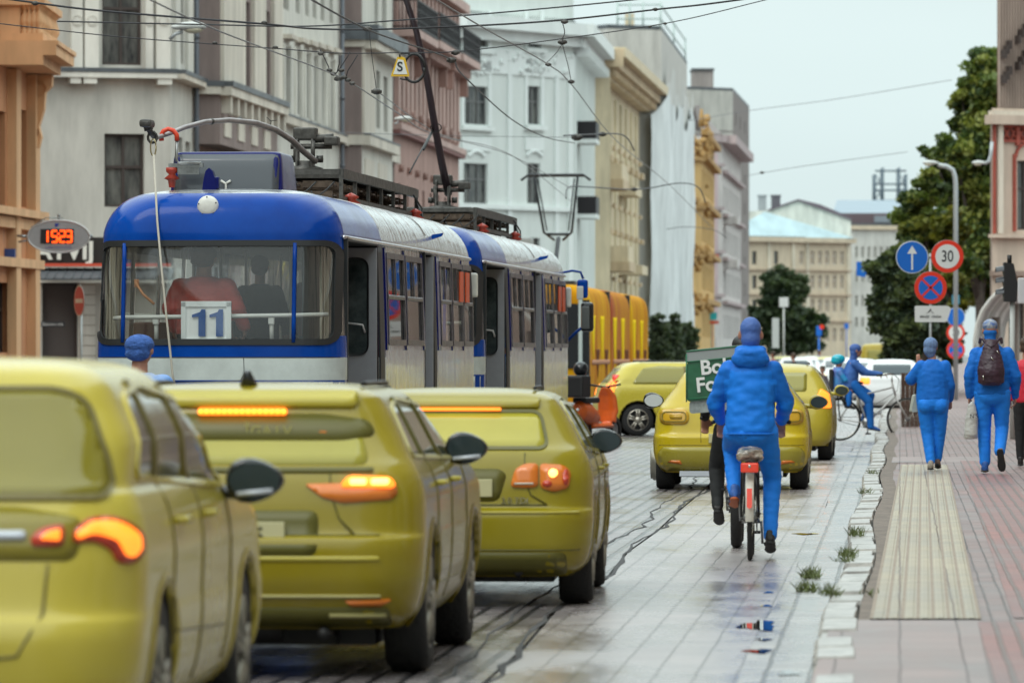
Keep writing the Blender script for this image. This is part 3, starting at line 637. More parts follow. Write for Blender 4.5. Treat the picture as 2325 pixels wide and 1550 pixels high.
f = Facade(u1_, u2_, 0, 20.3, b, W6); n_ = 7
for k in range(n_):
    u = 1.2 + k * (f.L - 2) / n_; f.bar('pilaster', W6b, u - .9, u - .3, 1, 18.8, .15)
    for z_ in (2, 6, 10.2, 14.4): f.win(u + .1, u + 1.2, z_, z_ + 2.2, WFG, mull=0)
f.bar('cornice', W6b, -.8, f.L, 19.6, 20.3, 1.2); f.bar('cornice', W6b, -.4, f.L, 19.0, 19.6, .6)
for k in range(14): u = .3 + k * f.L / 14; f.bar('modillion', W6b, u, u + .5, 18.5, 19.0, .9)
m_ = f.tb('balcony_rail', mat('iron_black', (.02, .02, .02), .5))
for zc in (9.6, 13.9): f.bar('balcony', W6b, 2, 6, zc - .25, zc, 1.2); f.bar('balcony_rail', mat('iron_black', (.02, .02, .02), .5), 2, 6, zc, zc + 1.0, 1.2, -1.16); f.bar('balcony_rail', mat('iron_black', (.02, .02, .02), .5), 1.97, 2, zc, zc + 1.0, 1.2)
f.done(); closing(b, [u0_, u1_, u2_], W6, GRM, 20.3, 16)
# --- B7 cream house with heavy cornice
W7 = stucco('butter', (.66, .56, .39)); W7b = stucco('butter_trim', (.56, .44, .29)); b = bld('cream yellow house with a heavy overhanging cornice', 0)
v0, v1 = on_line(1352), on_line(1457); f = Facade(v0, v1, 0, 20.2, b, W7); z_ = 20.2
for k in range(8):
    u = 2.5 + k * (f.L - 4) / 8
    for z0_ in (2.2, 6.6, 11.3, 15.0): f.win(u, u + 1.6, z0_, z0_ + 2.1, WFW, mull=0, depth=.3); f.bar('sill', W7b, u - .3, u + 1.9, z0_ - .35, z0_ - .1, .35)
    f.bar('pilaster', stucco('butter_light', (.72, .64, .47)), u - 1.9, u - 1.1, .5, 18, .22); f.bar('hood', W7b, u - .4, u + 2, 13.7, 14.1, .5); f.bar('hood', W7b, u - .4, u + 2, 9.2, 9.5, .5)
for zc, dd in ((7.4, 1.6), (12.6, 1.2)): f.bar('balcony', W7b, 9, 16, zc - .6, zc, dd); f.bar('balcony', W7, 24, 31, zc - .6, zc, dd); f.bar('balcony', W7, 9.3, 15.7, zc, zc + 1.0, dd - .1)
f.bar('cornice', W7, -.5, f.L, 19.8, 20.4, 1.9); f.bar('cornice', W7b, 0, f.L, 19.2, 19.8, 1.4); f.bar('cornice', W7, 0, f.L, 18.6, 19.2, .7)
for k in range(30): u = k * f.L / 30; f.bar('modillion', W7b, u, u + .6, 18.7, 19.2, 1.2)
f.done(); closing(b, [v0, v1], W7, GRM, 20.2, 16)
mb = MB(); f = Facade((v0[0] - 1.5, v0[1] - .4), (v0[0] + .9, v0[1] - .35), 0, 19.8, b, W7); f.bar('cornice', W7b, 0, f.L + .8, 19.2, 20.3, .4); f.wpx(1338, 1348, 300, 500, WFW, mull=0); f.done()
# --- B8 house wrapped in scaffold net
W8 = stucco('concrete_pale', (.52, .505, .47), .25); b = bld('tall grey house wrapped in white scaffold netting', 0)
n0, n1, n2 = at(1380, 403), at(1502, 405), on_line(1560, .9)
f = Facade(n0, n1, 0, 24.6, b, W8); f.done(); f = Facade(n1, n2, 0, 24.6, b, W8); f.done(); closing(b, [n0, n1, n2], W8, GRM, 24.6, 14)
NET = mat('net_white', (.70, .74, .74), .8, var=.25, vs=.5, bump=.25, bs=.8, stretch=(1.5, 1.5, .25), bdist=.3); NETG = mat('net_grey', (.58, .58, .55), .8, var=.3, vs=.4, bump=.15, bs=.7, stretch=(1.5, 1.5, .25), bdist=.3)
def net(name, pts, z0, z1, m, seed, bulge=.35):
    mb = MB(); rs = random.Random(seed); nn, mm = 46, 34; vs = []; ph = [rs.random() * 6 for _ in range(6)]
    seg = [(Vector(pts[i + 1]) - Vector(pts[i])).length for i in range(len(pts) - 1)]; T = sum(seg)
    for j in range(mm + 1):
        for i in range(nn + 1):
            d = T * i / nn; k = 0
            while k < len(seg) - 1 and d > seg[k]: d -= seg[k]; k += 1
            a, b2_ = Vector(pts[k]), Vector(pts[k + 1]); p = a.lerp(b2_, min(1, d / seg[k])); t = (b2_ - a).normalized(); no = Vector((t.y, -t.x))
            q = bulge * .55 * (.35 * math.sin(i * .9 + ph[0]) + .4 * math.sin(j * .31 + i * .5 + ph[1]) + .3 * math.sin(i * 2.3 + j * .15 + ph[2]) + rs.uniform(-.12, .12)) ; p = p + no * (q + .3)
            zt = z1 + .8 * math.sin(i * .35 + ph[3]) + .4 * math.sin(i * .8 + ph[4]); vs.append((p.x, p.y, z0 + (zt - z0) * j / mm))
    mb.add(vs, [(j * (nn + 1) + i, j * (nn + 1) + i + 1, (j + 1) * (nn + 1) + i + 1, (j + 1) * (nn + 1) + i) for j in range(mm) for i in range(nn)], True)
    return mb.build(name, m, b, rec=False)
net('scaffold_net', [at(1425, 400), at(1505, 402), on_line(1566, 1.7)], 0, 21.0, NETG, 3, .12)
net('scaffold_net', [at(1470, 399.6), at(1507, 401.6), on_line(1566, 1.95)], 3.3, 19.2, NET, 5, .3)
mb = MB()
for x in (1402, 1430, 1460, 1500, 1530, 1556):
    D_ = 405 if x < 1505 else on_line(x, .9)[1]; xx = LX(x, D_); mb.tube([(xx, D_, 24.6), (xx, D_, 26.6)], .07, 5)
for zz_ in (25.4, 26.4): mb.tube([(*at(1402, 405), zz_), (*at(1500, 405), zz_), (*on_line(1556, .9), zz_)], .06, 5)
mb.build('roof_railing', mat('pale_steel', (.45, .55, .52), .5), b)
mb = MB(); mb.b2((*at(1420, 412), 24.6), (LX(1440, 412), 414, 26.2)); mb.build('roof_hut', W7, b)
# --- B9 yellow, B10 pinkish white, B11 concrete tower
W9 = stucco('ochre', (.62, .40, .15), .25); W9b = stucco('ochre_dark', (.42, .25, .09), .25); b = bld('narrow ochre yellow house with ornate gable', 0)
x0_, x1_ = at(1563, 470), at(1592, 474); x2_ = on_line(1622, .6); f = Facade(x0_, x1_, 0, 19, b, W9)
for z_ in (3, 7, 11, 15): f.bar('cornice', W9b, -.1, f.L + .1, z_ + 2.6, z_ + 2.9, .4); 
m_ = f.tb('relief', W9b)
for k in range(60): zz_ = random.choice((6, 10, 14, 18.4, 19)); m_.sphere((random.uniform(0, f.L), -.25, zz_ + random.gauss(0, .45)), random.uniform(.12, .35), 6, 4)
f.done(); f = Facade(x1_, x2_, 0, 20.5, b, W9)
for k in range(12):
    u = 2 + k * (f.L - 3) / 12
    for z_ in (3, 7, 11, 15): f.win(u, u + 1.5, z_, z_ + 2.1, WFD, mull=0)
for z_ in (5.8, 9.8, 13.8, 17.8, 19.8): f.bar('cornice', W9b, -.1, f.L, z_, z_ + .4, .6)
m_ = f.tb('relief', W9b)
for k in range(60): zz_ = random.choice((6, 10, 14, 18.4, 19.5, 20.5)); m_.sphere((random.uniform(0, 14), -.4, zz_ + random.gauss(0, .45)), random.uniform(.15, .4), 6, 4)
m_.cyl((1, 0, 20.5), (1, 0, 22), .3, 6, .1)
f.done(); closing(b, [x0_, x1_, x2_], W9, GRM, 19, 12)
W10 = stucco('rose_white', (.58, .55, .53)); W10b = stucco('rose_trim', (.44, .36, .36)); b = bld('pale rose-white house with a red balcony sign', 0)
y0_, y1_, y2_ = at(1592, 520), at(1640, 524), on_line(1682, .8); f = Facade(y0_, y1_, 0, 21.5, b, W10)
for x in (1604,): 
    for yt, yb in ((300, 345), (376, 420), (462, 500), (536, 572), (635, 690)): f.wpx(x - 6, x + 4, yt, yb, WFD, mull=0)
for z_ in (5, 9, 13, 17): f.bar('cornice', W10b, 0, f.L, z_ + 1.8, z_ + 2.1, .3)
f.bar('panel', stucco('rose', (.55, .42, .43)), f.L * .45, f.L * .75, 5, 20, .1); f.bar('cornice', W10b, -.1, f.L + .3, 21, 21.6, .6)
f.bar('balcony', mat('red_sign', (.6, .08, .05), .5), .3, f.L * .6, f.z(1615, 590), f.z(1615, 578), .5)
f.done(); f = Facade(y1_, y2_, 0, 21.5, b, W10)
for k in range(14):
    u = 2 + k * (f.L - 3) / 14
    for z_ in (3, 7, 11, 15): f.win(u, u + 1.4, z_, z_ + 2.2, WFD, mull=0)
for z_ in (6.2, 10.2, 14.2, 18.2): f.bar('cornice', W10b, 0, f.L, z_, z_ + .3, .5)
f.bar('cornice', W10b, -.2, f.L, 20.9, 21.7, 1.3); f.bar('balcony', W10, 3, 9, 9.5, 10.3, 1.3); f.bar('balcony', W10, 3, 9, 13.6, 14.3, 1.3)
f.done(); closing(b, [y0_, y1_, y2_], W10, mat('roof_brown', (.2, .17, .16), .6), 21.5, 12)
mb = MB(); mb.add([(y0_[0], y0_[1], 21.8), (y1_[0], y1_[1], 21.8), (y2_[0], y2_[1], 21.8), (y2_[0] - 5, y2_[1], 24.5), (y1_[0] - 2.5, y1_[1] + 3, 24.5), (y0_[0], y0_[1] + 4, 24.5)], [(0, 1, 4, 5), (1, 2, 3, 4)]); mb.build('roof', mat('roof_brown', (.2, .17, .16), .6), b, rec=False)
W11 = stucco('tower_pale', (.47, .46, .42)); W11b = stucco('tower_brown', (.22, .19, .18)); b = bld('plain concrete tower block rising above the rose-white house', 0, 'tower_block')
z0_, z1_, z2_ = at(1560, 598), at(1664, 602), at(1701, 645); zt_ = H + (803 - 207) * 602 / F
f = Facade(z0_, z1_, 0, zt_, b, W11); f.bar('panel_joint', W11b, 0, f.L, 22, 22.15, .03); f.bar('panel_joint', W11b, 0, f.L, 25, 25.15, .03); f.done(); f = Facade(z1_, z2_, 0, zt_, b, W11b)
for k in range(9):
    for j in range(3): f.win(6 + j * 12, 8 + j * 12, 2 + k * 3, 3.4 + k * 3, WFD, mull=0)
f.done(); closing(b, [z0_, z1_, z2_], W11b, GRM, zt_, 10)
mb = MB(); mb.b2((LX(1572, 606), 606, zt_ + .3), (LX(1620, 606), 612, zt_ + 2.4)); mb.build('roof_hut', stucco('hut', (.33, .29, .27)), b); mb = MB(); mb.b2((LX(1570, 606), 605.8, zt_ + 2.4), (LX(1622, 606), 612.2, zt_ + 2.6)); mb.build('roof', GRM, b)
# --- houses closing the end of the street
CE = stucco('end_cream', (.60, .51, .38), .15); CEb = stucco('end_trim', (.42, .32, .24), .2); b = bld('long cream house with pale blue roof closing the street', 0)
e0, e1 = at(1690, 700), at(1932, 712); f = Facade(e0, e1, 0, 15.9, b, CE)
for i, x in enumerate((1713, 1762, 1820, 1845, 1862, 1878, 1895, 1912)):
    for yt, yb in ((570, 600), (625, 655), (680, 708), (745, 775)): f.wpx(x - 5, x + 5, yt, yb, WFD if i < 2 else WFW, mull=0, pm=None if i < 2 else mat('pane_pale', (.42, .34, .26), .4))
for y_ in (548, 612, 668, 728): f.bar('cornice', CEb, 0, f.L, f.z(1800, y_ + 3), f.z(1800, y_), .3)
for x in (1745, 1800, 1832, 1925): f.bar('pilaster', stucco('end_light', (.66, .60, .48)), f.u(x) - .25, f.u(x) + .25, 0, 15.5, .2)
f.bar('cornice', CE, -.3, f.L + .3, 15.4, 16.0, .7); f.done(); closing(b, [e0, e1], CE, GRM, 15.8, 20)
RB = mat('roof_pale_blue', (.42, .56, .60), .3, .1, var=.2, vs=.5); mb = MB(); A_, B_ = Vector((*e0, 16)), Vector((*e1, 16))
mb.add([A_ + Vector((-3, -.8, 0)), B_ + Vector((.4, -.8, 0)), B_ + Vector((.2, 14, .2)), B_ + Vector((-9, 6, 2.0)), A_ + Vector((2.8, 6, 3.2)), A_ + Vector((-3, 14, 0))], [(0, 1, 3, 4), (1, 2, 3), (2, 5, 4, 3)]); mb.build('roof', RB, b, rec=False)
b = bld('white gabled house rising behind the pale blue roof', 0); G = stucco('gable_white', (.66, .67, .60)); ga = 722
mb = MB(); pts_ = [(1700, 560), (1932, 560), (1932, 497), (1812, 455), (1745, 478), (1700, 480)]; mb.add([P(x, y, ga) for x, y in pts_] + [P(x, y, ga) + Vector((0, 12, 0)) for x, y in pts_], [tuple(range(6)), tuple(range(11, 5, -1))] + [(i, (i + 1) % 6, (i + 1) % 6 + 6, i + 6) for i in range(6)]); mb.build('wall', G, b)
mb = MB(); rp = [(1934, 500), (1934, 494), (1862, 464), (1812, 452), (1745, 475), (1745, 479), (1812, 456)]; mb.add([P(x, y, ga - .3) for x, y in rp] + [P(x, y, ga - .3) + Vector((0, 12.5, 0)) for x, y in rp], [tuple(range(7)), tuple(range(13, 6, -1))] + [(i, (i + 1) % 7, (i + 1) % 7 + 7, i + 7) for i in range(7)]); mb.build('roof', mat('roof_slate_mauve', (.13, .10, .12), .6), b)
for x0, x1, y0, y1, m_ in ((1752, 1772, 446, 478, mat('chimney_dark', (.12, .12, .14), .7)), (1722, 1740, 446, 480, mat('chimney_grey', (.3, .33, .35), .7))):
    mb = MB(); a_, b_ = P(x0, y1, ga + 4), P(x1, y0, ga + 4); mb.b2((a_.x, a_.y, a_.z - 1), (b_.x, b_.y + 1.5, b_.z)); mb.b2((a_.x - .1, a_.y - .1, b_.z), (b_.x + .1, b_.y + 1.6, b_.z + .2)); mb.build('chimney', m_, b)
b = bld('white house with dark mansard roof under the lattice mast', 0); h0, h1 = at(1926, 745), at(2075, 748); zt_ = H + (803 - 512) * 745 / F
f = Facade(h0, h1, 0, zt_, b, stucco('far_white', (.60, .60, .56)))
for k in range(9):
    for yt, yb in ((560, 585), (615, 640), (670, 695), (720, 742)): f.wpx(1942 + k * 14, 1948 + k * 14, yt, yb, WFW, mull=0, pm=mat('pane_grey', (.30, .30, .27), .4))
f.bar('cornice', CE, 0, f.L, zt_ - .5, zt_, .5); f.done(); closing(b, [h0, h1], G, GRM, zt_, 20)
def slab(x0, x1, y0, y1, D, dp, m, name):
    mb = MB(); a_, b_ = P(x0, y1, D), P(x1, y0, D); mb.b2((a_.x, D, a_.z), (b_.x, D + dp, b_.z)); return mb.build(name, m, b)
slab(1905, 2080, 484, 512, 748, 12, mat('mansard_brown', (.12, .085, .095), .7), 'attic'); slab(1985, 2030, 490, 505, 747.8, 1, mat('dormer_grey', (.22, .25, .28), .6), 'dormer')
mb = MB(); rp = [(1890, 486), (1905, 452), (2075, 452), (2085, 486)]; mb.add([P(x, y, 752) + Vector((0, 5 if y < 460 else 0, 0)) for x, y in rp] + [P(x, 488, 760) for x in (2085, 1890)], [(0, 1, 2, 3), (1, 2, 4, 5)]); mb.build('roof', mat('roof_grey_blue', (.25, .31, .36), .5), b, rec=False)
mb = MB(); D_ = 770; st = mat('mast_steel', (.12, .16, .19), .6)
for x in (1987, 2005, 2042, 2058):
    a_, c_ = P(x, 480, D_), P(x, 380 if x in (2005, 2042) else 395, D_); mb.tube([a_, c_], .14, 5); mb.tube([a_ + Vector((0, 4, 0)), c_ + Vector((0, 4, 0))], .14, 5)
for y in (388, 418, 432, 455):
    mb.tube([P(1987, y, D_), P(2058, y, D_)], .13, 5); mb.tube([P(1987, y, D_ + 4), P(2058, y, D_ + 4)], .1, 5)
for y in (395, 425):
    for x in (1987, 2042): mb.tube([P(x, y, D_), P(x + 17, y + 30, D_)], .09, 4); mb.tube([P(x + 17, y, D_), P(x, y + 30, D_)], .09, 4)
mb.b2(P(1992, 470, D_), P(2055, 455, D_) + Vector((0, 4, 0))); mb.b2(P(1990, 480, D_), P(2060, 470, D_) + Vector((0, 4, 0)))
tag(mb.build('lattice_mast', st), 'steel lattice mast standing on the grey-blue roof', 'mast')
# --- right-hand house
W12 = stucco('peach', (.58, .46, .37)); W12b = stucco('peach_brown', (.30, .22, .18)); RED = mat('red_trim', (.35, .07, .045), .6, var=.2); b = bld('peach corner house with red lattice frieze and arched window', 0)
k0, k1 = at(2252, 190), at(2460, 192); f = Facade(k0, k1, 0, 9.78, b, W12)
zc = f.z(2290, 285); f.wpx(2310, 2352, 365, 522, WFD, mull=1, trans=.6); f.wpx(2290, 2330, 640, 800, WFD)
W12c = stucco('peach_light', (.68, .60, .50)); f.bar('pilaster', W12c, f.u(2262), f.u(2272), f.z(2260, 530), f.z(2260, 282), .16); f.bar('pilaster', RED, f.u(2254), f.u(2258), f.z(2260, 530), f.z(2260, 282), .1)
f.bar('window_surround', RED, f.u(2299), f.u(2304), f.z(2300, 525), f.z(2300, 350), .1); f.bar('window_surround', RED, f.u(2354), f.u(2359), f.z(2300, 525), f.z(2300, 350), .1)
m_ = f.tb('window_surround', RED); uc, zc_ = f.u(2331), f.z(2331, 358)
for k in range(12):
    a0_, a1_ = math.pi * k / 12, math.pi * (k + 1) / 12; r_ = f.u(2357) - uc
    m_.tube([(uc + r_ * math.cos(a0_), -.05, zc_ + r_ * math.sin(a0_)), (uc + r_ * math.cos(a1_), -.05, zc_ + r_ * math.sin(a1_))], .06, 6)
f.bar('cornice', W12, -.3, f.L, f.z(2260, 283), f.z(2260, 262), .4); f.bar('cornice', W12c, -.15, f.L, f.z(2260, 262), f.z(2260, 252), .3)
f.bar('ledge', W12, -.15, f.L, f.z(2260, 540), f.z(2260, 532), .25); f.bar('ledge', W12b, -.1, f.L, f.z(2260, 626), f.z(2260, 615), .3)
za, zb_ = f.z(2280, 320), f.z(2280, 287)
for k in range(5):
    ua, ub = f.u(2275 + k * 32), f.u(2275 + k * 32 + 30); f.bar('lattice_panel', mat('dark_red_back', (.16, .05, .04), .7), ua, ub, za, zb_, .03)
    m_ = f.tb('red_lattice', RED)
    for t_ in range(2):
        a_, c_ = ua + t_ * (ub - ua) / 2, ua + (t_ + 1) * (ub - ua) / 2; m_.tube([(a_, -.07, za), (c_, -.07, zb_)], .035, 4); m_.tube([(a_, -.07, zb_), (c_, -.07, za)], .035, 4)
    m_.b2((ub - .02, -.12, za - .15), (ub + .12, .0, zb_)); m_.b2((ua, -.1, za - .04), (ub, 0, za + .03)); m_.b2((ua, -.1, zb_ - .03), (ub, 0, zb_ + .04))
f.done()
mb = MB(); pl_ = [(k1[0], k1[1]), (k1[0] + 8, k1[1] + 1), (k1[0] + 8, 215), (k0[0] + 1.8, 212), (k0[0], k0[1])]
for i in range(4): p, q = pl_[i], pl_[i + 1]; mb.add([(*p, 0), (*q, 0), (*q, 9.78), (*p, 9.78)], [(0, 1, 2, 3)])
mb.add([(*p, 9.78) for p in pl_], [tuple(range(5))])
pu = [at(2264, 190.4), at(2460, 192.2), (k1[0] + 8, 214), (k0[0] + 2.2, 211)]
for i in (1, 2, 3): p, q = pu[i], pu[(i + 1) % 4]; mb.add([(*p, 9.7), (*q, 9.7), (*q, 18), (*p, 18)], [(0, 1, 2, 3)])
mb.add([(*p, 18) for p in pu], [tuple(range(4))]); mb.build('rear_wall', W12b, b, rec=False)
k2, k3 = at(2264, 190.4), at(2460, 192.2); f = Facade(k2, k3, 9.7, 18, b, W12b)
f.z0 = 9.7
for i in range(22): u = f.u(2266 + i * 6.2); f.bar('rib', stucco('peach_rib', (.40, .31, .26)), u, u + .05, f.z0, 18, .09)
for (x, y) in ((2268, 125), (2274, 115), (2280, 104), (2268, 182), (2274, 174), (2280, 162), (2301, 92), (2309, 78), (2317, 66), (2301, 152), (2309, 140), (2317, 126)):
    uu, zz_ = f.uz(x, y); m_ = f.tb('bracket', mat('bracket_dark', (.05, .035, .03), .7)); m_.b2((uu, -.35, zz_ - .12), (uu + .09, 0, zz_ + .16))
f.done()

# --- the houses that carry the street on to both sides of, and behind, the photographer (they show in the wet ground and the glass)
RT = lambda D: 5.2 + .068 * D
def plain(label, A, B, h, wm, n, side):
    b = bld(label, 0); f = Facade(A, B, 0, h, b, wm)
    for k in range(n):
        u = f.L * (k + .5) / n - .7
        for z_ in (1.0, 5.2, 9.4, 13.4): f.win(u, u + 1.4, z_, z_ + 2.4, WFD, mull=1, trans=0)
    f.bar('cornice', W1b, 0, f.L, h - .7, h, .7); f.bar('cornice', W1b, 0, f.L, 4.3, 4.6, .3); f.done()
    bx = 12 * side; mb = MB(); pl_ = [A, (A[0] + bx, A[1]), (B[0] + bx, B[1]), B]
    for i in range(3): p, q = pl_[i], pl_[i + 1]; mb.add([(*p, 0), (*q, 0), (*q, h), (*p, h)], [(0, 1, 2, 3)])
    mb.add([(*p, h) for p in pl_], [(0, 1, 2, 3)]); mb.build('rear_wall', wm, b, rec=False)
for i, (a_, c_, h, wm) in enumerate(((-150, -95, 17, W5), (-93, -45, 15, W2), (-43, 8, 18, W1), (10, 62, 16, W7), (64, 108, 15, W2))):
    plain(('pink', 'mauve', 'pale grey', 'cream', 'mauve-brown')[i] + ' house on the left, nearer than the orange-tan house, outside the frame', (LL(a_) + (1.5 if a_ < 0 else 0), a_), (LL(c_) + (1.5 if a_ < 0 else 0), c_), h, wm, 11, -1)
for i, (a_, c_, h, wm) in enumerate(((-150, -85, 17, W8), (-83, -30, 16, W2), (-28, 25, 18, W3), (27, 80, 15, W12), (82, 132, 17, W2))):
    plain(('concrete', 'brown', 'white', 'peach', 'dark mauve')[i] + ' house along the pavement on the right, outside the frame', (RT(c_) + 1, c_), (RT(a_) + 1, a_), h, wm, 11, 1)
# ------------------------------------------------------------ trams
TB = mat('tram_blue', (.0, .06, .36), .15, 0, vs=.9, bump=.12, bs=1.5, bdist=.07, spec=.16, col2=(.0, .032, .22))
def vmat(name, col, rough=.25, metal=0.0, coat=.6, wav=.05, ws=2.0, stretch=(1, 1, 1), var=.12, spec=.5):
    return mat(name, col, rough, metal, var=var, spec=spec, vs=3, bump=wav, bs=ws, coat=coat, stretch=stretch, bdist=.07)
TB = vmat('tram_blue', (.0, .055, .32), .15, 0, .0, .12, 1.5, spec=.16); TBD = vmat('tram_blue_dark', (.006, .010, .12), .2, 0, .0, .1, 3, spec=.25)
TW = vmat('tram_white', (.56, .62, .60), .35, 0, .1, .06, 2, var=.16); TS = vmat('tram_silver', (.80, .83, .84), .14, .6, .2, 1.0, 3.0, (1.6, 1.7, .10))
TR = vmat('tram_roof_silver', (.62, .64, .65), .22, .8, .2, .5, 2.0, (1, 4, 1)); BLK = mat('rubber_black', (.012, .014, .016), .5); BLKG = mat('black_gloss', (.01, .012, .015), .2)
GLT = glass('tram_glass', (.93, .95, .94), .09, .02, (.45, .48, .48), .03); DOORG = mat('door_leaf_grey', (.34, .35, .38), .4, var=.1, vs=4)
WHT = mat('white_enamel', (.72, .72, .68), .4, var=.1, vs=10); REDI = mat('insulator_red', (.45, .05, .03), .35); IRON = mat('iron_dirty', (.09, .086, .08), .5, .5, var=.5, vs=14); STEEL = mat('steel_grey', (.32, .33, .33), .35, .8, var=.4, vs=9)
ORN = mat('orange_paint', (.75, .10, .02), .4)
TL = 14.5
ttab = [ # z, halfw, rear, front, rear corner, front corner
 (.38, 1.20, .10, TL - .1, .40, .4), (.50, 1.235, .03, TL - .03, .42, .4), (.9, 1.25, 0, TL, .42, .4), (1.45, 1.25, 0, TL, .42, .4), (1.62, 1.248, .005, TL, .42, .4),
 (2.1, 1.235, .05, TL - .1, .42, .4), (2.68, 1.215, .13, TL - .25, .42, .4), (2.76, 1.212, .135, TL - .28, .42, .4), (2.86, 1.19, .155, TL - .32, .43, .4), (2.97, 1.14, .19, TL - .38, .46, .42),
 (3.07, 1.06, .25, TL - .5, .5, .45), (3.14, .96, .34, TL - .62, .52, .5), (3.19, .80, .50, TL - .8, .52, .5), (3.225, .55, .85, TL - 1.1, .45, .4), (3.24, .22, 1.5, TL - 1.8, .21, .21), (3.242, .01, 2.2, TL - 2.5, .01, .01)]
vs, fs, n_, k_ = stack(ttab, 190, bow=.07, taper=.012, tl=2.6, ys=np.linspace(0, 1, 270), nr=40, ncn=10)
V = np.array(vs); me0 = bpy.data.meshes.new('skin'); me0.from_pydata(vs, [], fs); SK = Skin(me0)
REARW = rrect(-1.2, 1.70, 1.17, 2.665, .13, 8)
SIDEW = [(4.25, 5.95), (6.15, 7.85)] + [(9.9, 11.15), (11.32, 12.55), (12.7, 13.9)]
DOORS = [(.62, 3.35), (8.1, 8.95)]
cen = np.array([V[list(f)].mean(0) for f in fs])
def is_hole(c):
    x, y, z = c
    if y < .62 and 1.70 < z < 2.665 and inpoly(REARW, max(-1.19, min(1.16, x)), z): return 1
    if x > 1.0:
        for a, b in SIDEW:
            if a < y < b and 1.70 < z < 2.62: return 2
        for a, b in DOORS:
            if a < y < b and z < 2.70: return 3
    if x < -1.0:
        for a, b in [(1.0, 2.5), (2.8, 4.3), (4.6, 6.1), (6.4, 7.9), (8.2, 9.7), (10, 11.5), (11.8, 13.3)]:
            if a < y < b and 1.70 < z < 2.62: return 2
    if y > TL - .7 and abs(x) < 1.05 and 1.7 < z < 2.6: return 2
    return 0
body = MB(); gl = MB(); body.v = [tuple(v) for v in vs]; gl.v = [tuple(v * np.array([.994, 1, 1]) + np.array([0, .012 if v[1] < 1 else 0, 0])) for v in V]
for f, c in zip(fs, cen):
    h = is_hole(c)
    if h in (1, 2): gl.f.append(f); gl.mi.append(0); gl.sm.append(True)
    if h: continue
    x, y, z = c
    if z > 2.735: m = 0 if y < 3.9 and not (z > 3.17) else (3 if y > 3.9 else 4)
    elif y < .62: m = 2 if 1.30 < z < 1.545 and not (z < 1.34 + 0 * x) else 0
    elif y < 4.05: m = 2 if .5 < z < 1.545 else 1
    elif z > 1.66: m = 1 if z < 2.735 and (y < 4.25 or 9.5 < y < 9.85) else 3
    elif z > 1.55: m = 3
    else: m = 3
    if y < .62 and z <= 1.30: m = 0
    body.f.append(f); body.mi.append(m); body.sm.append(True)
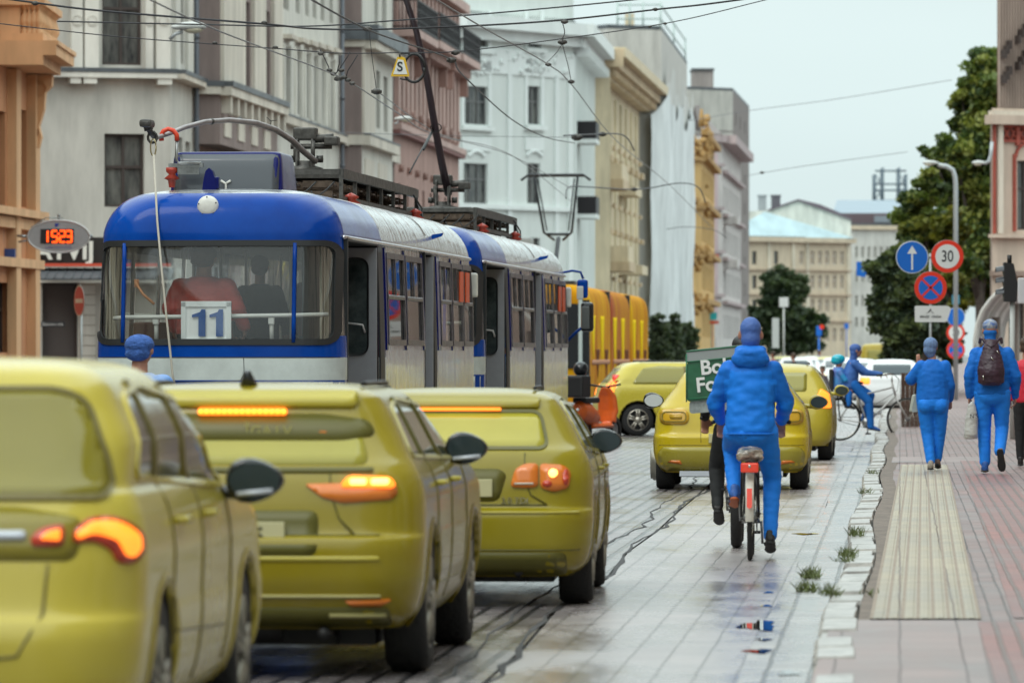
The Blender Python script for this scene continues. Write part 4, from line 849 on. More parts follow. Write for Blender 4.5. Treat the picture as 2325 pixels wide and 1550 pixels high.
def silver_tram(label):
    t = thing('tram', label, 'tram', group='blue trams in the street'); 
    body.build('body', [TB, TBD, TW, TS, TR], t); g_ = gl.build('window_glass', GLT, t)
    mb = MB(); SK.ring(mb, offset_poly(REARW, -.035), 'rear', .06, .014, sub=.04); mb.build('window_seal', BLK, t)
    mb = MB()
    for x in (-.93, .77): mb.tube([(x, SK.hit(x, z, 'rear')[0].y - .004, z) for z in (1.69, 1.9, 2.2, 2.5, 2.67)], .022, 8)
    mb.build('window_pillar', TB, t)
    # belt seams and the lower blue apron curve
    mb = MB(); SK.line(mb, [(.28, 1.54), (.285, 1.38), (.25, 1.32), (.1, 1.305), (-1.0, 1.305)], 'rear', .004); SK.line(mb, [(-1.2, 1.545), (1.2, 1.545)], 'rear', .005); mb.build('panel_seam', BLK, t)
    mb = MB(); SK.panel(mb, [(.75, 1.30), (1.2, 1.30), (1.2, .6), (1.12, .8), (1.05, 1.05), (.95, 1.2)], 'rear', .003); mb.build('apron_panel', TW, t)
    # gutter and side windows
    mb = MB(); mb.tube([(SK.hit(min(14, y), 2.735, 'right')[0].x + .018, y, 2.735) for y in np.linspace(.5, 13.9, 50)], .022, 6); mb.build('gutter', vmat('gutter_chrome', (.6, .58, .6), .2, .9, 0, .1, 6), t)
    for a, b in SIDEW:
        m2 = MB(); p = rrect(a - .03, 1.67, b + .03, 2.65, .06, 3); SK.ring(m2, p, 'right', .06, .02)
        SK.panel(m2, [(a, 2.16), (b, 2.16), (b, 2.205), (a, 2.205)], 'right', .022); SK.panel(m2, [((a + b) / 2 - .02, 2.2), ((a + b) / 2 + .02, 2.2), ((a + b) / 2 + .02, 2.62), ((a + b) / 2 - .02, 2.62)], 'right', .016)
        m2.build('window_frame', vmat('window_alu', (.14, .125, .13), .3, .6, 0, .3, 8), t)
    for a, b in ((4.05, 4.22), (5.98, 6.12), (7.88, 8.05), (9.5, 9.86), (11.17, 11.3), (12.57, 12.68)):
        m2 = MB(); SK.panel(m2, [(a, 1.62), (b, 1.62), (b, 2.7), (a, 2.7)], 'right', .012); m2.build('side_pillar', TBD, t)
    # doors: recessed leaves with a long rounded window
    for (a, b), (lx0, lx1) in zip(DOORS, ((.85, 1.235), (1.1, 1.262))):
        m2 = MB(); x0 = .80; xa = SK.hit(a + .02, 1.6, 'right')[0].x; xb = SK.hit(b, 1.6, 'right')[0].x
        m2.b2((x0 - .02, a, .42), (x0, b, 2.72)); m2.b2((x0, a - .05, .42), (xa + .004, a + .01, 2.72)); m2.b2((x0, b, .42), (xb - .012, b + .02, 2.72)); m2.b2((x0, a, 2.70), (xb - .01, b, 2.74)); m2.b2((x0, a, .40), (xb - .01, b, .44))
        m2.build('door_frame', BLK, t)
        dr = MB(); yl = b - .09; dr.b2((lx0, yl, .5), (lx1, yl + .04, 2.68)); d_ = dr.build('door', DOORG, t)
        if lx1 - lx0 > .3:
            pl = rrect(lx0 + .045, 1.58, lx1 - .10, 2.56, .10, 6); m3 = MB(); m3.prism(pl, (0, yl - .003, 0), (1, 0, 0), (0, 0, 1), (0, -1, 0), .004); m3.build('door_window', mat('door_pane', (.015, .025, .028), .08, col2=(.10, .12, .12), vs=2), d_)
            m3 = MB(); o2 = offset_poly(pl, -.02); k = len(pl); m3.add([(p[0], yl - .012, p[1]) for p in pl] + [(p[0], yl - .02, p[1]) for p in o2] + [(p[0], yl, p[1]) for p in o2], [(i + r_ * k, (i + 1) % k + r_ * k, (i + 1) % k + k + r_ * k, i + k + r_ * k) for r_ in (0, 1) for i in range(k)]); m3.build('door_seal', BLK, d_)
            m3 = MB(); m3.tube([(lx0 + .06, yl - .02, 1.0), (lx0 + .04, yl - .05, 1.15), (lx0 + .02, yl - .05, 1.42), (lx0 + .05, yl - .02, 1.46)], .014, 6); m3.tube([(lx0 + .06, yl - .02, 1.86), (lx0 + .08, yl - .05, 1.9), (lx1 - .14, yl - .05, 1.88), (lx1 - .12, yl - .02, 1.8)], .012, 6); m3.build('door_handle', mat('handle_white', (.6, .6, .6), .3), d_)
    for (a, b) in ((3.37, 3.82), (9.0, 9.32)): m2 = MB(); SK.panel(m2, [(a, .5), (b, .5), (b, 2.7), (a, 2.7)], 'right', .014); m2.build('door_jamb', BLK, t)
    # interior
    mb = MB(); mb.b2((-1.17, .25, .86), (1.04, 14.2, .92)); mb.b2((-1.1, .35, 2.72), (1.1, 14.1, 2.76)); mb.b2((-1.19, .5, .9), (-1.17, 14, 1.62)); mb.build('interior_lining', mat('tram_inside', (.16, .16, .15), .8), t)
    mb = MB()
    for y in (1.6, 2.4, 3.2, 4.0, 4.8, 5.6, 6.4, 10.4, 11.2, 12): mb.bbox((-.85, y, 1.55), (.42, .06, .7), .02); mb.bbox((-.85, y + .2, 1.28), (.42, .42, .08), .02)
    for y in (4.8, 5.6, 6.4, 10.4, 11.2, 12): mb.bbox((.8, y, 1.55), (.42, .06, .7), .02)
    mb.build('seats', mat('seat_red_brown', (.12, .05, .035), .6), t)
    mb = MB()
    mb.tube([(-1.05, .28, 1.93), (-.93, .2, 1.94), (0, .15, 1.95), (.77, .2, 1.96), (1.08, .3, 1.97)], .022, 8)
    for x in (-.62, .53): mb.tube([(x, .2, 1.94), (x, .24, 1.66)], .022, 8); mb.bbox((x, .2, 1.91), (.06, .05, .08), .01)
    for x in (-.5, .5):
        for y in (2, 4, 6, 9, 12): mb.tube([(x, y, .9), (x, y, 2.7)], .018, 6)
    mb.build('handrail', mat('rail_white', (.62, .63, .6), .35), t)
    mb = MB(); rs = random.Random(3)
    for x0, x1, y0 in ((-1.16, -1.02, .42), (.98, 1.1, .5)):
        vs2 = []; 
        for i in range(20):
            for z in (1.66, 2.68): u = i / 19; vs2.append((x0 + (x1 - x0) * u + .03 * math.sin(i * 1.9), y0 + .02 * math.sin(i * 2.3) + .15 * u, z))
        mb.add(vs2, [(2 * i, 2 * i + 1, 2 * i + 3, 2 * i + 2) for i in range(19)], True)
    mb.build('curtain', mat('curtain_cream', (.42, .39, .31), .8), t, rec=False)
    # wheels, underframe
    mb = MB(); mb.b2((-1.05, .6, .35), (1.05, TL - .6, .86)); mb.build('underframe', BLK, t)
    for y in (2.4, 4.3, 10.2, 12.1):
        for sx in (-1, 1): m2 = MB(); m2.lathe([(0, 0), (.33, 0), (.35, .02), (.35, .1), (0, .1)], 'x', (sx * .72, y, .35), 24); m2.build('wheel', IRON, t)
    # roof: ribs, clearance fins
    for y, nm in ((8.8, 'roof_strap'),):
        mb = MB(); pr = [(x, SK.hit(x, y, 'top')[0].z) for x in np.linspace(-1.17, 1.17, 30)]
        mb.add([(x, y + d, z + .012) for x, z in pr for d in (0, .16)], [(2 * i, 2 * i + 1, 2 * i + 3, 2 * i + 2) for i in range(29)], True); mb.build(nm, mat('strap_brown', (.16, .13, .11), .7, bump=.6, bs=60), t)
    for y in (4.0, 5.2, 6.5, 7.6, 10.4, 11.6, 12.8):
        mb = MB(); pr = [(x, SK.hit(x, y, 'top')[0].z) for x in np.linspace(-1.18, 1.18, 30)]
        mb.tube([(x, y, z + .001) for x, z in pr], .006, 5); mb.build('roof_seam', mat('seam_white', (.6, .6, .6), .4), t)
    mb = MB(); h = SK.hit(9.6, 2.9, 'right')[0]; mb.prism([(0, 0), (.16, .05), (.18, .09), (.05, .07)], (h.x - .05, 9.6, 2.88), (1, 0, 0), (0, 0, 1), (0, 1, 0), .05); mb.build('roof_handle', TB, t)
    mb = MB(); mb.bbox((1.22, 13.95, 2.42), (.16, .1, .3), .03); mb.build('side_lamp', WHT, t)
    for y in (12.0, 12.75): m2 = MB(); m2.b2((1.255, y, 2.2), (1.27, y + .45, 2.56)); m2.build('orange_poster', ORN, t)
    return t
def rack(t, y0, y1, z0, wx=.62, hh=.36):
    """resistor grids on the roof"""
    mb = MB(); rs = random.Random(5)
    for x in (-wx, wx): mb.b2((x - .03, y0, z0 + hh - .1), (x + .03, y1, z0 + hh)); mb.b2((x - .02, y0, z0), (x + .02, y1, z0 + .05))
    for k in range(int((y1 - y0) / 1.25) + 1): y = y0 + k * (y1 - y0) / int((y1 - y0) / 1.25); mb.b2((-wx, y - .02, z0 + hh - .06), (wx, y + .02, z0 + hh - .01)); mb.b2((-wx - .02, y - .02, z0 - .08), (-wx + .02, y + .02, z0 + hh)); mb.b2((wx - .02, y - .02, z0 - .08), (wx + .02, y + .02, z0 + hh))
    mb.b2((-wx, y0 + 2.2, z0 + hh), (wx, y1, z0 + hh + .012)); r_ = mb.build('roof_rack', IRON, t)
    k = int((y1 - y0) / .62)
    for i in range(k):
        yc = y0 + .3 + i * (y1 - y0 - .3) / k
        for q in range(2):
            for x in (-wx * .6, 0, wx * .6):
                m2 = MB(); z_ = z0 + .07 + q * .11; m2.b2((x - .16, yc - .22, z_ - .035), (x + .16, yc - .2, z_ + .035)); m2.b2((x - .16, yc + .2, z_ - .035), (x + .16, yc + .22, z_ + .035))
                for j in range(9): xx = x - .15 + j * .0375; m2.cyl((xx, yc - .2, z_), (xx, yc + .2, z_), .012, 5)
                m2.build('resistor', mat('resistor_bronze', (.14, .10, .075), .4, .7, var=.5, vs=20), r_)
    for (x, y) in ((wx + .05, y0 + .5), (wx + .05, y1 - .6), (-wx, y0 + .2)):
        m2 = MB(); m2.lathe([(.05, -.1), (.05, -.04), (.11, -.02), (.05, .02), (.09, .05), (.04, .08), (0, .1)], 'z', (x, y, z0), 14); m2.build('insulator', REDI, r_)
    m2 = MB()
    for j in range(6): x = -wx + .2 * j; m2.tube([(x, y0 - .02, z0 + .1), (x + .05, y0 - .1, z0 + .02), (x + .18, y0 - .08, z0 + .12), (x + .25, y0, z0 + .2)], .009, 5)
    m2.tube([(wx + .05, y1 - .8, z0 + .25), (wx + .12, y1 - .5, z0 + .1), (wx + .1, y1 - .2, z0), (wx, y1, z0 + .2)], .012, 5); m2.build('cable', BLK, r_)
    return r_
def pole_base(t, y, z0, s_=1.0):
    mb = MB(); mb.lathe([(.2 * s_, 0), (.2 * s_, .04), (.1 * s_, .07), (.1 * s_, .12), (0, .12)], 'z', (0, y, z0), 16)
    for sx in (-1, 1): mb.prism([(-.12, .05), (.12, .05), (.1, .36), (.02, .42), (-.08, .34)], (sx * .085 - .01, y, z0), (0, s_, 0), (0, 0, s_), (1, 0, 0), .022)
    mb.bbox((0, y + .05, z0 + .42), (.26, .2, .14), .02); mb.cyl((-.16, y, z0 + .28), (.3, y, z0 + .28), .03, 10); mb.bbox((.3, y + .02, z0 + .34), (.16, .2, .1), .02); mb.cyl((.1, y, z0 + .36), (.32, y + .02, z0 + .38), .045, 10)
    for sx in (-1, 1): mb.cyl((sx * .13, y, z0 + .14), (sx * .2, y, z0 + .14), .04, 8); mb.cyl((sx * .1, y - .08, z0 + .1), (sx * .1, y - .08, z0 + .34), .022, 8)
    return mb.build('trolley_base', IRON, t)
ANG = -math.atan(.0867); X0 = -2.92
tr1 = silver_tram('blue and silver tram with route number 11 in its rear window, hooked-down trolley pole')
def tl(px, py, yl):
    """pixel + distance along the tram -> tram-local point"""
    D = 56 + yl * math.cos(ANG); p = P(px, py, D) - Vector((X0, 56, 0)); return Matrix.Rotation(-ANG, 3, 'Z') @ p
# rear display hump
hm = MB(); a_, b_ = tl(388, 410, 1.3), tl(640, 344, 1.3); zb_ = 3.12; zt_ = b_.z; pf = [(-.0, 0)]
tb_ = [(zb_, .56, 0, 1.5, .08, .3), (zb_ + .05, .575, .0, 1.5, .08, .3), (zt_ - .06, .545, .07, 1.4, .07, .3), (zt_ - .012, .53, .10, 1.35, .07, .3), (zt_, .48, .14, 1.25, .07, .3), (zt_ + .003, .01, .6, .8, .01, .01)]
vs2, fs2, *_r = stack(tb_, 30, bow=.02, ys=np.linspace(0, 1, 10)); hm.add(vs2, fs2, True); cxh = (a_.x + b_.x) / 2; ho = hm.build('display_hump', TBD, tr1); ho.location = (cxh, 1.25, 0)
hm.m = 0; mb = MB(); mb.tube([(-.57, -.02, zb_ + .03), (0, -.04, zb_ + .05), (.57, -.02, zb_ + .03)], .012, 6); o = mb.build('hump_edge', BLK, ho)
hf = MB(); hf.v = []; sk2 = Skin(bpy.data.objects['display_hump'].data); sk2.panel(hf, rrect(-.53, zb_ + .05, .53, zt_ - .03, .07, 4), 'rear', .006); hf.build('display_panel', mat('display_grey', (.06, .07, .085), .35, coat=.5), ho)
mb = MB(); mb.tube([(.0, .0, zb_ + .04), (.0, .0, zb_ + .17), (-.05, 0, zb_ + .2)], .013, 6); mb.tube([(0, 0, zb_ + .17), (.05, 0, zb_ + .2)], .013, 6); mb.build('hump_catch', WHT, ho)
# round tail lamp on the forehead
p = tl(471, 468, .2); mb = MB(); h = SK.hit(p.x, p.z, 'rear'); mb.lathe([(.105, .02), (.105, -.02), (.09, -.045), (.05, -.055), (0, -.057)], 'y', (h[0].x, h[0].y + .01, h[0].z), 28); mb.build('round_lamp', WHT, tr1)
mb = MB()
for k in range(5): a = 2 * math.pi * (k + .3) / 5; mb.sphere((h[0].x + .09 * math.cos(a), h[0].y - .035, h[0].z + .09 * math.sin(a)), .008, 6, 4)
mb.build('lamp_screws', BLK, tr1)
# blue cable guide, shelf with insulator, orange hook
p = tl(475, 420, .75); mb = MB(); mb.prism([(-.07, 0), (.075, 0), (.06, .12), (.035, .2), (0, .23), (-.035, .2), (-.055, .12)], (p.x, .72, p.z - .06), (1, 0, 0), (0, 0, 1), (0, 1, 0), .12); mb.bbox((p.x + .07, .78, p.z + .02), (.05, .1, .12), .01); mb.build('cable_guide', TBD, tr1)
p = tl(388, 380, 1.0); q = tl(460, 380, 1.0); mb = MB(); mb.b2((p.x - .03, .98, p.z), (q.x, 1.06, p.z + .04)); mb.b2((p.x + .06, .99, p.z - .07), (q.x - .04, 1.02, p.z)); mb.tube([(p.x + .06, 1.0, p.z + .02), (p.x + .3, 1.0, p.z + .045)], .014, 6); mb.build('hook_shelf', STEEL, tr1)
mb = MB(); mb.lathe([(.03, -.2), (.04, -.13), (.08, -.11), (.03, -.07), (.06, -.04), (.06, 0), (0, 0)], 'z', (p.x, 1.02, p.z), 14); mb.build('insulator', REDI, tr1)
hp = [tl(452, 371, 1.0), tl(405, 371, 1.0), tl(400, 360, 1.0), tl(402, 318, 1.0)]; mb = MB(); mb.tube(hp, .016, 8); mb.build('hook_stem', STEEL, tr1)
hk = [tl(402, 320, 1.0), tl(401, 306, 1.0), tl(394, 297, 1.0), tl(382, 293, 1.0), tl(371, 298, 1.0), tl(366, 308, 1.0), tl(367, 320, 1.0)]; mb = MB(); mb.tube(hk, .024, 10); mb.build('pole_hook', mat('hook_orange', (.7, .06, .02), .45), tr1)
# trolley pole curving back, its shoe and rope
bz = 3.2; pole_base(tr1, 7.2, 3.60, 1.0); mb = MB(); mb.b2((-.45, 6.6, 3.575), (.45, 7.8, 3.61)); mb.build('base_plate', IRON, tr1)
pp = [(716, 366, 7.1), (690, 345, 6.6), (662, 318, 6.0), (625, 294, 5.2), (580, 279, 4.4), (520, 273, 3.4), (465, 277, 2.6), (420, 289, 1.9), (385, 303, 1.3), (358, 312, .8)]
mb = MB(); mb.tube([tl(*a) for a in pp], [.034, .034, .034, .032, .03, .028, .027, .025, .023, .022], 10); mb.build('trolley_pole', mat('pole_grey', (.30, .27, .27), .4, .4, var=.3, vs=5), tr1)
mb = MB()
for a in ((545, 273, 3.9), (480, 276, 2.8)): c_ = tl(*a); mb.sphere(c_, .036, 10, 6)
c_ = tl(612, 288, 5.0); mb.tube([c_, c_ + Vector((.02, 0, .06)), c_ + Vector((-.03, 0, .1))], .006, 5); mb.tube([c_ + Vector((0, 0, .06)), c_ + Vector((.08, 0, .07))], .005, 5); mb.build('pole_clamp', IRON, tr1)
mb = MB(); s1_ = tl(334, 281, .5); mb.bbox(s1_, (.12, .3, .08), .03); mb.tube([s1_ + Vector((-.02, 0, 0)), tl(342, 300, .6), tl(352, 312, .7)], .03, 8); mb.tube([s1_, tl(338, 296, .5)], .045, 8)
c_ = tl(346, 312, .6); mb.tube([c_ + Vector((.045 * math.cos(a * .6), 0, .055 * math.sin(a * .6))) for a in range(12)], .014, 6); mb.build('trolley_shoe', IRON, tr1)
mb = MB(); c_ = tl(348, 335, .45); mb.tube([c_ + Vector((.028 * math.cos(a * .6), 0, .085 * math.sin(a * .6))) for a in range(12)], .008, 6); mb.build('rope_shackle', mat('brass', (.4, .34, .2), .3, .9), tr1)
mb = MB(); mb.tube([tl(349, 352, .4), tl(357, 500, .2), tl(366, 600, -.02), tl(378, 720, -.06), tl(392, 850, -.08), tl(398, 880, -.08)], .011, 8); mb.build('rope', mat('rope_cream', (.5, .47, .4), .7), tr1)
rack(tr1, 5.0, 12.8, 3.22, .66, .34)
# route number board
mb = MB(); a_, b_ = tl(414, 776, .12), tl(524, 686, .12); yb_ = .085; mb.b2((a_.x, yb_, a_.z), (b_.x, yb_ + .03, b_.z)); nb = mb.build('route_number_board', mat('board_white', (.9, .92, .92), .5), tr1)
mb = MB(); t_ = .035; bm_ = mat('board_frame', (.80, .84, .84), .4)
for x0, z0, x1, z1 in ((a_.x - .01, a_.z - .01, b_.x + .01, a_.z + t_), (a_.x - .01, b_.z - .045, b_.x + .01, b_.z + .01), (a_.x - .01, a_.z, a_.x + t_, b_.z), (b_.x - t_, a_.z, b_.x + .01, b_.z)): mb.b2((x0, yb_ - .015, z0), (x1, yb_ + .032, z1))
mb.build('board_frame', bm_, nb)
mb = MB(); c_ = (a_ + b_) / 2; hh = (b_.z - a_.z) * .68
for sx in (-.105, .07):
    x = c_.x + sx; z0 = c_.z - hh * .53; mb.prism([(.03, 0), (.1, 0), (.1, hh), (.06, hh), (.045, hh * .9), (-.035, hh * .8), (-.035, hh * .7), (.03, hh * .73)], (x, yb_ - .02, z0), (1, 0, 0), (0, 0, 1), (0, 1, 0), .006)
mb.build('numeral', mat('numeral_blue', (.03, .10, .32), .5), nb)
mb = MB(); mb.tube([tl(307, 640, .3), tl(325, 668, .25), tl(350, 690, .2)], .014, 6); mb.bbox(tl(310, 643, .32), (.05, .02, .08), .01); mb.build('window_hammer', mat('hammer_orange', (.45, .19, .08), .5), tr1)
tr1.location = (X0, 56, 0); tr1.rotation_euler = (0, 0, ANG)
# second car
tr2 = silver_tram('second blue and silver tram coupled ahead, upright trolley pole on its roof')
pole_base(tr2, 7.6, 3.56, 1.15); mb = MB(); mb.b2((-.45, 7.0, 3.57), (.45, 8.2, 3.59)); mb.build('base_plate', STEEL, tr2)
O2 = Vector((X0 - 15.1 * math.sin(ANG), 56 + 15.1 * math.cos(ANG), 0))
def tl2(px, py, D): return Matrix.Rotation(-ANG, 3, 'Z') @ (P(px, py, D) - O2)
mb = MB(); mb.tube([tl2(1018, 440, 78.7), tl2(1003, 370, 78.2), tl2(988, 290, 77.7), tl2(968, 170, 76.8), tl2(945, 70, 76), tl2(922, 0, 75.4), tl2(900, -90, 74.5)], [.055, .053, .05, .046, .042, .038, .034], 10); mb.build('trolley_pole', mat('pole_mauve', (.05, .03, .04), .45, .3), tr2)
mb = MB(); c_ = tl2(990, 290, 77.7); mb.tube([c_ + Vector((.075 * math.cos(a * .55), -.01, .055 * math.sin(a * .55))) for a in range(13)], .008, 5); mb.tube([c_ + Vector((-.05, 0, -.03)), tl2(930, 392, 74)], .011, 5); mb.tube([c_ + Vector((-.05, 0, -.05)), tl2(962, 340, 76)], .018, 5); mb.build('pole_rope', BLK, tr2)
rack(tr2, 6.0, 12.3, 3.26, .6, .3)
mb = MB(); c_ = Vector((1.05, 14.2, 2.75)); mb.tube([(1.1, 14.1, 2.78), (1.3, 14.15, 2.82), (1.42, 14.2, 2.8), (1.46, 14.2, 2.7)], .018, 6); mb.tube([(1.2, 14.2, 1.75), (1.35, 14.2, 1.9), (1.48, 14.2, 2.0)], .025, 6); ma = mb.build('mirror_arm', TB, tr2)
mb = MB(); mb.bbox((1.45, 14.2, 2.55), (.16, .14, .28), .04); mb.build('mirror', TB, ma); mb = MB(); mb.bbox((1.42, 14.1, 2.49), (.1, .04, .2), .015); mb.build('mirror_glass', mat('mirror_pale', (.5, .52, .5), .15), ma)
mb = MB(); mb.bbox((1.52, 14.2, 2.13), (.19, .14, .44), .05); mb.build('mirror', BLKG, ma); mb = MB(); mb.bbox((1.5, 14.11, 2.12), (.12, .03, .34), .015); mb.build('mirror_glass', mat('mirror_dark', (.12, .13, .13), .15), ma)
tr2.location = O2; tr2.rotation_euler = (0, 0, ANG)
# articulated yellow-orange tram further on
YP = [mat('tram_yellow', (.66, .37, .005), .75, spec=.08, col2=(.36, .07, .01), vs=.9, stretch=(1, 1.2, .35), bump=.1, bs=2), mat('tram_orange', (.34, .075, .03), .75, spec=.08, col2=(.50, .24, .01), vs=1.1, stretch=(1, 1.4, .3)), mat('tram_green_print', (.10, .12, .02), .5, col2=(.4, .12, .02), vs=2, stretch=(1, 1, .3))]
t3 = thing('articulated_tram', 'long yellow and orange articulated tram beyond the blue trams', 'tram')
for i, (y0, y1, m_) in enumerate(((0, 9.2, 0), (9.8, 19.2, 1), (19.8, 29.5, 0))):
    tb_ = [(.3, 1.2, 0, y1 - y0, .3, .3), (1.2, 1.25, 0, y1 - y0, .3, .3), (2.7, 1.25, 0, y1 - y0, .3, .3), (3.1, 1.2, .02, y1 - y0, .3, .3), (3.3, 1.08, .1, y1 - y0 - .1, .4, .4), (3.4, .8, .2, y1 - y0 - .2, .4, .4), (3.42, .01, .5, y1 - y0 - .5, .01, .01)]
    vs2, fs2, *_r = stack(tb_, 30, ys=np.linspace(0, 1, 14)); mb = MB(); mb.add(vs2, fs2, True); o = mb.build('body_section', YP[m_], t3); o.location = (0, y0, 0)
    s3 = Skin(o.data); mb = MB(); s3.panel(mb, [(.6, 1.3), (y1 - y0 - .6, 1.3), (y1 - y0 - .6, 1.42), (.6, 1.42)], 'right', .02); mb.build('belt_rail', mat('belt_brown', (.45, .17, .06), .5), o)
    rs = random.Random(i + 4); mb = MB()
    for k in range(4):
        u = .5 + k * (y1 - y0 - 1.4) / 4; w_ = 1.7; h_ = rs.uniform(1.1, 1.9); mb.m = k % 2; s3.panel(mb, [(u, 2.6 - (k % 2) * .9), (u + w_, 2.6 - (k % 2) * .9), (u + w_ * .5, 2.6 - h_ - (k % 2) * .5)], 'right', .012)
    mb.build('printed_pennant', [mat('print_yellow', (.80, .55, .005), .8, spec=.05), mat('print_brown', (.13, .04, .015), .8, spec=.05)], o)
for y in (9.2, 19.2):
    mb = MB(); mb.b2((-1.15, y - .05, .4), (1.15, y + .65, 3.25)); 
    for k in range(5): mb.b2((-1.2, y + k * .13, .4), (1.2, y + k * .13 + .05, 3.32))
    mb.build('gangway_bellows', BLK, t3)
mb = MB(); mb.b2((-1.0, -.02, 1.2), (1.0, .0, 2.9)); mb.b2((1.02, .05, .5), (1.24, .12, 3.0)); mb.build('windscreen', BLKG, t3)
mb = MB(); mb.bbox((1.0, -.06, 2.0), (.1, .08, 2.4), .03); mb.build('corner_post', mat('post_pale', (.5, .58, .56), .4), t3)
# pantograph
mb = MB(); zp = 6.45; y_ = 5; mb.tube([(-.95, y_, zp - .15), (-.75, y_, zp), (.75, y_, zp), (.95, y_, zp - .15)], .035, 6); mb.tube([(-.75, y_ + .3, zp - .02), (.75, y_ + .3, zp - .02)], .03, 6)
for sx in (-1, 1): mb.tube([(sx * .6, y_, zp - .05), (sx * .38, y_ + .8, 4.9), (sx * .12, y_ + 1.2, 4.7)], .035, 6); mb.tube([(sx * .5, y_ + .1, zp - .1), (sx * .3, y_ + .8, 4.95)], .02, 5)
mb.tube([(-.3, y_ + .85, 4.85), (.3, y_ + .85, 4.85)], .04, 6); mb.tube([(0, y_ + 1.1, 4.75), (0, y_ - .8, 3.6)], .06, 6); mb.b2((-.6, y_ - 1.4, 3.4), (.6, y_ - .2, 3.55)); mb.build('pantograph', mat('panto_dark', (.04, .045, .05), .5, .5), t3)
mb = MB(); mb.bbox((-.9, 3, 4.05), (.8, 1.2, 1.3), .05); mb.build('roof_box', mat('box_grey', (.30, .33, .33), .6), t3)
t3.location = (2.06 - 1.25, 150, 0); t3.rotation_euler = (0, 0, -math.atan(.0765))
# ------------------------------------------------------------ cars
def paint(name, c, rough=.28, coat=.35): return mat(name, c, rough, .0, var=.06, vs=1.5, coat=coat)
TLR = mat('tail_red', (.55, .05, .02), .2, coat=.6); TLL = mat('tail_lit', (1.0, .22, .02), .3, emit=2.2); TLH = mat('tail_hot', (1, .62, .15), .3, emit=3.0); TLO = mat('tail_orange', (.75, .20, .02), .25, coat=.5); TLC = mat('lens_clear', (.55, .5, .4), .15, coat=.6)
RIMG = mat('rim_grey', (.34, .33, .28), .35, .6); RUB = mat('tyre', (.018, .018, .018), .8, bump=.5, bs=40); PLAT = mat('plate_yellowish', (.55, .52, .30), .4); PTX = mat('plate_text', (.05, .05, .03), .5); CHR = mat('chrome_soft', (.55, .55, .5), .15, .9); BKP = mat('black_plastic', (.012, .012, .013), .5); MBLK = mat('mirror_black', (.006, .009, .011), .12, coat=.5); MWH = mat('silver_white', (.62, .66, .72), .3, .2)
def wheel_obj(t, x, y, r, wd, rimm, sx, spokes=5):
    mb = MB(); mb.lathe([(r * .66, -wd / 2), (r * .93, -wd / 2), (r, -wd / 2 + .03), (r, wd / 2 - .03), (r * .93, wd / 2), (r * .66, wd / 2)], 'x', (0, 0, 0), 32); o = mb.build('wheel', RUB, t); o.location = (x, y, r)
    m2 = MB(); m2.lathe([(r * .67, .03), (r * .67, -.04), (r * .60, -.06), (r * .60, -.075), (0, -.075)] if sx < 0 else [(r * .67, -.05), (r * .67, .005), (r * .62, .008)], 'x', (wd / 2 * sx * .95, 0, 0), 28)
    for k in range(spokes):
        a = 2 * math.pi * k / spokes + .3; ca, sa = math.cos(a), math.sin(a); q = wd / 2 * sx
        for d in (-.14, .14): m2.tube([(q * .95, .04 * math.cos(a + d * 3), .04 * math.sin(a + d * 3)), (q * .9, r * .63 * math.cos(a + d), r * .63 * math.sin(a + d))], .02, 6)
    m2.lathe([(.06, .02 * sx), (.055, .035 * sx), (0, .04 * sx)], 'x', (wd / 2 * sx * .85, 0, 0), 14); m2.build('rim', rimm, o)
    m2 = MB(); m2.lathe([(0, 0), (r * .62, 0)], 'x', (wd * .1 * sx, 0, 0), 24); m2.build('brake_disc', BKP, o)
    return o
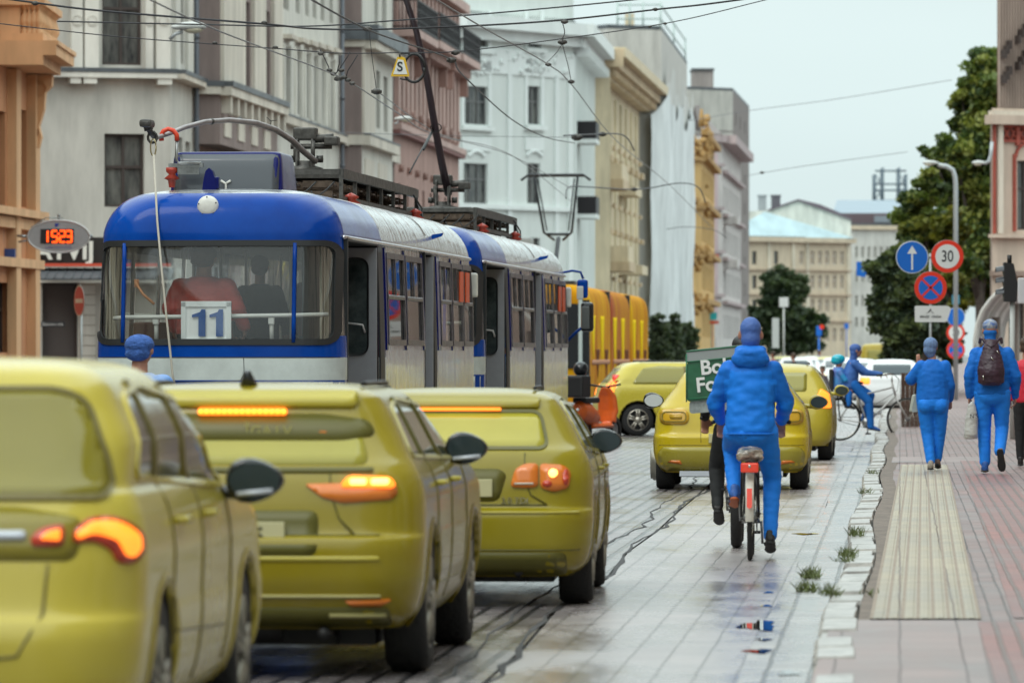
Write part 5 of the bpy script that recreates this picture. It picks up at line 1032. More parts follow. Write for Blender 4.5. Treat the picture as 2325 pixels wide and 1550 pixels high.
def car(name, label, tab, Lc, loc, rz, pm, glm, spec, wb=(.78, 3.35), r=.32, bow=.05, group='yellow cars in the street', hidden=False, seed=1):
    t = thing(name, label, 'car', (0, 0, 0), 0, group)
    vs, fs, n, k = stack(tab, 110, bow=bow, ys=np.linspace(0, 1, 90), nr=16, ncn=8)
    me = bpy.data.meshes.new('s'); me.from_pydata(vs, [], fs); S = Skin(me); W_ = max(a[1] for a in tab); mb = MB(); cl = []
    V = np.array(vs)
    for f in fs:
        c = V[list(f)].mean(0); arch = any((c[1] - w_) ** 2 + (c[2] - r) ** 2 < (r + .055) ** 2 and abs(c[0]) > .45 for w_ in wb)
        if not arch: cl.append(f)
    mb.add(vs, cl, True); mb.f.append(tuple(range(n - 1, -1, -1))); mb.mi.append(0); mb.sm.append(False); body = mb.build('body', pm, t)
    for w_ in wb:
        for sx in (-1, 1):
            ar = MB(); pts = []
            for i in range(29):
                a = math.pi * (i / 28 * 1.16 - .08); y_, z_ = w_ + (r + .05) * math.cos(a), r + (r + .05) * math.sin(a)
                pts.append((y_, z_))
            vs_ = []
            for (y_, z_) in pts: h = S.hit(y_, max(z_, tab[0][0] + .02), 'right'); vs_ += [(sx * (h[0].x + .003), y_, z_), (sx * (h[0].x - .02), y_, z_), (sx * .42, y_, z_)]
            ar.m = 0; ar.add(vs_, [(3 * i + 1, 3 * i + 2, 3 * i + 5, 3 * i + 4) for i in range(28)], True)
            vo = []
            for (y_, z_) in pts:
                d = Vector((y_ - w_, z_ - r)).normalized(); yo, zo = y_ + d.x * .03, z_ + d.y * .03; h = S.hit(yo, max(zo, tab[0][0] + .02), 'right'); h2 = S.hit(y_, max(z_, tab[0][0] + .02), 'right')
                vo += [(sx * (h[0].x + .004), yo, zo), (sx * (h[0].x + .012), y_ + d.x * .012, z_ + d.y * .012), (sx * (h2[0].x - .02), y_, z_)]
            ar.m = 1; ar.add(vo, [(3 * i + j, 3 * i + j + 1, 3 * i + j + 4, 3 * i + j + 3) for i in range(28) for j in (0, 1)], True)
            ar.m = 0; ar.add([(sx * .45, w_ - r - .06, .15), (sx * .45, w_ + r + .06, .15), (sx * .45, w_ + r + .06, 2 * r + .1), (sx * .45, w_ - r - .06, 2 * r + .1)], [(0, 1, 2, 3)])
            ar.build('wheel_arch', [BKP, pm], t)
    mb = MB(); mb.b2((-W_ * .7, .6, .14), (W_ * .7, Lc - .5, tab[0][0] + .02)); mb.cyl((-.35, .3, .24), (.2, .3, .24), .07, 10); mb.cyl((.42, .12, .22), (.42, .6, .22), .03, 10); mb.build('underbody', BKP, t)
    for w_ in wb:
        for sx in (-1, 1): wheel_obj(t, sx * (W_ - .125), w_, r, .21, spec.get('rim', RIMG), sx, spec.get('spokes', 5))
    def pan(nm, poly, view, m_, off=.006, par=None, grid=.07, both=False):
        a = MB(); S.panel(a, poly, view, off, grid)
        o = a.build(nm, m_, par or t)
        if both: a = MB(); S.panel(a, poly, 'left', off, grid); a.build(nm, m_, par or t)
        return o
    def ring(nm, poly, view, m_, wd=.02, off=.01, par=None): a = MB(); S.ring(a, poly, view, wd, off, sub=.05); return a.build(nm, m_, par or t)
    spec['fn'](t, S, pan, ring, tab)
    t.location = loc; t.rotation_euler = (0, 0, rz); return t
def mirror(t, x, y, z, m_, sc_=1.0, glassm=None, strip=False):
    vs = []; mb = MB(); bm = bmesh.new(); bmesh.ops.create_icosphere(bm, subdivisions=3, radius=1)
    for v in bm.verts:
        v.co.x = v.co.x * .115 * sc_; v.co.z = v.co.z * .085 * sc_ * (1 - .25 * (v.co.x / .115)); v.co.y = max(v.co.y, -.35) * .09
    bm.verts.index_update(); mb.add([v.co + Vector((x, y, z)) for v in bm.verts], [[v.index for v in f.verts] for f in bm.faces], True); bm.free()
    o = mb.build('mirror', m_, t); sgn = 1 if x > 0 else -1
    m2 = MB(); m2.prism(circ(0, 0, .098 * sc_, 24, .068 * sc_), (x, y - .033, z), (1, 0, 0), (0, 0, 1), (0, -1, 0), .003); m2.build('mirror_glass', glassm or mat('mirror_dark_glass', (.025, .04, .045), .08), o)
    m2 = MB(); m2.tube([(x - sgn * .19 * sc_, y + .02, z - .04), (x - sgn * .1 * sc_, y + .02, z - .05), (x, y + .03, z - .05)], .026, 8); m2.build('mirror_arm', m_, o)
    if strip: m2 = MB(); m2.tube([(x - .07, y - .035, z - .055), (x + .075, y - .035, z - .04)], .011, 6); m2.build('mirror_strip', MWH, o)
    return o
def plate(t, S, x, z, txt, w_=.52, h_=.11, m_=PLAT):
    h = S.hit(x, z, 'rear'); mb = MB(); mb.bbox((x, h[0].y - .012, z), (w_, .015, h_), .005); o = mb.build('number_plate', m_, t)
    text(txt, h_ * .82, PTX, o, (x, h[0].y - .022, z - .003), ext=.002, bold=.002, sx=1.0); return o
# ---- dark hatchback ahead (right of the row)
OLV = paint('olive_paint', (.29, .235, .006), .24, .2); OLVR = paint('olive_roof', (.34, .28, .02), .24); GLO = mat('olive_glass', (.46, .41, .05), .12, var=.12, vs=.9, coat=.3); GLD = mat('olive_glass_dark', (.17, .15, .02), .1, var=.35, vs=2.2, coat=.4)
OLD = mat('olive_dark_trim', (.11, .10, .012), .4)  # dark olive for seals, seams, pillars, lips and plate surrounds
tabA = [(.19, .74, .16, 4.0, .26, .3), (.26, .83, .06, 4.1, .3, .35), (.40, .872, .0, 4.18, .3, .35), (.55, .885, -.01, 4.2, .3, .35), (.60, .885, .0, 4.18, .3, .35), (.625, .883, .05, 4.15, .3, .35), (.78, .883, .065, 4.08, .28, .35), (.90, .86, .09, 3.8, .27, .4),
        (.965, .83, .12, 3.15, .25, .3), (1.02, .80, .20, 2.98, .23, .25), (1.16, .725, .33, 2.62, .2, .25), (1.26, .66, .41, 2.32, .18, .25), (1.305, .615, .45, 2.12, .17, .25), (1.335, .55, .52, 1.95, .16, .25), (1.352, .42, .66, 1.8, .15, .2), (1.362, .2, .9, 1.5, .1, .1), (1.364, .01, 1.1, 1.2, .01, .01)]
def fnA(t, S, pan, ring, tab):
    gl_ = rrect(-.60, .99, .60, 1.215, .06); gl_ = [(x * (1 - (z - .99) * .42), z) for x, z in gl_]; pan('rear_window', gl_, 'rear', GLO, .003); ring('window_seal', offset_poly(gl_, -.012), 'rear', OLD, .02, .008)
    sp = MB(); S.panel(sp, rrect(-.54, 1.235, .54, 1.295, .02), 'rear', .018); so_ = sp.build('spoiler', OLVR, t)
    mb = MB(); h = S.hit(0, 1.24, 'rear')[0]; mb.bbox((0, h.y - .022, 1.232), (.60, .02, .018), .006); mb.build('brake_light', TLL, so_)
    for sx in (1, -1):
        o = pan('tail_light', rpoly([(sx * .37, .75), (sx * .40, .86), (sx * .46, .895), (sx * .545, .895), (sx * .545, .75), (sx * .46, .745)][::sx], .03), 'rear', TLO, .012)
        o2 = pan('tail_light', rpoly([(sx * .553, .895), (sx * .70, .885), (sx * .745, .84), (sx * .73, .745), (sx * .64, .72), (sx * .557, .745)][::sx], .03), 'rear', TLO, .014)
        pan('lit_lamp', circ(sx * .635, .835, .026, 16), 'rear', TLH, .02, o2); pan('lens_red', circ(sx * .60, .77, .03, 14, .022), 'rear', TLR, .018, o2); pan('lens_red', circ(sx * .71, .81, .016, 14, .05), 'rear', TLR, .018, o2); pan('lens_strip', rrect(sx * .455 - .06, .765, sx * .455 + .06, .777, .004), 'rear', TLC, .018, o)
    pan('plate_recess', rpoly([(-.30, .66), (.30, .66), (.35, .83), (.30, .865), (-.30, .865), (-.35, .83)], .05), 'rear', OLD, .001); plate(t, S, 0, .745, 'LN 104')
    S2 = MB(); S.line(S2, [(-.60, .64), (-.5, .70), (-.46, .80), (-.46, .96)], 'rear', .006); S.line(S2, [(.60, .64), (.5, .70), (.46, .80), (.46, .96)], 'rear', .006); S.line(S2, [(-.60, .64), (.60, .64)], 'rear', .006); S.line(S2, [(-.8, .36), (.8, .36)], 'rear', .005)
    S2.build('panel_seam', OLD, t)
    pan('bumper_lip', rrect(-.72, .20, .72, .345, .04), 'rear', OLD, .004); pan('bumper_crease', rrect(-.8, .585, .8, .6, .005), 'rear', OLVR, .006)
    h = S.hit(.4, .68, 'rear')[0]; text('2.0 TDI', .055, CHR, t, (.40, h.y - .012, .665), ext=.003, name='badge_lettering')
    wp = MB(); h = S.hit(0, 1.0, 'rear')[0]; wp.tube([(-.02, h.y - .02, .985), (.1, h.y - .02, .997), (.36, h.y, .985)], [.02, .014, .008], 6); wp.build('wiper', OLD, t)
    sg = rpoly([(.62, .985), (2.75, .93), (2.2, 1.235), (1.0, 1.265), (.72, 1.2)], .06); 
    for v in ('right', 'left'): pan('side_window', sg, v, GLD, .004); ring('window_trim', offset_poly(sg, -.015), v, OLVR, .025, .01)
    pan('window_pillar', [(1.52, .93), (1.60, .93), (1.52, 1.29), (1.45, 1.29)], 'right', OLD, .012)
    for v in ('right', 'left'):
        a = MB(); S.line(a, [(1.5, .94), (1.46, .7), (1.42, .4), (1.45, .3)], v, .005); S.line(a, [(2.75, .92), (2.78, .7), (2.7, .35)], v, .005); S.line(a, [(.6, .80), (3.2, .80)], v, .004); a.build('door_seam', OLD, t)
    for y in (1.62, 2.6): m2 = MB(); h = S.hit(y, .84, 'right')[0]; m2.tube([(h.x + .0, y - .09, .84), (h.x + .03, y - .07, .84), (h.x + .03, y + .07, .84), (h.x, y + .09, .84)], .013, 6); m2.build('door_handle', OLVR, t)
    mirror(t, .90, 2.55, 1.0, MBLK, .95); mirror(t, -.90, 2.55, 1.0, MBLK, .95)
    mb = MB(); h = S.hit(0, 1.25, 'top'); 
    for sx in (-1, 1): pts = [S.hit(sx * .50, y, 'top')[0] + Vector((0, 0, .022)) for y in np.linspace(.62, 1.9, 10)]; mb = MB(); mb.tube(pts, .012, 6); mb.build('roof_rail', BKP, t)
def gp(px, py, D, z=0): return Vector((LX(px, D), D, z))
rzs = -math.atan(.072)
DA = 35.4; car('hatchback', 'olive yellow hatchback third in the row, numbers 04 on its plate and lit amber lamps', tabA, 4.2, (LX(1022, DA), DA, 0), -.045, OLV, GLO, dict(fn=fnA))
# ---- SUV in the middle of the row
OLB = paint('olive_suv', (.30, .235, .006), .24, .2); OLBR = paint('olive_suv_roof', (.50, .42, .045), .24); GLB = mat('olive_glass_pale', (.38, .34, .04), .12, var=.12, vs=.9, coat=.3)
tabB = [(.24, .78, .18, 4.3, .28, .3), (.32, .85, .08, 4.38, .3, .35), (.50, .895, .0, 4.45, .32, .35), (.62, .90, -.01, 4.47, .32, .35), (.68, .902, .0, 4.46, .32, .35), (.71, .90, .05, 4.42, .3, .35), (.86, .898, .07, 4.3, .3, .35), (.98, .87, .10, 4.0, .28, .4),
        (1.03, .845, .13, 3.3, .27, .3), (1.08, .815, .19, 3.1, .25, .28), (1.20, .755, .29, 2.8, .22, .25), (1.32, .69, .35, 2.5, .2, .25), (1.375, .645, .38, 2.3, .18, .25), (1.405, .58, .44, 2.15, .17, .25), (1.425, .45, .6, 1.95, .15, .2), (1.436, .2, .9, 1.6, .1, .1), (1.438, .01, 1.1, 1.3, .01, .01)]
def fnB(t, S, pan, ring, tab):
    gl_ = rpoly([(-.64, 1.04), (.64, 1.04), (.60, 1.17), (.52, 1.25), (-.52, 1.25), (-.60, 1.17)], .05); pan('rear_window', gl_, 'rear', GLB, .003)
    up = rpoly([(-.62, 1.255), (-.66, 1.18), (-.5, 1.155), (.5, 1.155), (.66, 1.18), (.62, 1.255), (.4, 1.285), (-.4, 1.285)], .04); pan('window_band', up, 'rear', OLD, .006)
    h = S.hit(.17, 1.2, 'rear')[0]; text('ĪGA.LV', .075, mat('sticker_pale', (.42, .39, .12), .6), t, (.13, h.y - .012, 1.20), ext=.001, name='window_lettering')
    mb = MB(); mb.bbox((.40, h.y - .002, 1.185), (.035, .004, .035), .001); mb.build('window_sticker', TLO, t)
    sp = MB(); S.panel(sp, rrect(-.56, 1.315, .56, 1.385, .03), 'rear', .02); so_ = sp.build('spoiler', OLBR, t); h = S.hit(0, 1.31, 'rear')[0]
    mb = MB(); mb.bbox((-.0, h.y - .02, 1.297), (.44, .03, .034), .015); bl_ = mb.build('brake_light', TLL, so_); mb = MB()
    for k in range(15): mb.sphere((-.205 + k * .0293, h.y - .036, 1.297), .011, 8, 5)
    mb.build('led_points', mat('led_hot', (1, .42, .03), .4, emit=2.5), bl_)
    for sx in (1, -1):
        o = pan('tail_light', rpoly([(sx * .33, .945), (sx * .765, .955), (sx * .775, .90), (sx * .75, .872), (sx * .52, .855), (sx * .42, .88)][::sx], .02), 'rear', TLO, .012)
        o2 = pan('tail_light', rpoly([(sx * .54, .985), (sx * .745, .975), (sx * .765, .925), (sx * .50, .93)][::sx], .03), 'rear', TLL, .018)
        for xx in (.59, .69): pan('lit_lamp', rrect(sx * xx - .04, .94, sx * xx + .04, .968, .014), 'rear', TLH, .024, o2)
        pan('fog_reflector', rpoly([(sx * .53, .385), (sx * .75, .39), (sx * .70, .36), (sx * .56, .36)][::sx], .01), 'rear', TLO, .012)
    pan('tail_band', rrect(-.66, 1.0, .66, 1.025, .01), 'rear', OLD, .008)
    pan('plate_recess', rrect(-.40, .60, .40, .82, .05), 'rear', OLD, .002); plate(t, S, -.02, .70, 'KB 185', .52, .13)
    pan('bumper_strip', rrect(-.70, .40, .70, .412, .004), 'rear', CHR if False else mat('strip_pale', (.5, .46, .2), .3), .012); pan('bumper_lip', rrect(-.74, .25, .74, .35, .03), 'rear', OLD, .004); pan('bumper_shelf', rrect(-.70, .575, .70, .60, .01), 'rear', OLBR, .006); pan('exhaust_trim', rrect(.45, .305, .72, .32, .005), 'rear', mat('strip_pale', (.5, .46, .2), .3), .014)
    a = MB(); S.line(a, [(-.7, .70), (.7, .70)], 'rear', .005); S.line(a, [(.58, .70), (.50, .78), (.46, .9), (.45, 1.02)], 'rear', .005); a.build('panel_seam', OLD, t)
    sg = rpoly([(.55, 1.08), (2.95, 1.03), (2.45, 1.30), (1.2, 1.345), (.72, 1.30)], .07)
    for v in ('right', 'left'): pan('side_window', sg, v, GLD, .004); ring('window_trim', offset_poly(sg, -.015), v, mat('strip_pale', (.5, .46, .2), .3), .016, .01)
    pan('window_pillar', [(1.02, 1.06), (1.12, 1.06), (1.12, 1.36), (1.04, 1.36)], 'right', OLD, .012); pan('window_pillar', [(1.95, 1.04), (2.03, 1.04), (1.97, 1.35), (1.89, 1.35)], 'right', OLD, .012)
    for v in ('right', 'left'):
        a = MB(); S.line(a, [(1.1, 1.06), (1.15, .8), (1.12, .5)], v, .005); S.line(a, [(2.0, 1.04), (2.0, .6), (1.95, .33)], v, .005); S.line(a, [(2.95, 1.02), (3.0, .7), (2.9, .38)], v, .005); S.line(a, [(1.1, .5), (1.3, .42), (2.6, .42)], v, .006); a.build('door_seam', OLD, t)
    for y in (1.32, 2.2): m2 = MB(); h = S.hit(y, .93, 'right')[0]; m2.tube([(h.x, y - .1, .93), (h.x + .032, y - .08, .93), (h.x + .032, y + .08, .93), (h.x, y + .1, .93)], .015, 6); m2.build('door_handle', OLBR, t)
    mb = MB(); h = S.hit(0, .8, 'top')[0]; mb.tube([(0, .6, h.z - .03), (0, .56, h.z + .02), (0, .53, h.z + .06)], [.055, .034, .016], 8); mb.build('roof_antenna', MBLK, t)
    for sx in (-1, 1): pts = [S.hit(sx * .56, y, 'top')[0] + Vector((0, 0, .022)) for y in np.linspace(.66, 2.0, 10)]; mb = MB(); mb.tube(pts, .013, 6); mb.build('roof_rail', BKP, t)
    mirror(t, .93, 2.6, 1.08, MBLK, 1.0, strip=True); mirror(t, -.93, 2.6, 1.08, MBLK, 1.0)
DB = 27.6; car('suv', 'dark olive yellow car second in the row, long lit brake strip above its window', tabB, 4.47, (LX(533, DB), DB, 0), -.068, OLB, GLB, dict(fn=fnB), wb=(.85, 3.5), r=.345)
# ---- big pale car in the foreground
YE = paint('mustard_paint', (.56, .46, .055), .26, .3); YEG = mat('mustard_glass', (.23, .195, .012), .12, var=.1, vs=.8, coat=.4); YES = mat('mustard_seam', (.16, .13, .03), .5)
tabC = [(.20, .72, .2, 4.5, .3, .35), (.28, .84, .07, 4.6, .32, .38), (.42, .895, .0, 4.68, .34, .38), (.56, .91, -.015, 4.7, .36, .4), (.63, .912, .0, 4.68, .36, .4), (.67, .91, .03, 4.64, .36, .4), (.85, .915, .06, 4.5, .34, .4), (.98, .90, .09, 4.2, .32, .4),
        (1.07, .87, .13, 3.45, .3, .33), (1.12, .84, .19, 3.25, .28, .3), (1.24, .84, .29, 2.95, .26, .28), (1.38, .785, .38, 2.6, .25, .28), (1.47, .735, .43, 2.35, .24, .27), (1.525, .67, .50, 2.15, .22, .25), (1.555, .53, .66, 1.95, .18, .2), (1.57, .2, .95, 1.6, .12, .12), (1.573, .01, 1.1, 1.3, .01, .01)]
def fnC(t, S, pan, ring, tab):
    gl_ = rpoly([(-.80, 1.07), (.80, 1.07), (.77, 1.2), (.68, 1.41), (.58, 1.45), (-.58, 1.45), (-.68, 1.41), (-.77, 1.2)], .06); pan('rear_window', gl_, 'rear', YEG, .011, None, .04); ring('window_seal', offset_poly(gl_, -.01), 'rear', YES, .016, .014)
    for sx in (1, -1):
        o = pan('tail_light', rpoly([(sx * 0.685, .955), (sx * 0.728, 1.0), (sx * 0.799, 1.005), (sx * 0.855, .985), (sx * 0.901, .94), (sx * 0.905, .87), (sx * 0.877, .835), (sx * 0.827, .84), (sx * 0.813, .885), (sx * 0.756, .92), (sx * 0.685, .91)][::sx], .03), 'rear', TLR, .012)
        o2 = pan('lit_lamp', rpoly([(sx * 0.692, .945), (sx * 0.735, .985), (sx * 0.799, .99), (sx * 0.848, .972), (sx * 0.887, .935), (sx * 0.891, .88), (sx * 0.870, .855), (sx * 0.848, .87), (sx * 0.827, .92), (sx * 0.756, .945), (sx * 0.699, .925)][::sx], .02), 'rear', TLL, .02, o)
        pan('tail_light', rpoly([(sx * 0.535, .925), (sx * 0.571, .965), (sx * 0.655, .98), (sx * 0.655, .90), (sx * 0.547, .90)][::sx], .03), 'rear', TLR, .012); pan('lit_lamp', rpoly([(sx * 0.571, .925), (sx * 0.595, .95), (sx * 0.643, .96), (sx * 0.643, .92)][::sx], .012), 'rear', TLL, .02)
        pan('fog_reflector', rpoly([(sx * .56, .345), (sx * .64, .375), (sx * .80, .375), (sx * .80, .345)][::sx], .01), 'rear', TLL, .012)
    pan('badge_bar', rrect(-.52, .925, .52, .955, .012), 'rear', MWH, .014); pan('tail_band', rpoly([(-.70, .85), (.70, .85), (.72, 1.0), (.5, 1.04), (-.5, 1.04), (-.72, 1.0)], .05), 'rear', paint('mustard_dark_panel', (.27, .22, .015)), .003)  # darker mustard band between the tail lamps
    a = MB(); S.line(a, [(.60, .84), (.585, .66), (.50, .52), (.3, .50), (-.3, .50), (-.50, .52), (-.585, .66), (-.60, .84)], 'rear', .006); a.build('panel_seam', YES, t)
    plate(t, S, 0, .72, 'HR 3187', .5, .11)
    sg = rpoly([(.62, 1.14), (3.05, 1.055), (2.5, 1.38), (1.4, 1.46), (.85, 1.42)], .09)
    for v in ('right', 'left'): pan('side_window', sg, v, mat('mustard_side_glass', (.30, .25, .02), .1, col2=(.035, .028, .03), vs=2.6, coat=.3), .004); ring('window_trim', offset_poly(sg, -.015), v, YE, .02, .012)
    pan('window_pillar', [(1.1, 1.12), (1.2, 1.12), (1.22, 1.48), (1.12, 1.48)], 'right', YES, .012); pan('window_pillar', [(2.0, 1.09), (2.1, 1.09), (2.02, 1.46), (1.93, 1.46)], 'right', YES, .012)
    for v in ('right', 'left'):
        a = MB(); S.line(a, [(1.15, 1.1), (1.2, .85), (1.2, .5)], v, .006); S.line(a, [(2.1, 1.08), (2.1, .6), (2.05, .33)], v, .006); S.line(a, [(3.0, 1.05), (3.08, .7), (3.0, .36)], v, .006); S.line(a, [(1.3, .55), (2.9, .50)], v, .006); a.build('door_seam', YES, t)
    for y in (1.4, 2.3): m2 = MB(); h = S.hit(y, .96, 'right')[0]; m2.tube([(h.x, y - .1, .96), (h.x + .032, y - .08, .96), (h.x + .032, y + .08, .96), (h.x, y + .1, .96)], .016, 6); m2.build('door_handle', YE, t)
    mirror(t, 1.02, 3.0, 1.07, MBLK, 1.05, strip=True); mirror(t, -1.06, 3.0, 1.11, MBLK, 1.2)
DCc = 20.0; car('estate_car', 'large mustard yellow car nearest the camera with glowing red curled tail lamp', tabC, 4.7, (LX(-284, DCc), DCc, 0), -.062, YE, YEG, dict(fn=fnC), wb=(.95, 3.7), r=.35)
# ---- small yellow hatchback in front of the cyclists
YH_ = paint('bright_yellow_paint', (.58, .43, .008)); YHG = mat('bright_glass', (.50, .40, .05), .15, coat=.4); YHS = mat('yellow_seam', (.20, .15, .01), .5); YHD = paint('bright_yellow_dark', (.36, .30, .03))
tabD = [(.20, .78, .12, 3.7, .22, .3), (.30, .87, .03, 3.78, .26, .3), (.45, .90, .0, 3.82, .28, .3), (.60, .905, .0, 3.82, .28, .3), (.66, .90, .04, 3.8, .28, .3), (.80, .89, .07, 3.65, .28, .3), (.93, .86, .10, 3.1, .3, .3), (1.02, .80, .16, 2.8, .3, .3), (1.15, .70, .24, 2.5, .28, .3), (1.27, .62, .32, 2.2, .25, .3), (1.36, .55, .40, 2.0, .22, .25), (1.40, .46, .52, 1.85, .2, .2), (1.42, .2, .8, 1.5, .1, .1), (1.425, .01, 1.0, 1.2, .01, .01)]
def fnD(t, S, pan, ring, tab):
    gl_ = rrect(-.52, 1.02, .52, 1.3, .08); gl_ = [(x * (1 - (z - 1) * .4), z) for x, z in gl_]; pan('rear_window', gl_, 'rear', YHG, .003); ring('window_seal', gl_, 'rear', YHS, .012, .008)
    for sx in (1, -1):
        o = pan('tail_light', rrect(sx * .66 - .17, .76, sx * .66 + .17, .93, .08), 'rear', mat('lens_amber', (.62, .36, .02), .2, coat=.6), .014); ring('lens_rim', rrect(sx * .66 - .14, .785, sx * .66 + .14, .905, .06), 'rear', YHS, .01, .02, o)
        pan('lens_red', rrect(sx * .62 - .09, .82, sx * .62 + .05, .87, .02), 'rear', TLR if sx > 0 else mat('lens_amber2', (.5, .3, .02), .3), .02, o); pan('fog_reflector', rpoly([(sx * .57, .30), (sx * .74, .325), (sx * .70, .345), (sx * .59, .345)][::sx], .008), 'rear', TLO, .012)
    pan('bumper_lower', rpoly([(-.82, .22), (.82, .22), (.86, .42), (.80, .50), (-.80, .50), (-.86, .42)], .04), 'rear', YHD, .006)
    a = MB(); S.line(a, [(-.36, .98), (-.35, .55)], 'rear', .004); S.line(a, [(.36, .98), (.35, .55)], 'rear', .004); S.line(a, [(-.84, .52), (.84, .52)], 'rear', .004); a.build('panel_seam', YHS, t); plate(t, S, 0, .6, 'MC 2207')
    sg = rpoly([(.60, 1.0), (2.5, .95), (2.05, 1.24), (1.0, 1.30), (.75, 1.25)], .07)
    for v in ('right', 'left'):
        pan('side_window', sg, v, mat('bright_side_glass', (.38, .33, .05), .12, coat=.4), .004); a = MB(); S.line(a, [(1.35, .98), (1.35, .6), (1.3, .3)], v, .005); S.line(a, [(2.5, .94), (2.52, .6), (2.45, .3)], v, .005); a.build('door_seam', YHS, t)
    mirror(t, 1.0, 2.35, 1.0, YHD, 1.0); mirror(t, -.98, 2.3, 1.02, MBLK, 1.1, MWH)
    h = S.hit(0, .3, 'rear')[0]; mb = MB(); mb.b2((-.6, .06, .16), (.6, .12, .22)); mb.build('bumper_sill', MWH, t)
DD = 66.0; car('small_hatchback', 'bright yellow small hatchback straight ahead of the two cyclists', tabD, 3.85, (LX(1660, DD), DD, 0), -.06, YH_, YHG, dict(fn=fnD), wb=(.62, 3.1), r=.30)
# ---- estate crossing the street, seen from its side
YSd = paint('lemon_paint', (.58, .48, .04)); YSG = mat('lemon_glass', (.27, .24, .03), .15, coat=.4)
tabE = [(.22, .78, .12, 4.1, .25, .3), (.32, .86, .03, 4.2, .28, .3), (.50, .885, .0, 4.25, .3, .35), (.66, .885, .02, 4.25, .3, .35), (.80, .88, .06, 4.15, .3, .35), (.92, .86, .09, 3.8, .3, .4), (1.0, .82, .15, 3.2, .25, .3), (1.1, .78, .24, 3.0, .25, .25), (1.22, .71, .35, 2.7, .25, .25), (1.34, .62, .47, 2.4, .24, .25), (1.40, .53, .62, 2.2, .2, .2), (1.43, .3, .9, 1.9, .15, .15), (1.44, .01, 1.3, 1.5, .01, .01)]
def fnE(t, S, pan, ring, tab):
    pan('rear_window', rrect(-.5, 1.02, .5, 1.3, .05), 'rear', YSG, .003)
    for v in ('right', 'left'):
        sg = rpoly([(.62, 1.0), (3.0, .98), (2.5, 1.28), (1.2, 1.345), (.85, 1.30)], .06); pan('side_window', sg, v, YSG, .005); a = MB(); S.line(a, [(1.7, 1.0), (1.72, .3)], v, .005); S.line(a, [(2.9, .97), (2.92, .35)], v, .005); a.build('door_seam', YES, t); pan('window_pillar', [(1.66, 1.0), (1.72, 1.0), (1.70, 1.33), (1.64, 1.33)], v, YES, .012)
    for sx in (1, -1): 
        pan('tail_light', rpoly([(sx * .62, .78), (sx * .86, .78), (sx * .82, .99), (sx * .70, 1.06), (sx * .66, .95)][::sx], .03), 'rear', TLL, .012)
    if t.name.startswith('estate'): pan('tail_light', rpoly([(.03, .72), (.16, .78), (.22, .98), (.40, 1.17), (.30, 1.17), (.10, .98)], .02), 'right', mat('tail_bright_red', (.8, .03, .02), .3, emit=.3), .012)
    for sx in (-1, 1): pts = [S.hit(sx * .50, y, 'top')[0] + Vector((0, 0, .03)) for y in np.linspace(.8, 2.1, 10)]; mb = MB(); mb.tube(pts, .015, 6); mb.build('roof_rail', BKP, t)
    mirror(t, .98, 2.95, 1.02, YSd, 1.0); mirror(t, -.98, 2.95, 1.02, YSd, 1.0); plate(t, S, 0, .7, 'FS 9041')
DE = 109.5; car('estate_car', 'lemon yellow estate seen side-on crossing behind the tram', tabE, 4.25, (LX(1352, DE) , DE + .75, 0), R(-84), YSd, YSG, dict(fn=fnE, rim=mat('rim_pale', (.45, .42, .36), .3, .6)), wb=(.73, 3.25), r=.31)
car('saloon_car', 'deep yellow saloon ahead of the small hatchback, only its right side showing', tabE, 4.25, (LX(1754, 84), 84, 0), rzs, paint('deep_yellow', (.50, .40, .03)), YSG, dict(fn=fnE), wb=(.73, 3.25), r=.31)
# ---- far traffic
WHP = mat('car_white', (.72, .74, .74), .3, coat=.3); GLW = mat('far_glass', (.06, .08, .09), .1)
def fnF(t, S, pan, ring, tab):
    for v in ('rear',): pan('rear_window', rrect(-.5, 1.02, .5, 1.3, .05), v, GLW, .003)
    pan('windscreen', rrect(-.55, 1.02, .55, 1.3, .05), 'front', GLW, .003)
    for v in ('right', 'left'): pan('side_window', rpoly([(.62, 1.0), (3.0, .98), (2.5, 1.28), (1.2, 1.345), (.85, 1.30)], .06), v, GLW, .005)
    for sx in (1, -1): pan('tail_light', rrect(sx * .7 - .12, .78, sx * .7 + .12, .95, .03), 'rear', TLL, .01); pan('headlight', rrect(sx * .62 - .14, .62, sx * .62 + .14, .76, .04), 'front', mat('headlight_lit', (1, .85, .5), .2, emit=.6), .01)
def far(label, px, D, flip, pm, name='car', g_=None, glm=GLW): return car(name, label, tabE, 4.25, (LX(px, D), D + (4.2 if flip else 0), 0), (R(180) if flip else 0) - .07, pm, glm, dict(fn=fnF), wb=(.73, 3.25), r=.31, group=g_ or 'white cars far down the street')
YF = paint('far_yellow', (.52, .45, .10)); far('far yellow car right of the cyclist\'s head', 1779, 330, False, YF, 'car', 'yellow cars in the street'); far('far yellow oncoming car with two round lit headlamps', 1885, 290, True, YF, 'car', 'yellow cars in the street')
for px, D, lb, fl in ((1838, 260, 'white car behind the far yellow one, beside the tree', True), (1806, 235, 'white car in the middle of the far junction', False), (1920, 230, 'white car waiting left of the yellow van', True), (1965, 175, 'white car partly hidden by the child on the bicycle seat', True), (1855, 330, 'smallest white car at the far end of the street', True)): far(lb, px, D, fl, WHP)
tabV = [(.25, .85, .05, 4.9, .2, .3), (.5, .95, .0, 5, .2, .3), (1.1, .96, .0, 5, .2, .3), (1.3, .93, .03, 4.3, .2, .3), (1.7, .87, .08, 3.9, .2, .3), (1.95, .80, .14, 3.6, .2, .3), (2.02, .6, .3, 3.4, .2, .2), (2.05, .01, 1.5, 1.8, .01, .01)]
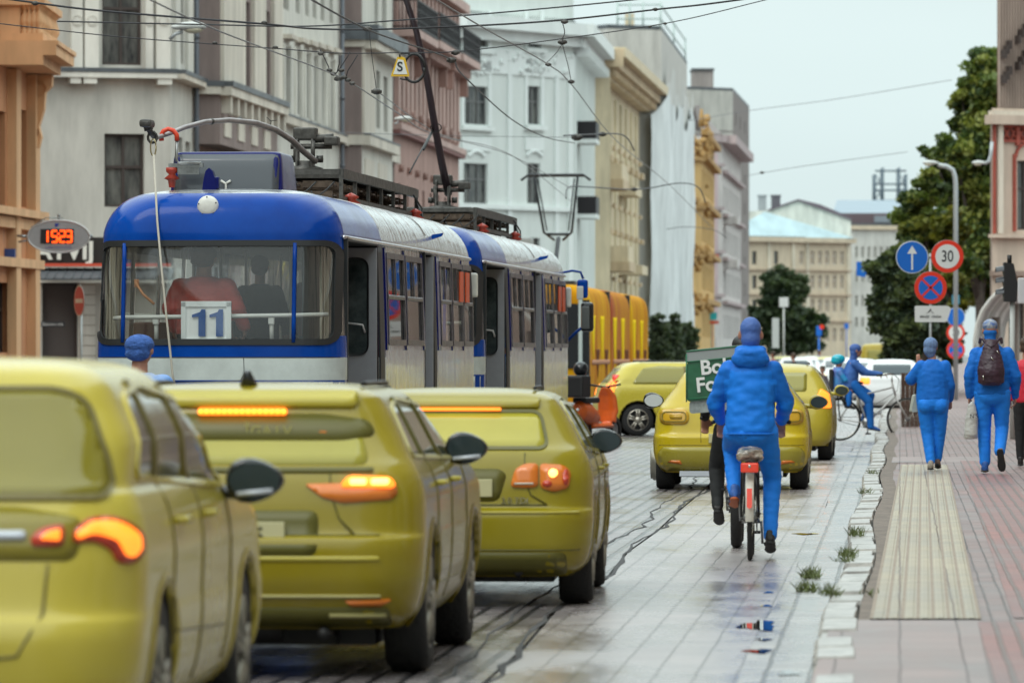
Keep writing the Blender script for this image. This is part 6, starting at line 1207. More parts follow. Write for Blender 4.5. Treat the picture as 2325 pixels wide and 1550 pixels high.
def fnV(t, S, pan, ring, tab):
    pan('rear_window', rrect(-.6, 1.3, .6, 1.75, .06), 'rear', YSG, .004)
    for sx in (1, -1): pan('tail_light', rrect(sx * .84 - .07, .9, sx * .84 + .07, 1.35, .03), 'rear', TLL, .01)
    a = MB(); S.line(a, [(0, .5), (0, 1.9)], 'rear', .01); a.build('door_seam', YES, t); pan('side_window', rrect(2.9, 1.25, 3.8, 1.7, .05), 'right', YSG, .004)
car('van', 'ochre yellow van with red tail lamps right of the bicycle rider', tabV, 5, (LX(2000, 250), 250, 0), rzs, paint('ochre_van', (.42, .32, .03)), YSG, dict(fn=fnV), wb=(.9, 4.0), r=.34)
far('white car parked behind the handlebars of the crossing bicycle', 2025, 150, False, WHP)
# ------------------------------------------------------------ people
def solid(prims, vox=.012, smooth=4, name='body', m=None, parent=None, fold=0.0, fs=.12):
    """many overlapping closed shapes fused into one continuous surface"""
    q = MB()
    def loft(rings):
        n = 16; vs = [c + u * math.cos(2 * math.pi * j / n) + v_ * math.sin(2 * math.pi * j / n) for c, u, v_ in rings for j in range(n)]; k = len(rings)
        q.add(vs, [(i * n + j, i * n + (j + 1) % n, (i + 1) * n + (j + 1) % n, (i + 1) * n + j) for i in range(k - 1) for j in range(n)] + [tuple(range(n - 1, -1, -1)), tuple((k - 1) * n + j for j in range(n))])
    def ell(c, r, rot=None):
        rot = rot if rot is not None else Matrix.Identity(3); vs = [c + rot @ Vector((0, 0, r[2]))]; n, m_ = 16, 10
        for i in range(1, m_):
            th = math.pi * i / m_; vs += [c + rot @ Vector((math.sin(th) * math.cos(2 * math.pi * j / n) * r[0], math.sin(th) * math.sin(2 * math.pi * j / n) * r[1], math.cos(th) * r[2])) for j in range(n)]
        vs.append(c + rot @ Vector((0, 0, -r[2]))); e = len(vs) - 1
        q.add(vs, [(0, 1 + j, 1 + (j + 1) % n) for j in range(n)] + [(1 + i * n + j, 1 + (i + 1) * n + j, 1 + (i + 1) * n + (j + 1) % n, 1 + i * n + (j + 1) % n) for i in range(m_ - 2) for j in range(n)] + [(e, 1 + (m_ - 2) * n + (j + 1) % n, 1 + (m_ - 2) * n + j) for j in range(n)])
    def cap(a, b, ra, rb):
        a, b = Vector(a), Vector(b); d = b - a
        if d.length < 1e-5: return
        w_ = d.normalized(); u = w_.orthogonal().normalized(); v_ = w_.cross(u)
        loft([(a, u * ra, v_ * ra), (b, u * rb, v_ * rb)]); ell(a, (ra,) * 3); ell(b, (rb,) * 3)
    for p in prims:
        if p[0] == 'c': cap(*p[1:])
        elif p[0] == 'e': ell(Vector(p[1]), p[2], p[3] if len(p) > 3 else None)
        elif p[0] == 'l': loft([(Vector(c), Vector(u), Vector(v_)) for c, u, v_ in p[1]])
    me = bpy.data.meshes.new('tmp'); me.from_pydata(q.v, [], q.f); bm = bmesh.new(); bm.from_mesh(me); bmesh.ops.recalc_face_normals(bm, faces=bm.faces); bm.to_mesh(me); bm.free()
    o = bpy.data.objects.new('tmp', me)
    r = o.modifiers.new('r', 'REMESH'); r.mode = 'VOXEL'; r.voxel_size = vox
    if smooth: s_ = o.modifiers.new('s', 'SMOOTH'); s_.iterations = smooth; s_.factor = .5
    me2 = baked(o)
    for p in me2.polygons: p.use_smooth = True
    me2.materials.clear(); me2.materials.append(m)
    if fold:
        import mathutils.noise as mn
        me2.update()
        for v in me2.vertices:
            c = v.co; q = mn.noise(Vector((c.x / fs, c.y / fs, c.z / (fs * .45)))) * .6 + mn.noise(Vector((c.x / fs * 2.2, c.y / fs * 2.2, c.z / (fs * .3)))) * .4
            v.co = c + v.normal * (q * fold)
        me2.update()
    return link_mesh(name, me2, parent)
BLU = {k: mat('cloth_' + k, c, .6, spec=.2, var=.14, vs=5, bump=.25, bs=60, bdist=.004) for k, c in dict(bright=(.012, .20, .76), mid=(.012, .16, .62), deep=(.015, .15, .52), soft=(.06, .16, .46), jean=(.02, .24, .88)).items()}
SKIN = mat('skin', (.42, .20, .13), .5, var=.1, vs=20); HOOD = mat('hood_blue', (.055, .13, .40), .6, var=.15, vs=12, bump=.3, bs=40)
SHB = mat('shoe_black', (.02, .018, .018), .5, var=.3, vs=30); SHW = mat('shoe_grey', (.40, .36, .31), .6, var=.3, vs=30)
def V3(*a): return Vector(a)
def hand_prims(w, f, side, up, s=1.0, curl=.5, thumb=None):
    """palm and five separate fingers. w wrist, f pointing direction, side = thumb side, up = back of the hand"""
    w, f, side, up = Vector(w), Vector(f).normalized(), Vector(side).normalized(), Vector(up).normalized(); pr = []
    pe = w + f * .085 * s; pr.append(('l', [(w - f * .01, side * .026 * s, up * .018 * s), (w + f * .03 * s, side * .038 * s, up * .017 * s), (pe, side * .041 * s, up * .014 * s)]))
    for i, L in enumerate((.072, .082, .076, .06)):
        b = pe + side * (.030 - i * .02) * s; d = f.copy(); pts = [b]
        for j, k in enumerate((.45, .32, .23)):
            d = (d - up * math.tan(min(1.35, curl * (j + 1) * .55))).normalized() if curl else d; pts.append(pts[-1] + d * L * k * s)
        for a, c_ in zip(pts, pts[1:]): pr.append(('c', a, c_, .0088 * s, .008 * s))
    tb = w + f * .03 * s + side * .034 * s; t1 = tb + (side * .7 + f * .7 - up * .25).normalized() * .035 * s; t2 = t1 + (f * .9 + side * .1 - up * .5 * (.4 + curl)).normalized() * .03 * s
    pr += [('c', tb, t1, .012 * s, .010 * s), ('c', t1, t2, .010 * s, .0085 * s)]; return pr
def head_prims(c, fw, s=1.0, up=(0, 0, 1)):
    """skull, jaw, nose, ears, lips, brow"""
    c, fw, up = Vector(c), Vector(fw).normalized(), Vector(up).normalized(); rt = fw.cross(up).normalized(); M = Matrix((rt, fw, up)).transposed()
    def e(x, y, z, r): return ('e', c + (rt * x + fw * y + up * z) * s, tuple(q * s for q in r), M)
    return [e(0, -.008, .035, (.076, .096, .088)), e(0, .02, -.035, (.058, .07, .075)), e(0, .045, -.082, (.034, .036, .028)), e(0, .094, -.012, (.013, .02, .018)), e(0, .082, .005, (.010, .018, .028)), e(0, .08, .032, (.05, .018, .012)), e(0, .083, -.048, (.024, .012, .009)),
            e(.083, -.005, -.005, (.012, .022, .034)), e(-.083, -.005, -.005, (.012, .022, .034)), e(.032, .068, -.015, (.022, .02, .02)), e(-.032, .068, -.015, (.022, .02, .02))]
def eyes(c, fw, parent, s=1.0):
    c, fw = Vector(c), Vector(fw).normalized(); rt = fw.cross(Vector((0, 0, 1))).normalized(); mb = MB()
    for x in (-.031, .031): mb.sphere(c + (rt * x + fw * .082 + Vector((0, 0, .012))) * s, .0115 * s, 10, 6)
    mb.build('eyes', mat('eye_white', (.6, .58, .55), .2), parent)
def shoe(heel, toe, up, m, parent, s=1.0, name='shoe', sole=None):
    h, t, u = Vector(heel), Vector(toe), Vector(up).normalized(); f = (t - h).normalized(); sd = f.cross(u).normalized(); L = (t - h).length; u = sd.cross(f)
    pr = [('l', [(h + f * L * a + u * b * s, sd * w_ * s, u * hh * s) for a, b, w_, hh in ((-.02, .045, .028, .03), (.08, .05, .036, .045), (.3, .05, .036, .048), (.55, .04, .043, .036), (.8, .03, .046, .028), (.95, .025, .034, .02), (1.02, .022, .018, .014))]), ('c', h + f * L * .12 + u * .06, h + f * L * .13 + u * .10, .042, .042)]
    o = solid(pr, .011, 3, name, m, parent)
    so_ = solid([('l', [(h + f * L * a + u * .008 * s, sd * w_ * s, u * .014) for a, w_ in ((-.03, .025), (.1, .040), (.45, .036), (.75, .050), (.95, .038), (1.04, .018))])], .008, 2, 'sole', sole or mat('sole_dark', (.03, .03, .03), .7, bump=.5, bs=80), o); return o
def torso_l(rows, rt=(1, 0, 0), fw=(0, 1, 0)):
    rt, fw = Vector(rt), Vector(fw); return ('l', [(Vector(c), rt * a, fw * b) for c, a, b in rows])

# ---- cyclist in the middle of the lane, seen from behind; local frame: x right, y forward, rear wheel on the ground at y=0
DCY = DG(1272); 
def bicycle(name, label, loc, rz, fm, tyre=.022, seat_z=.98, mud=True, rack_=True, knobs=False, racing=False, group=None, wheel_r=.34, wbk=1.06, steer=0.0, spoke=True):
    t = thing(name, label, 'bicycle', loc, rz, group); r = wheel_r
    def wheel(y, st=0.0):
        mb = MB(); n = 72; prof = 10; R_ = r - tyre; vs = []
        for i in range(n):
            a = 2 * math.pi * i / n
            for j in range(prof):
                b_ = 2 * math.pi * j / prof; rr = R_ + tyre * math.cos(b_) * (1.0 if not knobs else 1 + .12 * (i % 2)); vs.append((tyre * math.sin(b_) * (1.1 if knobs else 1), rr * math.cos(a), rr * math.sin(a)))
        mb.add(vs, [(i * prof + j, i * prof + (j + 1) % prof, ((i + 1) % n) * prof + (j + 1) % prof, ((i + 1) % n) * prof + j) for i in range(n) for j in range(prof)], True)
        o = mb.build('wheel', RUB, t); o.location = (0, y, r); o.rotation_euler = (0, 0, st)
        m2 = MB(); m2.lathe([(R_ - tyre * .7, -.011), (R_ - tyre * .7, .011), (R_ - tyre * 1.2, .009), (R_ - tyre * 1.2, -.009), (R_ - tyre * .7, -.011)], 'x', (0, 0, 0), 48); m2.build('rim', CHR, o)
        if spoke:
            m2 = MB()
            for k in range(28): a = 2 * math.pi * k / 28; a2 = a + (.5 if k % 2 else -.5); m2.tube([(.028 * (1 if k % 4 < 2 else -1), .022 * math.cos(a2), .022 * math.sin(a2)), (0, (R_ - tyre) * math.cos(a), (R_ - tyre) * math.sin(a))], .0014, 4, False)
            m2.build('spokes', CHR, o)
        m2 = MB(); m2.cyl((-.05, 0, 0), (.05, 0, 0), .018, 12); m2.cyl((-.035, 0, 0), (-.03, 0, 0), .035, 14); m2.cyl((.03, 0, 0), (.035, 0, 0), .035, 14); m2.cyl((-.075, 0, 0), (.075, 0, 0), .007, 8); m2.build('hub', STEEL, o)
    wheel(0); wheel(wbk, steer)
    bb = (0, .44, .29); st_ = (0, .27, .78); ht = (0, .86, .86); hb = (0, .90, .72); fr = MB()
    fr.tube([bb, st_], .016, 8); fr.tube([bb, hb], .018, 8); fr.tube([(0, .30, .72) if not racing else (0, .36, .45), ht], .015, 8); fr.tube([hb, ht, (0, .845, .93)], .019, 8)
    for sx in (-1, 1): fr.tube([(sx * .06, 0, r), (sx * .03, .2, .66), (0, .28, .74)], .009, 6); fr.tube([(sx * .06, 0, r), (sx * .04, .3, .30), (0, .44, .29)], .010, 6); fr.tube([(0, .905, .70), (sx * .05, .94, .62), (sx * .05, wbk, r)], .012, 8)
    f_ = fr.build('frame', fm, t)
    mb = MB(); mb.tube([st_, (0, .245, seat_z - .04)], .013, 8); mb.build('seat_post', CHR, t)
    sa = solid([('l', [(V3(0, .245 + a, seat_z + b_), V3(w_, 0, 0), V3(0, .0, h_)) for a, b_, w_, h_ in ((-.13, 0, .05, .02), (-.11, .0, .085, .035), (-.05, 0, .085, .035), (.02, -.005, .04, .028), (.12, -.01, .022, .02), (.14, -.015, .012, .01))])], .009, 2, 'saddle', BKP, t)
    mb = MB(); hz = 1.06
    mb.tube([(0, .845, .93), (0, .84, hz - .02)], .014, 8); mb.tube([(-.29, .66, hz + .0), (-.2, .78, hz + .02), (-.05, .85, hz), (.05, .85, hz), (.2, .78, hz + .02), (.29, .66, hz + .0)], .012, 8); hb_ = mb.build('handlebar', CHR, t)
    for sx in (-1, 1): mb = MB(); mb.tube([(sx * .27, .685, hz), (sx * .295, .56, hz - .01)], .017, 8); mb.build('grip', BKP, hb_)
    cr = MB(); cr.cyl((-.07, .44, .29), (.07, .44, .29), .018, 12); cr.cyl((.045, .44, .29), (.052, .44, .29), .09, 28); cr.build('chainring', STEEL, t)
    pd = ((.09, .44, .115, 1), (-.09, .44, .465, -1)) 
    for x, y, z, sg in pd:
        mb = MB(); mb.tube([(x - sg * .01, .44, .29), (x, y, z)], .010, 8); c_ = mb.build('crank', STEEL, t); mb = MB(); mb.bbox((x + sg * .055, y, z), (.09, .09, .025), .006); mb.build('pedal', BKP, c_)
    mb = MB(); mb.tube([(.048, .44, .38), (.048, 0, r + .035)], .005, 5); mb.tube([(.048, .44, .20), (.048, 0, r - .035)], .005, 5); mb.build('chain', IRON, t)
    mb = MB()
    mb.tube([(.05, .86, 1.08), (.02, .95, 1.0), (0, .93, .8), (.04, .6, .6), (.05, .2, .5)], .004, 5); mb.tube([(-.05, .86, 1.08), (-.04, .97, .98), (-.05, 1.0, .6)], .004, 5); mb.build('brake_cable', BKP, t)
    if mud:
        wd = tyre + .012; mb = MB(); vs = []; n = 22
        for i in range(n):
            a = math.pi * (.42 + .60 * i / (n - 1)) ; 
            for j in range(7): b_ = math.pi * j / 6; rr = r + .012 + .012 * math.sin(b_); vs.append((wd * math.cos(b_), rr * math.cos(a), r + rr * math.sin(a)))
        mb.add(vs, [(i * 7 + j, i * 7 + j + 1, (i + 1) * 7 + j + 1, (i + 1) * 7 + j) for i in range(n - 1) for j in range(6)], True); mg = mb.build('mudguard', mat('mudguard_cream', (.55, .53, .47), .35, var=.2, vs=10), t, rec=False)
        for sx in (-1, 1): mb = MB(); mb.tube([(sx * .06, 0, r), (sx * .045, -r * .75, r + .33 * .5)], .004, 5); mb.build('stay', CHR, mg)
    if rack_:
        mb = MB(); z_ = 2 * r + .07
        for sx in (-1, 1): mb.tube([(sx * .07, 0, r), (sx * .065, -.04, z_ - .02), (sx * .06, -.22, z_), (sx * .055, .24, z_ + .01)], .007, 6)
        for y in (-.2, -.05, .1): mb.tube([(-.06, y, z_), (.06, y, z_)], .006, 6)
        mb.tube([(-.06, -.22, z_), (.06, -.22, z_)], .007, 6); mb.build('luggage_rack', BKP, t)
    return t
rzc = -.055
cyl_x = LX(1703, DCY)
bk = bicycle('bicycle', 'city bicycle with cream mudguard and red reflector under the blue cyclist', (cyl_x, DCY, 0), rzc, BKP, tyre=.02, seat_z=.95, wheel_r=.33, group='bicycles in the street')
mb = MB(); mb.bbox((0, -.245, .715), (.135, .03, .075), .014); rf = mb.build('reflector', mat('reflector_red_glow', (.75, .05, .02), .25, emit=.15, coat=.5), bk); mb = MB(); mb.sphere((0, -.262, .725), .012, 10, 6, (1, .3, 1)); mb.build('reflector_stud', CHR, rf)  # reflector is no lamp; a faint glow is added to its red
mb = MB(); mb.add([(x, y, z) for x, y, z in ((-.02, -.352, .56), (.02, -.352, .56), (.02, -.378, .42), (-.02, -.378, .42), (0, -.381, .405))], [(0, 1, 2, 4, 3)]); mb.build('mudguard_reflector', mat('reflector_red_glow', (.75, .05, .02), .25), bk, rec=False)
bg_ = solid([('e', (0, -.07, .83), (.10, .14, .045)), ('e', (-.04, -.15, .80), (.07, .06, .04)), ('e', (.05, -.12, .79), (.06, .08, .035))], .012, 2, 'strapped_bag', mat('bag_patterned', (.015, .015, .015), .3, col2=(.5, .42, .34), vs=14, stretch=(1, 1, 2.5), coat=.4), None, .012, .05)
tag(bg_, 'crumpled patterned rain cover strapped to the city bicycle rack', 'cover'); bg_.location = bk.location; bg_.rotation_euler = bk.rotation_euler
t = thing('person', 'cyclist in a bright blue hooded jacket riding away, seen from behind', 'person', (cyl_x, DCY, 0), rzc, 'people in the street')
# measured from the photo: seat ~.95, hem .95, shoulders 1.50, head top 1.88
sh, hip = 1.49, 1.0; HC = V3(.0, .36, 1.725)
arm = [(V3(-.165, .30, 1.45), V3(-.268, .38, 1.20), V3(-.235, .60, 1.07)), (V3(.165, .30, 1.45), V3(.268, .38, 1.20), V3(.235, .60, 1.07))]
leg = [(V3(-.11, .27, .98), V3(-.15, .60, .86), V3(-.125, .42, .52), V3(-.125, .60, .47)), (V3(.11, .27, .98), V3(.165, .52, .62), V3(.15, .36, .18), V3(.15, .55, .12))]
bp = head_prims(HC, (0, 1, -.05), 1.05) + [('c', V3(0, .33, 1.55), V3(0, .35, 1.70), .07, .062), torso_l([((0, .27, 1.0), .15, .11), ((0, .29, 1.2), .14, .10), ((0, .31, 1.4), .17, .11), ((0, .32, 1.5), .13, .09)])]
for (s_, e_, w_), sx in zip(arm, (-1, 1)): bp += [('c', s_, e_, .05, .042), ('c', e_, w_, .042, .028)] + hand_prims(w_ + V3(0, .0, .0), (0, .4, -.9), (-sx, .3, .1), (0, .9, .4), 1.0, .9)
for a_, k_, n_, _t in leg: bp += [('c', a_, k_, .075, .055), ('c', k_, n_, .05, .04)]
bo = solid(bp, .011, 3, 'body', SKIN, t); eyes(HC, (0, 1, 0), t)
solid([('e', HC + V3(0, -.012, .045), (.084, .106, .095)), ('e', HC + V3(0, -.04, -.03), (.076, .082, .085)), ('c', HC + V3(0, -.03, -.1), HC + V3(0, -.03, -.18), .072, .075)], .011, 3, 'hat', HOOD, t, .003, .08)
jk = [torso_l([((0, .26, .955), .195, .155), ((0, .26, 1.02), .20, .16), ((0, .27, 1.12), .19, .155), ((0, .28, 1.24), .185, .15), ((0, .29, 1.36), .19, .15), ((0, .30, 1.44), .185, .14), ((0, .31, 1.51), .145, .12), ((0, .32, 1.57), .09, .10)])]
for (s_, e_, w_), sx in zip(arm, (-1, 1)): jk += [('c', s_, e_, .082, .072), ('c', e_, w_, .072, .048)]
jb = solid(jk, .013, 5, 'jacket', BLU['bright'], t, .017, .13)
jb.data.materials.append(BLU['mid']); 
for p in jb.data.polygons:
    c_ = p.center
    if c_.z > 1.445 - .06 * (abs(c_.x) > .16) or (abs(c_.x) > .205 and c_.z > 1.21): p.material_index = 1
solid([('e', V3(0, .24, 1.585), (.13, .12, .05)), ('e', V3(0, .21, 1.54), (.15, .08, .08)), ('c', V3(-.08, .26, 1.60), V3(.08, .26, 1.60), .045, .045)], .011, 3, 'hood', BLU['mid'], jb, .008, .07)
mb = MB(); pts_ = [(x, .0, .955 + .01 * math.cos(x * 9)) for x in np.linspace(-.18, .18, 15)]; mb.tube([(x, .26 - math.sqrt(max(0, .155 ** 2 * (1 - (x / .21) ** 2))) - .005, .965) for x, _, z in pts_], .008, 6); mb.build('hem', BLU['mid'], jb)
tr_ = []
for a_, k_, n_, _t in leg: tr_ += [('c', a_, k_, .105, .073), ('c', k_, n_, .073, .055), ('e', k_, (.078,) * 3)]
tr_ += [('e', V3(0, .25, .97), (.175, .15, .11))]
solid(tr_, .013, 4, 'trousers', BLU['jean'], t, .008, .09)
for (a_, k_, n_, t_), sx in zip(leg, (-1, 1)): shoe(n_ + V3(0, -.07, -.06), t_ + V3(0, .03, -.08), (0, .2, 1), SHB if sx > 0 else mat('shoe_blue', (.03, .12, .42), .5, var=.4, vs=20), t, 1.0, sole=None if sx > 0 else mat('sole_orange', (.5, .12, .03), .6))
# ---- courier riding just ahead to the left with the green delivery box
DCO = DG(1243); cx = LX(1672, DCO)
bk2 = bicycle('bicycle', 'mountain bicycle with fat knobbly tyre under the courier, left of the blue cyclist', (cx, DCO, 0), rzc, mat('frame_dark', (.03, .03, .035), .4), tyre=.042, knobs=True, mud=False, rack_=False, seat_z=.92, wheel_r=.345, group='bicycles in the street', steer=-.0)
t = thing('person', 'courier in black leggings mostly hidden behind the blue cyclist', 'person', (cx, DCO, 0), rzc, 'people in the street')
HC = V3(.04, .50, 1.60); leg = [(V3(-.10, .27, .95), V3(-.17, .50, .66), V3(-.16, .40, .33), V3(-.15, .58, .24)), (V3(.10, .27, .95), V3(.13, .62, .84), V3(.12, .44, .5), V3(.12, .62, .44))]
arm = [(V3(-.17, .42, 1.42), V3(-.25, .50, 1.2), V3(-.27, .62, 1.06)), (V3(.2, .42, 1.42), V3(.26, .50, 1.2), V3(.26, .62, 1.06))]
bp = head_prims(HC, (0, 1, -.1)) + [('c', V3(0, .42, 1.40), V3(.03, .47, 1.55), .06, .055), torso_l([((0, .25, .98), .14, .10), ((0, .30, 1.2), .13, .10), ((0, .40, 1.42), .16, .1)])]
for (s_, e_, w_), sx in zip(arm, (-1, 1)): bp += [('c', s_, e_, .045, .038), ('c', e_, w_, .038, .026)] + hand_prims(w_, (0, .4, -.9), (-sx, .3, .1), (0, .9, .4), 1.0, .9)
for a_, k_, n_, _t in leg: bp += [('c', a_, k_, .07, .05), ('c', k_, n_, .045, .035)]
solid(bp, .012, 3, 'body', SKIN, t); eyes(HC, (0, 1, 0), t)
BKC = mat('cloth_black', (.018, .02, .022), .7, var=.3, vs=8, bump=.3, bs=40, bdist=.004)
solid([('e', HC + V3(0, -.01, .05), (.088, .11, .09))], .012, 2, 'helmet', BKP, t)
solid([torso_l([((0, .22, .92), .17, .14), ((0, .25, 1.05), .165, .13), ((0, .32, 1.28), .17, .13), ((0, .41, 1.44), .15, .11)])] + [('c', s_, e_, .06, .055) for s_, e_, w_ in arm] + [('c', e_, w_, .055, .04) for s_, e_, w_ in arm], .013, 3, 'jacket', BKC, t, .008)
solid([('c', a_, k_, .095, .07) for a_, k_, n_, _ in leg] + [('c', k_, n_, .07, .05) for a_, k_, n_, _ in leg], .013, 4, 'trousers', BKC, t, .006)
for (a_, k_, n_, t_), sx in zip(leg, (-1, 1)): shoe(n_ + V3(0, -.06, -.05), t_ + V3(0, .04, -.07), (0, .1, 1), SHB if sx < 0 else SHW, t, 1.05)
GRB = mat('box_green', (.012, .12, .045), .3, var=.25, vs=5, coat=.4, bump=.4, bs=6, bdist=.02); BXG = mat('box_grey', (.36, .40, .38), .35, var=.2, vs=6, bump=.4, bs=6)
bx = thing('delivery_box', 'green and silver insulated delivery backpack box with white letters', 'delivery box', (cx, DCO, 0), rzc + .0)
a_, b_ = P(1560, 912, DCO), P(1640, 795, DCO); zc0, zc1 = a_.z, b_.z; xl = a_.x - cx; W_ = .50
def slant(x, z): return (x, z + .10 * (x - xl))
mb = MB(); y0 = -.08
def boxpiece(z0, z1, nm, m_, off=0.0):
    mb = MB(); p = rpoly([slant(xl - off, z0), slant(xl + W_ + off, z0), slant(xl + W_ + off, z1), slant(xl - off, z1)], .035, 4); mb.prism(p, (0, y0 - off, 0), (1, 0, 0), (0, 0, 1), (0, 1, 0), .36 + 2 * off); return mb.build(nm, m_, bx)
hB = zc1 - zc0; boxpiece(zc0, zc0 + hB * .78, 'box_body', GRB); boxpiece(zc0 + hB * .76, zc1, 'box_lid', BXG, .004); boxpiece(zc0 - .10, zc0 + .01, 'box_base', mat('base_clear', (.30, .34, .33), .25, var=.4, vs=12, coat=.5), -.02)
mb = MB(); 
for z_ in (zc0 + hB * .77, zc1 - .01, zc0 + .02): mb.tube([(xl - .003, y0 - .006, z_), (xl + W_, y0 - .006, z_ + .05)], .006, 6)
mb.tube([(xl - .003, y0 - .005, zc0), (xl - .003, y0 - .005, zc1 - .03)], .006, 6); mb.build('piping', mat('piping_green', (.02, .15, .07), .4), bx)
LW = mat('letter_white3', (.78, .80, .78), .5)
for s_, dz in (('Bolt', .63), ('Food', .30)):
    o = text(s_, .165, LW, bx, (xl + .245, y0 - .012, zc0 + hB * dz + .02), ext=.003, bold=.004); o.rotation_euler = (R(90), -R(5.7), 0)
# ---- woman on the pavement
def walker(label, px, D, z0, scl, spec):
    t = thing('person', label, 'person', (LX(px, D), D, z0), -.07, 'people in the street'); t.scale = (scl,) * 3; return t
DW = (H - .17) * F / (1066 - 803)
t = walker('woman with short hair in blue top and trousers, walking away with one arm raised', 2118, DW, .17, .915, None)
HC = V3(-.03, .03, 1.62); leg = [(V3(-.10, 0, .92), V3(-.07, .06, .48), V3(-.03, -.02, .09)), (V3(.10, 0, .92), V3(.09, .10, .50), V3(.06, .16, .11))]
arm = [(V3(-.155, 0, 1.385), V3(-.29, .06, 1.20), V3(-.19, .20, 1.40)), (V3(.165, 0, 1.385), V3(.235, .02, 1.12), V3(.23, .16, .93))]
bp = head_prims(HC, (-.1, 1, 0)) + [('c', V3(0, .0, 1.42), V3(-.02, .02, 1.56), .055, .05), torso_l([((0, 0, .9), .16, .11), ((0, 0, 1.1), .14, .1), ((0, 0, 1.35), .16, .1), ((0, 0, 1.44), .1, .07)])]
for (s_, e_, w_), sx in zip(arm, (-1, 1)): bp += [('c', s_, e_, .046, .04), ('c', e_, w_, .038, .025)] + hand_prims(w_, (-.05, .1, 1) if sx < 0 else (0, .2, -1), (-sx, .5, 0), (0, -1, 0), .95, .5)
for a_, k_, n_ in leg: bp += [('c', a_, k_, .07, .05), ('c', k_, n_, .045, .036)]
solid(bp, .012, 3, 'body', SKIN, t); eyes(HC, (-.1, 1, 0), t)
solid([('e', HC + V3(0, -.02, .045), (.098, .11, .098)), ('e', HC + V3(-.01, -.04, -.03), (.088, .085, .085)), ('e', HC + V3(0, -.045, -.09), (.06, .055, .05))], .011, 3, 'hair', mat('hair_blue_grey', (.16, .26, .48), .6, var=.3, vs=6, stretch=(6, 6, 1), bump=.6, bs=30), t, .006, .04)
jt = solid([torso_l([((0, .0, .88), .215, .15), ((0, 0, .96), .225, .16), ((0, 0, 1.10), .215, .15), ((0, 0, 1.25), .21, .14), ((0, 0, 1.34), .195, .125), ((0, 0, 1.42), .13, .10), ((0, 0, 1.47), .07, .075)])] + [('c', arm[0][0], arm[0][1], .075, .08), ('c', arm[1][0], arm[1][1], .075, .065), ('c', arm[1][1], arm[1][2], .065, .045)], .013, 4, 'top', BLU['mid'], t, .009, .12)
solid([('c', arm[0][1] + V3(-.0, .01, 0), arm[0][2], .05, .04)], .012, 2, 'sleeve', mat('sleeve_dark', (.03, .025, .03), .6, var=.4, vs=30), t)
solid([('c', a_, k_, .122, .088) for a_, k_, n_ in leg] + [('c', k_, n_ + V3(0, 0, .03), .086, .062) for a_, k_, n_ in leg] + [('e', V3(0, -.02, .90), (.20, .145, .13)), ('e', V3(-.09, -.06, .86), (.11, .11, .12)), ('e', V3(.09, -.06, .86), (.11, .11, .12))], .013, 4, 'trousers', BLU['jean'], t, .006, .1)
shoe(leg[0][2] + V3(0, -.06, -.085), leg[0][2] + V3(.0, .18, -.09), (0, 0, 1), SHW, t, 1.0); shoe(leg[1][2] + V3(0, -.07, -.05), leg[1][2] + V3(.01, .16, -.10), (0, .3, 1), mat('shoe_brown', (.20, .13, .10), .6), t, 1.0)
wx, wy = LX(2118, DW), DW
hb = thing('handbag', 'pale grey handbag hanging from the woman\'s raised arm', 'handbag', (LX(2088, DW), DW + .05, 0), -.07)
z_ = H + (803 - 935) * DW / F
mb = MB(); mb.prism(rpoly([(-.10, 0), (.11, -.0), (.10, .23), (-.06, .21)], .02, 3), (0, 0, z_), (.96, .28, 0), (0, 0, 1), (-.28, .96, 0), .11); mb.build('bag_body', mat('bag_pale', (.42, .45, .40), .5, var=.15, vs=8), hb)
mb = MB(); mb.tube([(-.05, .03, z_ + .2), (-.03, .03, z_ + .33), (.0, .04, z_ + .46), (.04, .05, z_ + .33), (.06, .05, z_ + .2)], .008, 6); mb.build('bag_handle', BKP, hb); mb = MB(); mb.tube([(-.095, -.0, z_ + .005), (-.05, .0, z_ + .2), (.1, .04, z_ + .22), (.105, .04, z_)], .006, 5); mb.build('bag_trim', mat('trim_dark', (.1, .12, .1), .5), hb)
# ---- man with backpack
DM = (H - .17) * F / (1072 - 803)
t = walker('man in a cap and blue jacket walking away, heel lifted, backpack on', 2252, DM, .17, 1.01, None)
HC = V3(-.02, .05, 1.665); leg = [(V3(-.10, 0, .93), V3(-.09, .08, .50), V3(-.08, .06, .10)), (V3(.11, -.0, .93), V3(.12, .10, .52), V3(.09, -.16, .23))]
arm = [(V3(-.18, .02, 1.40), V3(-.265, -.02, 1.13), V3(-.262, .05, .90)), (V3(.18, .02, 1.40), V3(.28, .02, 1.13), V3(.275, .13, .90))]
bp = head_prims(HC, (-.05, 1, 0), 1.04) + [('c', V3(0, .0, 1.44), V3(-.01, .03, 1.60), .065, .06), torso_l([((0, 0, .92), .16, .11), ((0, 0, 1.12), .15, .11), ((0, 0, 1.36), .18, .11), ((0, 0, 1.46), .1, .08)])]
for (s_, e_, w_), sx in zip(arm, (-1, 1)): bp += [('c', s_, e_, .05, .042), ('c', e_, w_, .042, .028)] + hand_prims(w_, (0, .15, -1), (-sx * .2, 1, 0), (sx, 0, 0), 1.0, .8)
for a_, k_, n_ in leg: bp += [('c', a_, k_, .075, .055), ('c', k_, n_, .05, .038)]
solid(bp, .012, 3, 'body', SKIN, t); eyes(HC, (-.05, 1, 0), t)
cp = solid([('e', HC + V3(0, -.005, .06), (.092, .11, .082)), ('e', HC + V3(0, .10, .05), (.07, .08, .012))], .010, 2, 'cap', mat('cap_grey_blue', (.05, .12, .35), .7, col2=(.45, .47, .45), vs=22), t, .004, .03)
